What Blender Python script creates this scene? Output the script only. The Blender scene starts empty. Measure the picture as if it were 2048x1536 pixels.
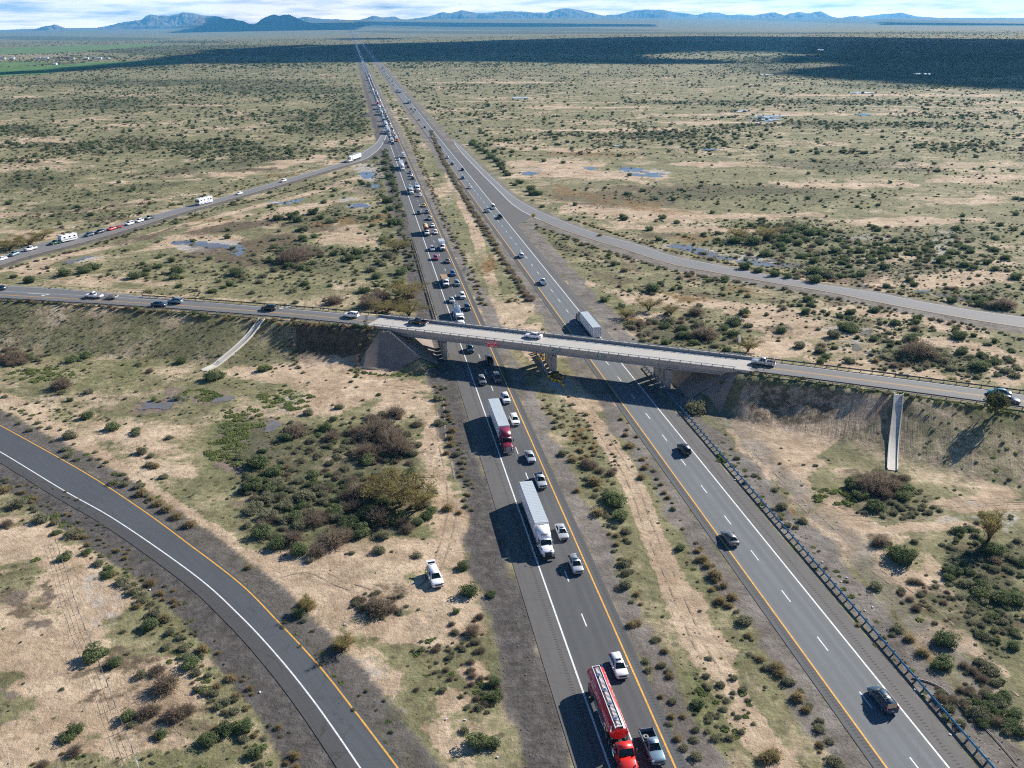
import bpy, bmesh, math, random
import numpy as np
from mathutils import Vector, Matrix

SC = bpy.context.scene
COL = SC.collection
random.seed(7)
rng = np.random.default_rng(11)
R = math.radians

# ------------------------------------------------------------------ camera, sky, sun, exposure
FPX, CAM_H, PITCH, ROLL = 1850.0, 86.0, math.atan((768 - 48) / 1850.0), math.atan(0.0117)
_r, _u, CW = (1.0, 0.0, 0.0), (0.0, math.sin(PITCH), math.cos(PITCH)), (0.0, math.cos(PITCH), -math.sin(PITCH))
_c, _s = math.cos(ROLL), math.sin(ROLL)
CR = tuple(_c * _r[i] - _s * _u[i] for i in range(3))
CU = tuple(_s * _r[i] + _c * _u[i] for i in range(3))
cam_d = bpy.data.cameras.new("camera")
cam_d.sensor_fit = 'HORIZONTAL'
cam_d.sensor_width = 36.0
cam_d.lens = FPX / 2048.0 * 36.0
cam_d.clip_start = 1.0
cam_d.clip_end = 250000.0
cam = bpy.data.objects.new("camera", cam_d)
cam.matrix_world = Matrix(((CR[0], CU[0], -CW[0], 0), (CR[1], CU[1], -CW[1], 0), (CR[2], CU[2], -CW[2], CAM_H), (0, 0, 0, 1)))
COL.objects.link(cam)
SC.camera = cam

SUN_EL, SUN_AZ = R(28.5), math.atan2(5.92, 4.85)      # azimuth measured from +Y (the viewing direction) towards +X
SUN = Vector((math.sin(SUN_AZ) * math.cos(SUN_EL), math.cos(SUN_AZ) * math.cos(SUN_EL), math.sin(SUN_EL)))
sun_d = bpy.data.lights.new("sun", 'SUN')
sun_d.energy = 5.0
sun_d.angle = R(0.53)
sun_d.color = (1.0, 0.93, 0.83)
sun = bpy.data.objects.new("sun", sun_d)
sun.rotation_euler = SUN.to_track_quat('Z', 'Y').to_euler()
COL.objects.link(sun)

W = bpy.data.worlds.new("World")
SC.world = W
W.use_nodes = True
wn, wl = W.node_tree.nodes, W.node_tree.links
wn.clear()
w_out = wn.new('ShaderNodeOutputWorld')
w_bg = wn.new('ShaderNodeBackground')
w_bg.inputs['Strength'].default_value = 0.052
sky = wn.new('ShaderNodeTexSky')
sky.sky_type = 'NISHITA'
sky.sun_disc = False
sky.sun_elevation = SUN_EL
sky.sun_rotation = SUN_AZ
sky.altitude = 450
sky.air_density = 1.0
sky.dust_density = 0.6
sky.ozone_density = 1.6
# thin bright cloud bank low over the horizon
w_tc = wn.new('ShaderNodeTexCoord')
w_map = wn.new('ShaderNodeMapping')
w_map.inputs['Scale'].default_value = (9, 9, 95)
w_no = wn.new('ShaderNodeTexNoise')
w_no.inputs['Scale'].default_value = 1.6
w_no.inputs['Detail'].default_value = 9
w_no.inputs['Roughness'].default_value = 0.58
w_cr = wn.new('ShaderNodeValToRGB')
w_cr.color_ramp.elements[0].position = 0.22
w_cr.color_ramp.elements[1].position = 0.56
w_sep = wn.new('ShaderNodeSeparateXYZ')
w_fade = wn.new('ShaderNodeMapRange')
w_fade.inputs['From Min'].default_value = 0.0
w_fade.inputs['From Max'].default_value = 0.11
w_fade.inputs['To Min'].default_value = 0.9
w_fade.inputs['To Max'].default_value = 0.0
w_mul = wn.new('ShaderNodeMath')
w_mul.operation = 'MULTIPLY'
w_mix = wn.new('ShaderNodeMix')
w_mix.data_type = 'RGBA'
w_mix.inputs['B'].default_value = (54.0, 42.0, 33.0, 1)
w_tint = wn.new('ShaderNodeMix')
w_tint.data_type = 'RGBA'
w_tint.blend_type = 'MULTIPLY'
w_tint.inputs['Factor'].default_value = 1.0
w_tint.inputs['B'].default_value = (0.44, 0.70, 1.02, 1)
wl.new(w_tc.outputs['Generated'], w_map.inputs['Vector'])
wl.new(w_map.outputs['Vector'], w_no.inputs['Vector'])
wl.new(w_no.outputs['Fac'], w_cr.inputs['Fac'])
wl.new(w_tc.outputs['Generated'], w_sep.inputs[0])
wl.new(w_sep.outputs['Z'], w_fade.inputs['Value'])
wl.new(w_cr.outputs['Color'], w_mul.inputs[0])
wl.new(w_fade.outputs['Result'], w_mul.inputs[1])
wl.new(w_mul.outputs[0], w_mix.inputs['Factor'])
wl.new(sky.outputs['Color'], w_tint.inputs['A'])
wl.new(w_tint.outputs['Result'], w_mix.inputs['A'])
wl.new(w_mix.outputs['Result'], w_bg.inputs['Color'])
wl.new(w_bg.outputs[0], w_out.inputs['Surface'])

SC.view_settings.view_transform = 'Standard'
SC.view_settings.look = 'None'
SC.view_settings.gamma = 1.0
SC.view_settings.exposure = 1.02
SC.render.engine = 'CYCLES'
SC.cycles.use_denoising = False
SC.cycles.filter_width = 1.1
SC.cycles.max_bounces = 5
SC.cycles.diffuse_bounces = 2
SC.cycles.glossy_bounces = 2
SC.cycles.transmission_bounces = 2
SC.cycles.transparent_max_bounces = 4
SC.cycles.volume_bounces = 0
SC.cycles.caustics_reflective = False
SC.cycles.caustics_refractive = False


# ------------------------------------------------------------------ surveying: a sight line from the camera to a level z
def G(px, py, z=0.0):
    a, b = (px - 1024) / FPX, -(py - 768) / FPX
    d = [CW[i] + a * CR[i] + b * CU[i] for i in range(3)]
    t = (z - CAM_H) / d[2]
    return Vector((d[0] * t, d[1] * t, z))


def depth(p):
    return p[0] * CW[0] + p[1] * CW[1] + (p[2] - CAM_H) * CW[2]


def pts(s):
    v = [float(t) for t in s.replace(',', ' ').split()]
    return [(v[i], v[i + 1]) for i in range(0, len(v), 2)]


def path(s, z=0.0):
    return [G(x, y, z) for x, y in pts(s)]


# ------------------------------------------------------------------ value noise for shaping (numpy)
_perm = rng.random((256, 256))


def vnoise(x, y):
    xi, yi = np.floor(x).astype(np.int64), np.floor(y).astype(np.int64)
    fx, fy = x - xi, y - yi
    fx, fy = fx * fx * (3 - 2 * fx), fy * fy * (3 - 2 * fy)
    a = _perm[xi & 255, yi & 255]; b = _perm[(xi + 1) & 255, yi & 255]
    c = _perm[xi & 255, (yi + 1) & 255]; d = _perm[(xi + 1) & 255, (yi + 1) & 255]
    return (a * (1 - fx) + b * fx) * (1 - fy) + (c * (1 - fx) + d * fx) * fy


def fbm(x, y, scale, octs=4, rough=0.5):
    t, amp, tot = 0.0, 1.0, 0.0
    for o in range(octs):
        t = t + amp * vnoise(x / scale + 17.3 * o, y / scale - 9.1 * o)
        tot += amp; amp *= rough; scale *= 0.5
    return t / tot


def sstep(a, b, x):
    t = np.clip((x - a) / (b - a), 0, 1)
    return t * t * (3 - 2 * t)


# ------------------------------------------------------------------ mesh builder
class MB:
    def __init__(s):
        s.v, s.f, s.m, s.sm = [], [], [], []

    def add(s, vs, fs, mat=0, smooth=False):
        o = len(s.v)
        s.v.extend([tuple(q) for q in vs])
        for f in fs:
            s.f.append([i + o for i in f]); s.m.append(mat); s.sm.append(smooth)
        return s

    def box(s, cx, cy, cz, sx, sy, sz, rz=0.0, mat=0, taper=1.0):
        c, n = math.cos(rz), math.sin(rz)
        vs = []
        for dz in (-1, 1):
            k = taper if dz > 0 else 1.0
            for dx, dy in ((-1, -1), (1, -1), (1, 1), (-1, 1)):
                x, y = dx * sx / 2 * k, dy * sy / 2 * k
                vs.append((cx + c * x - n * y, cy + n * x + c * y, cz + dz * sz / 2))
        return s.add(vs, [(3, 2, 1, 0), (4, 5, 6, 7), (0, 1, 5, 4), (1, 2, 6, 5), (2, 3, 7, 6), (3, 0, 4, 7)], mat)

    def loft(s, secs, mat=0, smooth=True, caps=True, closed=True):
        n = len(secs[0])
        vs = [p for q in secs for p in q]
        fs = []
        for i in range(len(secs) - 1):
            for j in range(n if closed else n - 1):
                k = (j + 1) % n
                fs.append((i * n + j, i * n + k, (i + 1) * n + k, (i + 1) * n + j))
        s.add(vs, fs, mat, smooth)
        if caps and closed:
            o = len(s.v) - len(vs)
            s.f.append([o + j for j in range(n - 1, -1, -1)]); s.m.append(mat); s.sm.append(False)
            s.f.append([o + (len(secs) - 1) * n + j for j in range(n)]); s.m.append(mat); s.sm.append(False)
        return s

    def tube(s, ps, rs, n=8, mat=0, smooth=True):
        ps = [Vector(p) for p in ps]
        if not hasattr(rs, '__len__'):
            rs = [rs] * len(ps)
        secs = []
        for i, p in enumerate(ps):
            t = (ps[min(i + 1, len(ps) - 1)] - ps[max(i - 1, 0)]).normalized()
            a = t.cross(Vector((0, 0, 1)) if abs(t.z) < 0.9 else Vector((1, 0, 0))).normalized()
            b = a.cross(t)
            secs.append([p + rs[i] * (math.cos(2 * math.pi * k / n) * a + math.sin(2 * math.pi * k / n) * b) for k in range(n)])
        return s.loft(secs, mat, smooth)

    def quad(s, a, b, c, d, mat=0):
        return s.add([a, b, c, d], [(0, 1, 2, 3)], mat)

    def merge(s, o, mat=None):
        k = len(s.v)
        s.v.extend(o.v)
        for f, m, q in zip(o.f, o.m, o.sm):
            s.f.append([i + k for i in f]); s.m.append(m if mat is None else mat); s.sm.append(q)
        return s

    def mesh(s, name, mats):
        me = bpy.data.meshes.new(name)
        me.from_pydata(s.v, [], s.f)
        for m in mats:
            me.materials.append(m)
        me.polygons.foreach_set('material_index', s.m)
        me.polygons.foreach_set('use_smooth', s.sm)
        me.update()
        return me

    def build(s, name, mats, parent=None):
        if not isinstance(mats, (list, tuple)):
            mats = [mats]
        return link(name, s.mesh(name, mats), parent)


def link(name, me, parent=None):
    o = bpy.data.objects.new(name, me)
    COL.objects.link(o)
    if parent:
        o.parent = parent
    return o


def tag(o, label=None, cat=None, group=None, kind=None):
    if label: o['label'] = label
    if cat: o['category'] = cat
    if group: o['group'] = group
    if kind: o['kind'] = kind
    return o


def empty(name, loc=(0, 0, 0), rz=0.0, label=None, cat=None, group=None):
    o = bpy.data.objects.new(name, None)
    o.empty_display_size = 0.5
    o.location = loc
    o.rotation_euler = (0, 0, rz)
    COL.objects.link(o)
    return tag(o, label, cat, group)


def copy_tree(o, parent=None):
    c = o.copy()
    COL.objects.link(c)
    if parent: c.parent = parent
    for ch in o.children:
        copy_tree(ch, c)
    return c


# ------------------------------------------------------------------ materials
def mat_new(name):
    m = bpy.data.materials.new(name)
    m.use_nodes = True
    return m, m.node_tree.nodes, m.node_tree.links, m.node_tree.nodes['Principled BSDF']


def col4(c):
    return (c[0], c[1], c[2], 1.0)


class NT:
    """small helper around a node tree"""
    def __init__(s, m):
        s.n, s.l = m.node_tree.nodes, m.node_tree.links
        s.co = None

    def pos(s):
        if s.co is None:
            s.co = s.n.new('ShaderNodeTexCoord').outputs['Object']
        return s.co

    def set(s, sock, v):
        if isinstance(v, bpy.types.NodeSocket): s.l.new(v, sock)
        else: sock.default_value = v

    def noise(s, scale, detail=5, rough=0.55, vec=None, dist=0.0):
        q = s.n.new('ShaderNodeTexNoise')
        q.inputs['Scale'].default_value = scale; q.inputs['Detail'].default_value = detail
        q.inputs['Roughness'].default_value = rough; q.inputs['Distortion'].default_value = dist
        s.l.new(vec if vec is not None else s.pos(), q.inputs['Vector'])
        return q.outputs['Fac']

    def math(s, op, a, b=0.0, clamp=False):
        q = s.n.new('ShaderNodeMath'); q.operation = op; q.use_clamp = clamp
        s.set(q.inputs[0], a); s.set(q.inputs[1], b)
        return q.outputs[0]

    def ramp(s, v, lo, hi):
        q = s.n.new('ShaderNodeMapRange'); q.interpolation_type = 'SMOOTHSTEP'
        s.set(q.inputs['Value'], v); s.set(q.inputs['From Min'], lo); s.set(q.inputs['From Max'], hi)
        return q.outputs['Result']

    def mix(s, f, a, b, mode='MIX'):
        q = s.n.new('ShaderNodeMix'); q.data_type = 'RGBA'; q.blend_type = mode
        s.set(q.inputs['Factor'], f)
        s.set(q.inputs['A'], col4(a) if isinstance(a, tuple) else a)
        s.set(q.inputs['B'], col4(b) if isinstance(b, tuple) else b)
        return q.outputs['Result']

    def attr(s, name):
        q = s.n.new('ShaderNodeAttribute'); q.attribute_name = name
        sp = s.n.new('ShaderNodeSeparateColor')
        s.l.new(q.outputs['Color'], sp.inputs[0])
        return sp.outputs[0], sp.outputs[1], sp.outputs[2], q.outputs['Alpha']

    def bump(s, bsdf, h, strength, distance):
        q = s.n.new('ShaderNodeBump')
        q.inputs['Strength'].default_value = strength; q.inputs['Distance'].default_value = distance
        s.l.new(h, q.inputs['Height']); s.l.new(q.outputs[0], bsdf.inputs['Normal'])


def plain(name, c, rough=0.6, metal=0.0, var=0.12, scale=3.0, coat=0.0):
    """a solid colour with a little mottling of its own"""
    m, n, l, b = mat_new(name)
    t = NT(m)
    f = t.noise(scale, 4, 0.6)
    cc = t.mix(f, tuple(x * (1 - var) for x in c), tuple(min(1, x * (1 + var)) for x in c))
    l.new(cc, b.inputs['Base Color'])
    b.inputs['Roughness'].default_value = rough
    b.inputs['Metallic'].default_value = metal
    b.inputs['Coat Weight'].default_value = coat
    b.inputs['Coat Roughness'].default_value = 0.08
    return m


def paint(name, c, metal=0.0):
    return plain(name, c, 0.38, metal, 0.05, 1.2, 0.6)


M = {}
PAINTS = {
    'white': (0.82, 0.83, 0.84), 'silver': (0.48, 0.50, 0.52), 'grey': (0.16, 0.17, 0.18), 'black': (0.012, 0.014, 0.017),
    'dark blue': (0.010, 0.045, 0.085), 'blue': (0.03, 0.12, 0.26), 'pale blue': (0.19, 0.29, 0.37), 'teal': (0.02, 0.16, 0.20),
    'red': (0.62, 0.02, 0.012), 'maroon': (0.20, 0.008, 0.03), 'magenta': (0.32, 0.015, 0.10), 'yellow': (0.62, 0.40, 0.02),
    'beige': (0.42, 0.37, 0.30), 'brown': (0.20, 0.165, 0.15), 'dark red': (0.16, 0.01, 0.014), 'green': (0.02, 0.075, 0.045), 'orange': (0.70, 0.20, 0.01)}
for k, c in PAINTS.items():
    M[k] = paint('paint ' + k, c, 0.35 if k in ('silver', 'grey', 'pale blue', 'brown') else 0.0)
M['glass'] = plain('dark car glass', (0.008, 0.016, 0.018), 0.06, 0, 0.1)
M['rubber'] = plain('tyre rubber', (0.018, 0.018, 0.019), 0.85)
M['rim'] = plain('alloy rim', (0.42, 0.43, 0.45), 0.35, 0.7)
M['trim'] = plain('black trim', (0.02, 0.021, 0.023), 0.6)
M['chrome'] = plain('bright metal', (0.62, 0.63, 0.65), 0.18, 0.9)
M['lamp'] = plain('headlamp lens', (0.30, 0.33, 0.36), 0.12, 0, 0.05, 3, 1.0)
M['tail'] = plain('tail lamp lens', (0.42, 0.012, 0.012), 0.2, 0, 0.05, 3, 1.0)
M['plate'] = plain('number plate', (0.6, 0.6, 0.58), 0.5)
M['boxwhite'] = plain('trailer panel white', (0.76, 0.78, 0.80), 0.42, 0, 0.06, 0.8)
M['boxgrey'] = plain('trailer roof', (0.42, 0.47, 0.50), 0.5, 0, 0.10, 0.7)
M['lettering'] = plain('white lettering', (0.72, 0.73, 0.75), 0.5)
M['ink'] = plain('dark blue lettering', (0.02, 0.04, 0.08), 0.5)
M['steel'] = plain('galvanised steel', (0.30, 0.36, 0.42), 0.32, 0.75, 0.18, 1.5)
M['timber'] = plain('weathered timber posts', (0.17, 0.11, 0.07), 0.9, 0, 0.3, 4)
M['wood'] = plain('plank wood', (0.33, 0.22, 0.13), 0.8, 0, 0.25, 6)
M['straw'] = plain('straw load', (0.58, 0.44, 0.22), 0.9, 0, 0.3, 3)
M['barrel'] = plain('yellow barrel plastic', (0.62, 0.40, 0.012), 0.5, 0, 0.1)
M['barrel_lid'] = plain('black barrel lid', (0.012, 0.012, 0.013), 0.6)
M['sign_red'] = plain('red sign sheet', (0.66, 0.008, 0.035), 0.5, 0, 0.06)
M['sign_green'] = plain('green sign sheet', (0.0, 0.16, 0.12), 0.5, 0, 0.06)
M['sign_yellow'] = plain('yellow sign sheet', (0.72, 0.42, 0.01), 0.5, 0, 0.06)
M['sign_back'] = plain('sign back aluminium', (0.40, 0.43, 0.44), 0.45, 0.6)
M['tank_red'] = plain('tank red paint', (0.55, 0.016, 0.014), 0.34, 0, 0.05, 0.6, 0.5)
M['tank_steel'] = plain('polished tank steel', (0.62, 0.64, 0.66), 0.16, 0.95, 0.08, 0.8)
M['skin'] = plain('skin', (0.45, 0.26, 0.18), 0.6)
M['hivis'] = plain('lime safety vest', (0.35, 0.72, 0.04), 0.7)
M['cloth'] = plain('dark work trousers', (0.03, 0.035, 0.05), 0.9)
M['hair'] = plain('dark hair', (0.02, 0.015, 0.012), 0.8)


def concrete(name, c, stain=0.35):
    m, n, l, b = mat_new(name)
    t = NT(m)
    a = t.noise(0.35, 6, 0.62)
    f = t.noise(6, 5, 0.6)
    cc = t.mix(t.ramp(a, 0.35, 0.75), tuple(x * (1 - stain) for x in c), c)
    cc = t.mix(t.math('MULTIPLY', f, 0.5), cc, tuple(min(1, x * 1.15) for x in c))
    l.new(cc, b.inputs['Base Color'])
    b.inputs['Roughness'].default_value = 0.88
    t.bump(b, f, 0.15, 0.03)
    return m


M['concrete'] = concrete('bridge concrete', (0.33, 0.325, 0.315), 0.22)
M['deckcon'] = concrete('deck concrete', (0.40, 0.385, 0.355), 0.14)
M['girdercon'] = concrete('girder concrete', (0.27, 0.29, 0.31), 0.25)
M['pavingcon'] = concrete('slope paving concrete', (0.235, 0.19, 0.155), 0.35)
M['chutecon'] = concrete('chute concrete', (0.50, 0.48, 0.43), 0.20)


def asphalt(name, c, bands, crack=0.0, rough=0.82):
    """u of the UV map is metres across, v metres along. bands: list of (centre, half width, factor)"""
    m, n, l, b = mat_new(name)
    t = NT(m)
    uv = n.new('ShaderNodeUVMap').outputs['UV']
    sp = n.new('ShaderNodeSeparateXYZ'); l.new(uv, sp.inputs[0])
    u, v = sp.outputs[0], sp.outputs[1]
    mp = n.new('ShaderNodeMapping'); mp.inputs['Scale'].default_value = (1.0, 0.06, 1.0)
    l.new(uv, mp.inputs['Vector'])
    streak = t.noise(1.6, 5, 0.6, mp.outputs[0])
    blotch = t.noise(0.05, 5, 0.6)
    fine = t.noise(7.0, 4, 0.7)
    cc = t.mix(t.ramp(streak, 0.3, 0.7), tuple(x * 0.90 for x in c), tuple(x * 1.08 for x in c))
    cc = t.mix(t.math('MULTIPLY', t.ramp(blotch, 0.42, 0.68), 0.30), cc, tuple(x * 0.74 for x in c))
    cc = t.mix(t.math('MULTIPLY', t.ramp(fine, 0.45, 0.75), 0.35), cc, tuple(x * 1.3 for x in c))
    for ce, hw, fac in bands:
        d = t.math('ABSOLUTE', t.math('SUBTRACT', u, ce))
        w = t.math('SUBTRACT', 1.0, t.ramp(d, hw * 0.3, hw))
        w = t.math('MULTIPLY', w, t.math('ADD', t.math('MULTIPLY', streak, 0.8), 0.45))
        cc = t.mix(t.math('MULTIPLY', w, 0.85, True), cc, tuple(x * fac for x in c))
    if crack:
        vo = n.new('ShaderNodeTexVoronoi'); vo.feature = 'DISTANCE_TO_EDGE'; vo.inputs['Scale'].default_value = 0.13
        mp2 = n.new('ShaderNodeMapping'); mp2.inputs['Scale'].default_value = (1.0, 1.7, 1.0)
        l.new(uv, mp2.inputs['Vector'])
        wob = n.new('ShaderNodeVectorMath'); wob.operation = 'ADD'
        nz = n.new('ShaderNodeTexNoise'); nz.inputs['Scale'].default_value = 0.8; nz.inputs['Detail'].default_value = 5
        l.new(uv, nz.inputs['Vector']); l.new(mp2.outputs[0], wob.inputs[0]); l.new(nz.outputs['Color'], wob.inputs[1])
        l.new(wob.outputs[0], vo.inputs['Vector'])
        w = t.math('SUBTRACT', 1.0, t.ramp(vo.outputs['Distance'], 0.004, 0.016))
        cc = t.mix(t.math('MULTIPLY', w, crack), cc, tuple(x * 0.45 for x in c))
    l.new(cc, b.inputs['Base Color'])
    b.inputs['Roughness'].default_value = rough
    t.bump(b, fine, 0.12, 0.02)
    return m


def line_mat(name, c):
    m, n, l, b = mat_new(name)
    t = NT(m)
    f = t.noise(2.2, 6, 0.7)
    l.new(t.mix(t.ramp(f, 0.38, 0.62), tuple(x * 0.72 for x in c), c), b.inputs['Base Color'])
    b.inputs['Roughness'].default_value = 0.7
    return m


M['white_line'] = line_mat('white road paint', (0.72, 0.73, 0.73))
M['yellow_line'] = line_mat('yellow road paint', (0.70, 0.36, 0.045))
# ------------------------------------------------------------------ where the roads run
KX = 0.1605                                     # the highway is straight: x = x0 - KX * y
LW, LY, RY, RW = 25.9, 34.0, 59.9, 67.5          # x0 of its four edge lines (left carriageway white / yellow, right yellow / white)
HW_DIR = Vector((-KX, 1, 0)).normalized()
HW_N = Vector((1, KX, 0)).normalized()
ROAD_Z = 0.06


def hw(x0, y, z=0.0):
    return Vector((x0 - KX * y, y, z))


CL = [Vector(p + (0,)) for p in ((-520, 366), (-163.4, 286.8), (-120.6, 277.0), (-86.2, 268.2), (-36.6, 252.2), (55.6, 214.5), (86.0, 201.2), (113.1, 188.7), (330, 88))]
DECK_A, DECK_B = CL[4], CL[5]
DK_DIR = (DECK_B - DECK_A).normalized()
DK_N = Vector((DK_DIR.y, -DK_DIR.x, 0))           # towards the camera side
EMB = 7.0

RAMP_LL_Y = "-60 821 0 851 165 943 279 1016.5 376 1087.6 480 1167.6 556 1243.8 637 1331 708.5 1421.5 795 1536 840 1600"
RAMP_LL_W = "-60 874 0 904 127 981 233.6 1041.9 388.5 1150 480 1232 556 1313.6 632 1409 720 1536 760 1600"
RAMP_UL_N = "-60 546 0 530 52.7 512.5 158 486 263.6 456 360 426 427 407 481.8 392 569.7 366.7 657.6 340 723.5 320.5 748 306 763.4 289.4 778.5 256.6 781 246"
RAMP_UL_F = "-60 530 0 514 61.5 491 158 470 263.6 442 360 416 427 399.6 481.8 384 569.7 359 657.6 333.7 705 317 734 299 752.5 285 769.7 256.6 773 246"
RAMP_R_N = "909 286 924.4 306.4 962.5 346.4 997.7 381.6 1021 405 1040.6 419.6 1066 433.3 1097.3 447 1134.4 461.6 1193 481.2 1251.6 498.8 1342.5 527.4 1445 547.3 1547.6 565.4 1658.4 583.8 1739.6 600.7 1839.2 619.6 1938.8 637.5 2046.4 654.5 2130 668"
RAMP_R_F = "905 279 930 301 958 330 990 360 1022 389 1050 407 1082 424 1120 440 1160 456 1218 474 1275 489 1342.5 511 1445 532.5 1547.6 552 1658.4 571.5 1739.6 583.3 1839.2 602.7 1938.8 619.6 2046.4 634.5 2130 646"


def smooth_path(p, n):
    """Catmull-Rom through the points, resampled to n points evenly along its length"""
    q = []
    for i in range(len(p) - 1):
        a, b, c, d = p[max(i - 1, 0)], p[i], p[i + 1], p[min(i + 2, len(p) - 1)]
        for k in range(12):
            t = k / 12
            q.append(0.5 * ((2 * b) + (c - a) * t + (2 * a - 5 * b + 4 * c - d) * t * t + (3 * b - a - 3 * c + d) * t ** 3))
    q.append(p[-1].copy())
    L = [0.0]
    for a, b in zip(q, q[1:]):
        L.append(L[-1] + (b - a).length)
    out, j = [], 0
    for i in range(n):
        s = L[-1] * i / (n - 1)
        while j < len(L) - 2 and L[j + 1] < s: j += 1
        t = (s - L[j]) / max(L[j + 1] - L[j], 1e-6)
        out.append(q[j].lerp(q[j + 1], min(max(t, 0), 1)))
    return out


P_LLY, P_LLW = smooth_path(path(RAMP_LL_Y), 140), smooth_path(path(RAMP_LL_W), 140)
P_ULN, P_ULF = smooth_path(path(RAMP_UL_N), 140), smooth_path(path(RAMP_UL_F), 140)
P_RN, P_RF = smooth_path(path(RAMP_R_N), 160), smooth_path(path(RAMP_R_F), 160)
P_CL = smooth_path([p.copy() for p in CL], 240)


def offset_path(p, d):
    out = []
    for i, q in enumerate(p):
        t = (p[min(i + 1, len(p) - 1)] - p[max(i - 1, 0)]).normalized()
        out.append(q + Vector((t.y, -t.x, 0)) * d)
    return out


# ------------------------------------------------------------------ the ground: one sheet of uneven spacing to the horizon
def spaced(lo, hi, step, grow):
    v = [lo]
    while v[-1] < hi:
        v.append(v[-1] + step(v[-1]) * grow)
    return v


xs_p = spaced(0, 40000, lambda x: max(1.0, (abs(x) - 60) * 0.0175), 1.05)
xs = np.array([-x for x in xs_p[:0:-1]] + xs_p)
ys = np.array(spaced(38, 46000, lambda y: max(0.85, (y - 40) * 0.0088), 1.0))
GX, GY = np.meshgrid(xs, ys)
NX, NY = len(xs), len(ys)
GX, GY = GX.ravel(), GY.ravel()


def seg_dist(X, Y, P):
    """distance to a polyline and signed side (positive on the camera side when the path runs left to right)"""
    best = np.full(X.shape, 1e12); side = np.zeros(X.shape)
    for a, b in zip(P, P[1:]):
        dx, dy = b.x - a.x, b.y - a.y
        t = np.clip(((X - a.x) * dx + (Y - a.y) * dy) / (dx * dx + dy * dy), 0, 1)
        ex, ey = X - a.x - t * dx, Y - a.y - t * dy
        d2 = ex * ex + ey * ey
        k = d2 < best
        best = np.where(k, d2, best)
        side = np.where(k, np.sign(dy * ex - dx * ey), side)
    return np.sqrt(best), side


def near_dist(X, Y, P, reach):
    out = np.full(X.shape, 1e6)
    px, py = [p.x for p in P], [p.y for p in P]
    k = (X > min(px) - reach) & (X < max(px) + reach) & (Y > min(py) - reach) & (Y < max(py) + reach)
    if k.any():
        out[k] = seg_dist(X[k], Y[k], P)[0]
    return out


def embankment(X, Y):
    h = np.zeros(X.shape)
    k = (Y > 60) & (Y < 460) & (np.abs(X) < 560)
    x, y = X[k], Y[k]
    if not len(x): return h
    d, sd = seg_dist(x, y, CL)
    a = x + KX * y
    toe = np.interp(x, [-110, -80, -50, -36, 10, 50, 58, 70, 90], [29, 28, 21.5, 17.8, 17, 16, 25, 30, 31])
    pw = np.interp(x, [-80, -64, -45, -40, 10, 52, 60, 70, 78, 94], [1.05, 2.0, 2.0, 1.0, 1.0, 1.15, 2.2, 2.3, 2.1, 1.05])
    half = np.where(sd > 0, 6.6, np.interp(x, [-140, -110, -80], [12.5, 9.5, 7.2]))
    toe = np.where(sd > 0, toe, half + 20)
    pw = np.where(sd > 0, pw, 1.0)
    t = np.clip((toe - d) / (toe - half), 0, 1) ** pw
    end = np.where(x < 10, np.clip((18.2 - a) / 12.7, 0, 1), np.clip((a - 76.0) / 12.0, 0, 1))
    hh = EMB * np.minimum(t, end)
    # erosion gullies running down the camera side
    u = x * 0.925 - y * 0.378
    amp = np.interp(x, [-90, -64, -45, -40, 54, 60, 84, 96, 150], [0.05, 0.25, 0.25, 0.0, 0.0, 0.55, 0.30, 0.42, 0.42])
    gul = np.abs(vnoise(u / 2.3 + 0.5 * vnoise(d / 6, u / 9), d / 26.0) - 0.5) * 2
    hh = hh - np.where(sd > 0, amp * (1 - gul) ** 2 * np.clip(t * (1 - t) * 5, 0, 1), 0)
    h[k] = hh
    return h


AZ = [-0.62, -0.46, -0.34, -0.17, 0.04, 0.3, 0.55]
RISE = [20, 120, 115, 255, 245, 165, 75]


def far_rise(X, Y):
    az = X / np.maximum(Y, 1)
    return sstep(9000, 31000, Y) * np.interp(az, AZ, RISE)


def road_clear(X, Y):
    """0 on the roads, rising to 1 some metres beside them"""
    a = X + KX * Y
    c = np.clip(np.maximum(12 - a, a - 82) / 10, 0, 1)
    for P in (P_LLY, P_LLW, P_ULN, P_ULF, P_RN, P_RF):
        c = np.minimum(c, np.clip((near_dist(X, Y, P, 20) - 5) / 10, 0, 1))
    c = np.minimum(c, np.clip((near_dist(X, Y, CL, 60) - 34) / 14, 0, 1))
    return c


def ground_z(X, Y):
    X, Y = np.asarray(X, float), np.asarray(Y, float)
    z = embankment(X, Y) + far_rise(X, Y)
    k = Y < 2500
    if k.any():
        bumpy = (fbm(X[k], Y[k], 26, 4, 0.55) - 0.5) * 1.1
        z[k] = z[k] + bumpy * road_clear(X[k], Y[k])
    return z


def gz(x, y):
    return float(ground_z(np.array([x]), np.array([y]))[0])


GZ = ground_z(GX, GY)

# cover masks, painted in metres on the ground: bare sand, green growth, gravel, tread / brown, weeds, pale pan, wet soil, far scrub
MASK = {k: np.zeros(GX.shape) for k in ('bare', 'green', 'gravel', 'brown', 'orange', 'pan', 'wet', 'scrub')}
WOB = fbm(GX, GY, 9, 4, 0.6) - 0.5
WOBL = fbm(GX + 300, GY, 60, 4, 0.6) - 0.5


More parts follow.
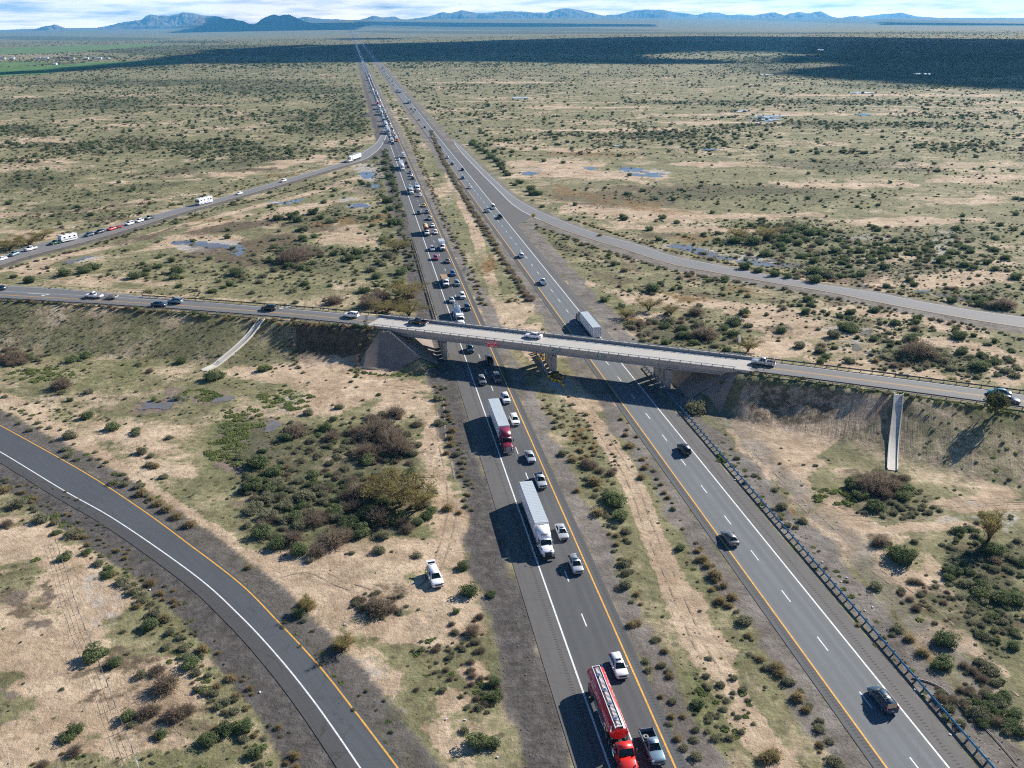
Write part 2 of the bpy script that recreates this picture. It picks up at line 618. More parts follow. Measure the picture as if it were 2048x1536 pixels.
def poly_paint(name, P, val=1.0, soft=2.0, ragged=5.0, warp=0.0):
    px = np.array([p.x for p in P]); py = np.array([p.y for p in P])
    mg = 12 + warp
    k = (GX > px.min() - mg) & (GX < px.max() + mg) & (GY > py.min() - mg) & (GY < py.max() + mg)
    if not k.any(): return
    x, y = GX[k], GY[k]
    if warp:
        x = x + (fbm(x + 7 * px[0], y, warp * .75, 5, .62) - .5) * warp * 1.5
        y = y + (fbm(x, y + 5 * py[0], warp * .75, 5, .62) - .5) * warp * 1.5
    inside = np.zeros(x.shape, bool)
    n = len(P)
    for i in range(n):
        j = (i + 1) % n
        c = ((py[i] > y) != (py[j] > y)) & (x < (px[j] - px[i]) * (y - py[i]) / (py[j] - py[i] + 1e-12) + px[i])
        inside ^= c
    d, _ = seg_dist(x, y, list(P) + [P[0]])
    sd = np.where(inside, d, -d) + WOB[k] * ragged
    MASK[name][k] = np.maximum(MASK[name][k], val * sstep(-soft, soft, sd))


def blob(name, s, val=1.0, soft=None, ragged=None):
    """s: px py width height [tilt degrees] per patch, measured on the photograph and laid on the ground"""
    for part in s.split(';'):
        q = [float(t) for t in part.split()]
        if len(q) < 4: continue
        an = R(q[4]) if len(q) > 4 else 0.0
        P = []
        for i in range(18):
            t = 2 * math.pi * i / 18
            ex, ey = q[2] / 2 * math.cos(t), q[3] / 2 * math.sin(t)
            P.append(G(q[0] + ex * math.cos(an) - ey * math.sin(an), q[1] + ex * math.sin(an) + ey * math.cos(an)))
        size = (P[0] - P[9]).length
        sz2 = min(size, (P[4] - P[13]).length)
        poly_paint(name, P, val, soft or max(0.8, sz2 * 0.26), ragged if ragged is not None else max(1.0, sz2 * 0.25), min(sz2, 60) * .75)


def stroke(name, P, width, val=1.0, ragged=1.5):
    d = near_dist(GX, GY, P, width + 8)
    k = d < width + 8
    sd = width / 2 - d[k] + WOB[k] * ragged
    MASK[name][k] = np.maximum(MASK[name][k], val * sstep(-0.7, 0.7, sd))


a_ = GX + KX * GY
wb = WOB * 6.0
far_k = GY < 16000
for lo, hi in ((15.0, 21.9), (35.4, 39.8), (53.6, 58.4), (70.8, 77.5)):
    MASK['gravel'] = np.maximum(MASK['gravel'], np.where(far_k, sstep(lo - 1.5, lo + 1.5, a_ + wb) * sstep(hi + 1.5, hi - 1.5, a_ + wb), 0))
MASK['gravel'] = np.maximum(MASK['gravel'], np.where((GY > 60) & (GY < 205), sstep(77, 80, a_ + wb) * sstep(88, 82, a_ + wb), 0) * 0.55)
stroke('gravel', offset_path(P_LLY, -2.4), 5.0, 0.75)
stroke('gravel', offset_path(P_LLW, 4.0), 7.0, 1.0, 2.0)
stroke('gravel', offset_path(P_ULN, 2.5), 6.0, 0.75, 2.0)
stroke('gravel', offset_path(P_RN, 3.2), 7.5, 0.85, 2.0)
stroke('gravel', offset_path(P_RF, -1.5), 3.5, 0.7, 1.5)
MASK['dark'] = np.where(a_ < 30, MASK['gravel'], 0)
MASK['dark'][near_dist(GX, GY, offset_path(P_LLW, 4.0), 9) < 9] = 1.0
# median: dirt track, weeds
TRACK_MED = path("1760 1700 1560 1536 1510 1470 1450 1370 1400 1290 1340 1150 1300 1060 1262 960 1205 865 1150 800 1060 700 1010 640 985 570 965 510 945 450 925 410 905 370 885 320 870 280 850 250")
stroke('bare', smooth_path(TRACK_MED, 120), 4.6, 1.0, 1.6)
blob('bare', "1020 628 110 50; 1040 660 160 40; 1400 1250 70 220 -28; 1330 1110 40 160 -22; 1210 800 90 60 20; 1120 770 90 40 10")
blob('green', "990 582 76 46; 965 520 40 60 20; 880 345 22 60 8; 905 400 26 60 12; 855 260 26 20; 1415 1400 70 170 -28; 1430 1470 60 130 -25; 1250 1180 20 160 -22", 0.75)
blob('orange', "978 530 34 56 20; 1165 872 40 40 30; 1185 900 20 50 25", 0.7)
blob('pan', "905 390 14 90 12", 0.4)
# left of the ramp
blob('bare', "60 1080 330 90 18; 170 1200 330 150; 60 1300 300 200; 120 1430 260 180; 30 1490 160 120; 270 1490 200 50; 320 1395 260 130 10")
blob('pan', "215 1215 90 90; 190 1170 60 40", 0.5)
blob('brown', "25 1200 80 50; 95 1190 40 70; 70 1250 70 30; 110 1285 26 16; 20 1350 40 60; 30 1440 60 30; 250 1330 260 60 -10; 240 1395 220 44 -8; 330 1450 190 90; 60 1215 90 30 -20", 0.5)
blob('wet', "66 1251 40 26; 97 1249 14 22; 92 1190 22 36; 8 1388 40 60 -40; 30 1200 40 30", 0.8)
blob('green', "90 1374 34 18; 40 1360 26 26; 75 1445 60 20; 370 1500 160 60; 330 1490 60 60; 300 1240 160 16 30; 210 1090 90 14 30", 0.5)
# between the ramp and the highway
stroke('bare', smooth_path(path("-40 785 40 815 120 868 200 925 290 985 370 1040 450 1105 540 1170 600 1220"), 60), 7.0, 0.9, 3.0)
blob('bare', "560 745 260 40 -4; 700 760 330 50 6; 640 800 300 60 -12; 820 800 180 80 30; 250 880 180 50 20; 330 930 150 60 25; 330 870 120 40; 560 930 60 60; 700 930 130 30; 760 1120 330 90; 900 1060 110 160; 700 1190 330 110; 880 1190 130 130; 800 1260 230 70; 905 1240 110 90; 700 1340 200 120 25; 640 1280 130 60 40; 900 1400 90 60; 950 1340 60 50; 890 1470 120 90; 560 1150 130 50 30; 870 930 60 200 -8; 905 1180 60 60; 600 1120 200 40 12; 500 1010 60 30")

blob('pan', "560 815 130 34 -25; 480 965 80 28; 60 790 120 30 12; 520 770 90 24 -10; 700 1330 150 70 30; 800 1420 110 60 20", 0.42)
blob('wet', "300 815 130 36 8; 420 800 110 30 -10; 350 785 70 26; 535 850 70 40 -15; 500 900 120 60 -20; 470 870 120 50; 470 930 70 60", 0.75)
blob('green', "150 745 230 60; 80 740 120 40; 240 770 160 40; 170 855 90 26 20; 130 830 60 20; 220 730 250 30; 460 880 130 110 -40; 560 800 110 36 -20; 830 1060 90 50; 400 800 60 16; 40 855 120 20 28; 220 700 430 60 12", 0.65)
blob('orange', "280 795 70 22; 750 1255 60 26; 765 1190 90 40; 715 1270 60 30; 470 925 90 40", 0.30)
blob('brown', "250 795 120 20; 330 800 70 30; 580 880 190 120; 700 960 330 190 8; 560 1010 160 110; 680 1060 330 120 5; 450 940 110 80; 760 1225 110 70; 860 1330 130 140 -20; 950 1390 110 70 30; 780 1190 120 60", 0.42)
blob('green', "830 1320 100 80; 770 1310 60 120 -25; 940 1300 60 60; 860 1370 110 80; 950 1380 70 40; 935 1445 110 60 20; 990 1330 50 110 -20", 0.45)
# right of the right carriageway, below the embankment
blob('bare', "1530 900 160 130 25; 1600 960 220 110 35; 1700 1060 260 120 30; 1830 1150 300 70 35; 1640 1040 110 90 40; 1930 1290 200 46 36; 1800 1055 420 26 -4; 1950 1010 230 26; 1730 1000 50 40; 1990 990 120 50; 2000 1430 140 40 20; 1860 1280 70 80 30; 1545 1010 40 160 -38; 1960 1370 60 50")
blob('pan', "2020 1045 70 60; 1950 1010 140 16; 1900 1040 160 14 -6", 0.5)
blob('brown', "1580 1000 30 120 -38; 1640 1110 30 60 -30; 1850 1190 110 60; 1900 1250 100 50; 1790 1230 80 60; 1900 1370 130 110 30; 1760 1080 60 40; 1690 980 130 70; 1960 1130 170 110 20; 1990 1230 110 60", 0.6)
blob('orange', "1850 1215 60 30; 1830 1290 40 70 -30; 1850 1312 50 40 30; 1900 1390 30 110 -35; 1640 1085 40 40; 1600 1040 26 70 -35; 1930 1430 24 90 -40; 1985 1500 40 60 -35", 0.8)
blob('green', "1640 985 50 26 30; 1690 1005 40 40; 1800 1105 100 60; 1740 1080 30 20; 1930 1400 40 80; 1870 1015 70 12; 1450 880 30 50 -40; 1820 1200 120 20 -8; 1910 1165 60 20", 0.7)
# embankment faces: bare cut below the parapet ends, grass elsewhere
def face(name, s, val=1.0):
    P = []
    v = [float(t) for t in s.split()]
    for i in range(0, len(v), 3):
        P.append(G(v[i], v[i + 1], v[i + 2]))
    poly_paint(name, P, val, 1.0, 2.0)


face('bare', "588 652 5.6 700 662 6.2 745 672 5 710 735 0 640 740 0 600 715 2 595 690 3.5")
face('brown', "588 646 6.4 760 660 6.6 735 700 3.6 590 690 4", 0.8)  # dark soil, with shade of the steep upper bank painted in
face('bare', "1492 760 6.6 1640 775 6.4 1790 798 6 1780 830 4.5 1700 850 3 1640 900 1 1600 960 0 1480 910 0 1450 850 1")
face('brown', "1490 752 6.8 1660 768 6.6 1700 800 5.4 1650 826 4.2 1500 826 3.4", 0.45)  # brown soil that also carries part of the scarp's shadow in its colour
face('green', "0 606 6.6 250 622 6.6 520 640 6.6 560 652 6 590 735 0 480 725 0.5 330 700 0.5 100 680 1 0 670 1", 0.30)
face('green', "1500 744 6.9 1800 782 6.9 2048 826 6.9 2048 850 6 1800 800 6.3 1500 760 6.6", 0.75)
face('brown', "1640 860 2.5 1785 810 5.6 1783 940 0 1640 930 0", 0.35)
face('green', "1812 815 5.7 2048 845 6 2048 960 0 1806 944 0", 0.42)
# beyond the overpass, right
blob('bare', "1130 560 130 26 20; 1330 600 230 40 6; 1450 610 240 22 6; 1290 650 90 60; 1560 650 330 60 10; 1750 740 330 40 8; 1560 700 170 40; 1830 640 380 24 8; 1950 700 260 30 12; 2020 740 90 60; 1180 350 330 24; 1110 330 190 20; 1160 300 260 10; 1260 420 330 24 4; 1380 460 330 16 2; 1680 560 230 36; 1900 560 270 44; 1780 520 200 24; 1500 432 330 14; 1830 440 330 16; 1920 400 190 16; 1680 370 330 14; 1850 330 380 12; 1500 330 330 12; 1960 360 200 20; 1230 260 330 8; 1650 230 800 5; 1900 205 330 6; 1180 215 300 6; 1800 190 490 5; 1700 130 300 4; 1450 245 300 6; 1000 165 300 4", 0.85)
stroke('bare', smooth_path(path("900 203 1300 206 1500 208 1700 211 2048 219 2200 223"), 40), 9.0, 1.0, 2.0)
blob('pan', "1400 505 150 22 8; 1500 520 120 16 8; 1690 660 130 12; 1700 690 70 26; 1740 705 30 20; 1960 600 120 12; 1290 345 120 16; 1700 475 260 10; 1880 490 60 90; 1060 340 70 10", 0.55)
blob('orange', "1200 400 130 30 12; 1320 420 230 24 6; 1390 480 120 18; 1180 310 200 12; 1120 380 60 30; 1390 600 90 14; 1480 580 100 16 8; 1350 590 130 16 12; 1260 640 70 22", 0.55)
blob('brown', "1260 560 170 22 10; 1400 590 190 14 8; 1520 600 90 14 8; 1230 400 300 40 6; 1400 380 400 30; 1150 500 120 26 15; 1330 470 160 22; 1320 660 150 40; 1700 560 150 40; 1560 660 80 40; 1400 680 150 30; 1700 650 120 30; 1850 720 200 40; 1250 530 90 12 15; 1490 570 330 10 8; 1700 610 300 9 9; 1900 650 260 9 9", 0.6)
blob('green', "1260 300 260 14; 1500 390 400 20; 1750 350 400 20; 1550 330 240 12; 1850 400 200 14; 1700 430 300 14; 1930 330 200 14; 1260 560 60 30; 1900 640 60 22; 1700 640 110 26; 1640 680 100 20; 1980 470 160 20; 1400 270 330 9; 1900 270 300 8; 1180 455 70 14", 0.5)
blob('scrub', "700 960 320 200 8; 560 1010 170 110; 650 1060 300 100 5; 500 880 120 120; 650 870 230 70", 0.9)
blob('scrub', "1560 470 320 60 4; 1640 520 230 40 8; 1850 540 300 50; 1980 590 160 30; 1330 660 200 60; 1830 715 150 50; 1960 730 160 60; 1130 490 120 40 25; 1100 460 70 26 25; 1960 1180 190 220 20; 1990 1300 130 90; 1780 1010 180 40; 1300 580 60 20; 1700 540 150 40; 1500 390 500 40; 1700 330 400 30; 1850 480 330 60; 1300 270 200 14; 1750 250 500 14; 1600 205 800 12; 1850 170 400 14", 0.8)
# beyond the overpass, left
blob('bare', "720 370 110 40 30; 590 425 190 26 -16; 380 470 260 22 -18; 440 480 130 16; 220 560 260 18; 60 545 130 22 -15; 560 330 220 14 -10; 400 350 220 12; 240 410 230 16 -8; 60 470 160 20; 50 430 120 16; 690 470 130 40; 740 580 60 20; 560 640 160 8 4; 300 590 330 10 5; 420 600 330 10 5; 100 520 140 14 -15; 250 250 110 8; 110 280 130 8; 380 210 190 5; 560 230 120 5", 0.8)
stroke('bare', smooth_path(path("-40 548 60 530 170 505 280 475 380 448 470 425 560 402 640 380 700 358"), 60), 6.0, 0.9, 2.0)
blob('pan', "400 492 130 22; 570 405 60 10; 740 345 60 40; 720 412 60 10; 690 400 40 10; 170 520 60 8 -15", 0.7)
blob('wet', "440 497 130 26; 130 522 80 12 -15; 575 402 60 9; 660 370 70 12; 730 380 70 30", 0.5)
blob('orange', "760 430 90 26 -8; 690 440 60 18; 640 450 60 10; 560 350 90 8; 420 440 120 10", 0.6)
blob('brown', "520 490 230 50 -8; 440 460 220 24 -8; 620 450 130 30; 600 500 110 30; 480 520 160 26; 300 470 160 14 -14; 700 440 120 20; 500 340 160 10; 230 440 120 12", 0.65)
blob('green', "690 480 130 30; 560 590 330 30 4; 250 560 330 20 3; 640 400 330 16; 500 400 330 12 -10; 720 620 130 20; 810 610 60 60; 60 470 150 36 -14; 20 490 70 40; 420 560 300 16; 330 380 330 10", 0.42)
blob('scrub', "660 520 240 50 -4; 590 435 110 34; 590 510 110 50; 470 550 80 30; 650 430 100 20; 770 360 60 120 -4; 790 480 60 140 -4; 800 580 80 90; 150 420 260 40 -10; 250 380 260 26 -8; 60 360 190 40; 430 330 330 24 -8; 560 300 330 14; 300 290 500 24; 600 230 250 20; 200 210 500 26; 560 180 380 20; 640 260 200 26; 700 220 90 100; 60 260 160 24; 350 165 600 14", 0.75)
# irrigated fields far off on the left, tree belts and painted cloud-shadow bands across the plain
FIELD = np.zeros(GX.shape)


def field(s, val):
    P = [G(x, y) for x, y in pts(s)]
    px = np.array([p.x for p in P]); py = np.array([p.y for p in P])
    ins = np.zeros(GX.shape, bool)
    for i in range(len(P)):
        j = (i + 1) % len(P)
        c = ((py[i] > GY) != (py[j] > GY)) & (GX < (px[j] - px[i]) * (GY - py[i]) / (py[j] - py[i] + 1e-12) + px[i])
        ins ^= c
    FIELD[ins] = val


field("-140 139 50 134 130 129 190 124.5 260 122.6 380 118.5 380 124 250 131 150 139 90 149 -140 158", 1.0)
field("-140 126 0 124 90 124.5 104 126.5 60 133 -140 137", 0.9)
field("-140 99 130 92 320 87 330 91 150 104 -140 114", 0.8)
MASK['bare'] = np.maximum(MASK['bare'], np.where((FIELD == 0) & (GX < -1500) & (GY > 2600) & (GY < 3700), 0.45, 0))

for s, v in (("180 78 330 7", .9), ("60 76 300 5", .8), ("380 84 160 5", .8), ("600 100 900 22", .9), ("1500 95 1500 26", .9), ("1800 130 700 60", .8), ("1400 66 1400 5", 1), ("1000 61.5 700 3.5", 1), ("1800 50 700 3", .8), ("1500 48 900 2.5", .7), ("160 128 220 6", .6), ("420 108 300 8", .7)):
    blob('scrub', s, v, soft=20, ragged=60)  # dark scrub in the cloud-shadow bands puts their shade into the ground colour
MASK['scrub'] = np.where(FIELD > 0, 0, np.clip(MASK['scrub'] + 0.45 * sstep(700, 2600, GY) + WOBL * 0.5 * sstep(200, 600, GY), 0, 1))
for k in ('bare', 'green', 'brown', 'orange', 'wet', 'scrub', 'pan'):
    MASK[k] *= (1 - np.clip(MASK['gravel'], 0, 1) * (0.0 if k == 'wet' else 0.6))

me = bpy.data.meshes.new("ground")
idx = np.arange(NX * NY).reshape(NY, NX)
quads = np.stack([idx[:-1, :-1], idx[:-1, 1:], idx[1:, 1:], idx[1:, :-1]], -1).reshape(-1, 4)
me.vertices.add(NX * NY)
me.vertices.foreach_set('co', np.stack([GX, GY, GZ], -1).astype(np.float32).ravel())
me.loops.add(quads.size)
me.loops.foreach_set('vertex_index', quads.astype(np.int32).ravel())
me.polygons.add(len(quads))
me.polygons.foreach_set('loop_start', (np.arange(len(quads)) * 4).astype(np.int32))
me.polygons.foreach_set('use_smooth', np.ones(len(quads), bool))
me.update(calc_edges=True)
MASK['field'] = FIELD
MASK['slope'] = sstep(0.3, 1.2, embankment(GX, GY)) * sstep(6.95, 6.6, embankment(GX, GY)) * np.where(((GX > 52) & (GX < 90)) | ((GX < -40) & (GX > -68)), 0.85, 0.30)
for nm, ch in (('cover_a', ('bare', 'green', 'gravel', 'brown')), ('cover_b', ('orange', 'pan', 'wet', 'scrub')), ('cover_c', ('slope', 'field', 'dark', 'slope'))):
    at = me.color_attributes.new(nm, 'FLOAT_COLOR', 'POINT')
    at.data.foreach_set('color', np.stack([np.clip(MASK[c], 0, 1) for c in ch], -1).astype(np.float32).ravel())

gm, gn, gl, gb = mat_new("desert ground")
t = NT(gm)
bare, green, gravel, brown = t.attr('cover_a')
orange, pan, wet, scrub = t.attr('cover_b')
n_big = t.noise(0.013, 6, 0.6)
n_mid = t.noise(0.075, 8, 0.68, dist=0.4)
n_fin = t.noise(0.55, 7, 0.68)
n_gra = t.noise(2.6, 4, 0.7)


def cover(mask, width=0.16, gain=0.85):
    """a painted patch whose rim is broken up by the grain of the ground"""
    e = t.math('ADD', mask, t.math('MULTIPLY', t.math('SUBTRACT', t.math('ADD', t.math('MULTIPLY', n_mid, 0.45), t.math('MULTIPLY', n_fin, 0.55)), 0.5), gain * 2.6))
    return t.ramp(e, 0.5 - width, 0.5 + width)


sand = t.mix(t.ramp(n_mid, 0.32, 0.68), (0.365, 0.270, 0.182), (0.545, 0.430, 0.308))
sand = t.mix(t.math('MULTIPLY', t.ramp(n_fin, 0.5, 0.75), 0.45), sand, (0.29, 0.215, 0.14))
turf = t.mix(t.ramp(n_mid, 0.3, 0.7), (0.150, 0.148, 0.074), (0.275, 0.255, 0.142))
turf = t.mix(t.math('MULTIPLY', t.ramp(n_fin, 0.48, 0.72), 0.55), turf, (0.095, 0.098, 0.05))
mixf = t.math('ADD', t.math('MULTIPLY', n_big, 0.75), t.math('MULTIPLY', n_mid, 0.6))
mixf = t.math('ADD', mixf, t.math('MULTIPLY', t.math('SUBTRACT', n_fin, 0.5), 0.35))
mixf = t.math('SUBTRACT', mixf, t.math('MULTIPLY', scrub, 0.17))
base = t.mix(t.ramp(mixf, 0.66, 0.83), turf, sand)
base = t.mix(cover(bare), base, sand)
soil = t.mix(t.ramp(n_fin, 0.35, 0.65), (0.075, 0.058, 0.036), (0.165, 0.128, 0.082))
base = t.mix(cover(brown), base, soil)
grass = t.mix(t.ramp(n_fin, 0.35, 0.68), (0.085, 0.100, 0.038), (0.19, 0.205, 0.082))
base = t.mix(t.math('MULTIPLY', cover(green), t.math('ADD', 0.30, t.math('MULTIPLY', t.ramp(t.noise(0.9, 6, 0.72), 0.40, 0.62), 0.65))), base, grass)
weed = t.mix(t.ramp(n_fin, 0.35, 0.65), (0.115, 0.068, 0.028), (0.26, 0.165, 0.065))
base = t.mix(cover(orange), base, weed)
base = t.mix(cover(pan), base, t.mix(n_fin, (0.33, 0.30, 0.265), (0.45, 0.42, 0.375)))
base = t.mix(cover(wet), base, t.mix(n_fin, (0.16, 0.13, 0.11), (0.24, 0.185, 0.145)))
scr_n = t.math('ADD', t.math('MULTIPLY', t.noise(0.11, 4, 0.6), 0.6), t.math('MULTIPLY', t.noise(0.018, 6, 0.65), 0.5))
base = t.mix(t.math('MULTIPLY', t.ramp(t.math('ADD', scr_n, t.math('MULTIPLY', scrub, 0.22)), 0.60, 0.76), t.math('MULTIPLY', scrub, 0.9)), base, (0.080, 0.088, 0.045))
grav = t.mix(t.ramp(n_mid, 0.3, 0.7), (0.135, 0.120, 0.106), (0.235, 0.212, 0.188))
grav = t.mix(t.math('MULTIPLY', t.ramp(n_gra, 0.5, 0.75), 0.6), grav, (0.31, 0.28, 0.25))
grav = t.mix(t.math('MULTIPLY', t.ramp(n_fin, 0.55, 0.75), 0.5), grav, (0.075, 0.066, 0.058))
slope_r, slope_u, dark_g, slope_a = t.attr('cover_c')
grav = t.mix(t.math('MULTIPLY', dark_g, 0.9), grav, t.mix(t.ramp(n_fin, 0.35, 0.7), (0.060, 0.056, 0.055), (0.125, 0.115, 0.108)))
base = t.mix(cover(gravel, 0.3, 0.6), base, grav)
base = t.mix(t.math('MULTIPLY', t.math('SUBTRACT', n_gra, 0.5), 0.5), base, (0.08, 0.065, 0.05))
gb.inputs['Roughness'].default_value = 0.95
gb.inputs['Specular IOR Level'].default_value = 0.15
# tufts of dry annual growth standing close together wherever the ground is not bare
vor = gn.new('ShaderNodeTexVoronoi'); vor.inputs['Scale'].default_value = 0.62; vor.inputs['Randomness'].default_value = 1.0
gl.new(t.pos(), vor.inputs['Vector'])
vsep = gn.new('ShaderNodeSeparateColor'); gl.new(vor.outputs['Color'], vsep.inputs[0])
tuft = t.math('SUBTRACT', 1.0, t.ramp(t.math('ADD', vor.outputs['Distance'], t.math('MULTIPLY', n_gra, 0.25)), 0.30, 0.62))
tuft = t.math('MULTIPLY', tuft, t.ramp(vsep.outputs[0], 0.45, 0.70))
keep = t.math('SUBTRACT', 1.0, t.math('MULTIPLY', t.math('ADD', t.math('ADD', cover(bare), cover(gravel, 0.3, 0.6)), t.math('ADD', cover(pan), t.ramp(mixf, 0.70, 0.9)), True), 0.82))
base = t.mix(t.math('MULTIPLY', t.math('MULTIPLY', tuft, keep), 0.80), base, t.mix(vsep.outputs[1], (0.060, 0.062, 0.032), (0.135, 0.130, 0.075)))
# rills washed down the embankment faces
cmb = gn.new('ShaderNodeCombineXYZ')
dot = gn.new('ShaderNodeVectorMath'); dot.operation = 'DOT_PRODUCT'; dot.inputs[1].default_value = (0.925, -0.378, 0)
dot2 = gn.new('ShaderNodeVectorMath'); dot2.operation = 'DOT_PRODUCT'; dot2.inputs[1].default_value = (-0.378 * 0.06, -0.925 * 0.06, 0)
gl.new(t.pos(), dot.inputs[0]); gl.new(t.pos(), dot2.inputs[0])
gl.new(dot.outputs['Value'], cmb.inputs[0]); gl.new(dot2.outputs['Value'], cmb.inputs[1])
rill = t.noise(1.35, 5, 0.7, cmb.outputs[0])
base = t.mix(t.math('MULTIPLY', t.math('MULTIPLY', slope_r, t.ramp(rill, 0.48, 0.68)), 0.6), base, (0.085, 0.066, 0.046))
crop = t.mix(t.ramp(t.noise(0.02, 4), .35, .65), (0.055, 0.135, 0.035), (0.12, 0.22, 0.07))
base = t.mix(slope_u, base, crop)
mot = t.noise(0.30, 9, 0.78)
base = t.mix(1.0, base, t.mix(t.ramp(mot, 0.30, 0.72), (0.66, 0.64, 0.62), (1.22, 1.22, 1.22)), 'MULTIPLY')
gl.new(base, gb.inputs['Base Color'])
hgt = t.math('ADD', t.math('MULTIPLY', t.math('MULTIPLY', slope_r, rill), 2.2), t.math('ADD', t.math('MULTIPLY', n_fin, 0.8), t.math('MULTIPLY', n_gra, 0.25)))
t.bump(gb, t.math('ADD', hgt, t.math('MULTIPLY', mot, 0.8)), 0.9, 0.45)
me.materials.append(gm)
tag(link("ground", me), kind='structure')


# ------------------------------------------------------------------ pavements and paint
def strip(name, A, B, z, m, kind='structure', follow=None):
    """sheet between two paths of equal count; UV in metres: u across from A, v along"""
    me = bpy.data.meshes.new(name)
    n = len(A)
    V, F, UV = [], [], []
    s = 0.0
    for i in range(n):
        if i: s += ((A[i] + B[i]) / 2 - (A[i - 1] + B[i - 1]) / 2).length
        w = (B[i] - A[i]).length
        for p, u in ((A[i], 0.0), (B[i], w)):
            V.append((p.x, p.y, z + (follow(p.x, p.y) if follow else 0.0))); UV.append((u, s))
    for i in range(n - 1):
        F.append((2 * i, 2 * i + 1, 2 * i + 3, 2 * i + 2))
    me.from_pydata(V, [], F)
    uv = me.uv_layers.new(name='UVMap')
    for lp in me.loops:
        uv.data[lp.index].uv = UV[lp.vertex_index]
    if me.polygons and me.polygons[0].normal.z < 0:
        me.flip_normals()
    me.materials.append(m)
    return tag(link(name, me), kind=kind) if kind else link(name, me)


def tracks(s, gap=1.7, w=0.34, name='tyre_tracks'):
    P = smooth_path(path(s), 90)
    mb = MB()
    for o in (-gap / 2, gap / 2):
        L, Q = offset_path(P, o - w / 2), offset_path(P, o + w / 2)
        zl = ground_z(np.array([p.x for p in L]), np.array([p.y for p in L])) + 0.06
        zq = ground_z(np.array([p.x for p in Q]), np.array([p.y for p in Q])) + 0.06
        for i in range(len(P) - 1):
            if vnoise(np.array([i * .21 + o]), np.array([P[0].x]))[0] < .30: continue
            mb.quad((L[i].x, L[i].y, zl[i]), (Q[i].x, Q[i].y, zq[i]), (Q[i + 1].x, Q[i + 1].y, zq[i + 1]), (L[i + 1].x, L[i + 1].y, zl[i + 1]))
    tag(mb.build(name, M['rut']), kind='structure')


m, n_, l_, b_ = mat_new('pressed sand')
tt = NT(m)
l_.new(tt.mix(tt.ramp(tt.noise(0.5, 6, 0.7), 0.35, 0.65), (0.24, 0.18, 0.125), (0.36, 0.275, 0.19)), b_.inputs['Base Color'])
b_.inputs['Roughness'].default_value = 0.95
M['rut'] = m
tb_, mx_ = n_.new('ShaderNodeBsdfTransparent'), n_.new('ShaderNodeMixShader')      # worn away in places
l_.new(tt.ramp(tt.noise(0.35, 7, 0.75), 0.42, 0.62), mx_.inputs[0])
l_.new(tb_.outputs[0], mx_.inputs[1]); l_.new(b_.outputs[0], mx_.inputs[2])
l_.new(mx_.outputs[0], next(q for q in n_ if q.type == 'OUTPUT_MATERIAL').inputs['Surface'])
for s in ("870 1152 840 1180 760 1190 690 1170 620 1140 560 1150", "872 1140 890 1090 905 1020 900 950 885 880 880 800", "600 780 700 770 800 775 870 790", "1450 1370 1400 1290 1340 1150 1300 1060 1262 960 1205 865", "1500 905 1560 965 1640 1040 1740 1130 1850 1210 1960 1310 2048 1390", "1640 1010 1740 1030 1850 1020 1950 1005 2048 998", "1700 1035 1800 1040 1900 1022 2048 1012", "1560 650 1660 655 1760 668 1880 690 2000 705"):
    tracks(s)
HY = spaced(36, 15500, lambda y: max(8, y * 0.03), 1.0)
FR = lambda x, y: float(far_rise(np.array([x]), np.array([y]))[0]) + max(0.0, (y - 1500) * 3e-5)
lanes = lambda e: [(e + 1.05, 0.75, 0.80), (e + 2.75, 0.75, 0.82), (e + 5.0, 0.85, 0.74), (e + 6.6, 0.75, 0.78), (e + 1.9, 0.3, 0.9)]
as_left = asphalt("left carriageway asphalt", (0.067, 0.070, 0.074), lanes(0.2), 0.22)
as_right = asphalt("right carriageway asphalt", (0.120, 0.132, 0.142), lanes(0.2), 0.18)
as_ramp = asphalt("ramp asphalt", (0.060, 0.068, 0.078), [], 0.35)
as_grey = asphalt("worn ramp asphalt", (0.155, 0.155, 0.158), [(2.2, 0.7, 0.82)], 0.25)
as_shld = asphalt("shoulder asphalt", (0.090, 0.086, 0.083), [], 0.4)
as_cross = asphalt("crossroad asphalt", (0.125, 0.127, 0.131), [(2.0, 0.6, 0.85), (6.3, 0.6, 0.85)], 0.3)

sect = lambda x0: [hw(x0, y) for y in HY]
strip("road_left_carriageway", sect(25.75), sect(34.15), ROAD_Z, as_left, follow=FR)
strip("road_left_shoulder_outer", sect(21.6), sect(25.75), ROAD_Z - 0.004, as_shld, follow=FR)
strip("road_left_shoulder_inner", sect(34.15), sect(35.6), ROAD_Z - 0.004, as_left, follow=FR)
strip("road_right_carriageway", sect(59.75), sect(67.65), ROAD_Z, as_right, follow=FR)
strip("road_right_shoulder_inner", sect(58.3), sect(59.75), ROAD_Z - 0.004, as_left, follow=FR)
strip("road_right_shoulder_outer", sect(67.65), sect(70.9), ROAD_Z - 0.004, as_shld, follow=FR)
strip("road_on_ramp", offset_path(P_LLY, -0.5), offset_path(P_LLW, 0.35), ROAD_Z + 0.004, as_ramp)
strip("road_on_ramp_shoulder", offset_path(P_LLW, 0.35), offset_path(P_LLW, 2.4), ROAD_Z, asphalt("ramp shoulder asphalt", (0.055, 0.055, 0.057), [], 0.6))
strip("road_off_ramp", offset_path(P_ULN, 0.9), offset_path(P_ULF, -0.4), ROAD_Z + 0.008, as_grey)
strip("road_slip_ramp", offset_path(P_RN, 0.7), offset_path(P_RF, -0.3), ROAD_Z + 0.008, as_grey)
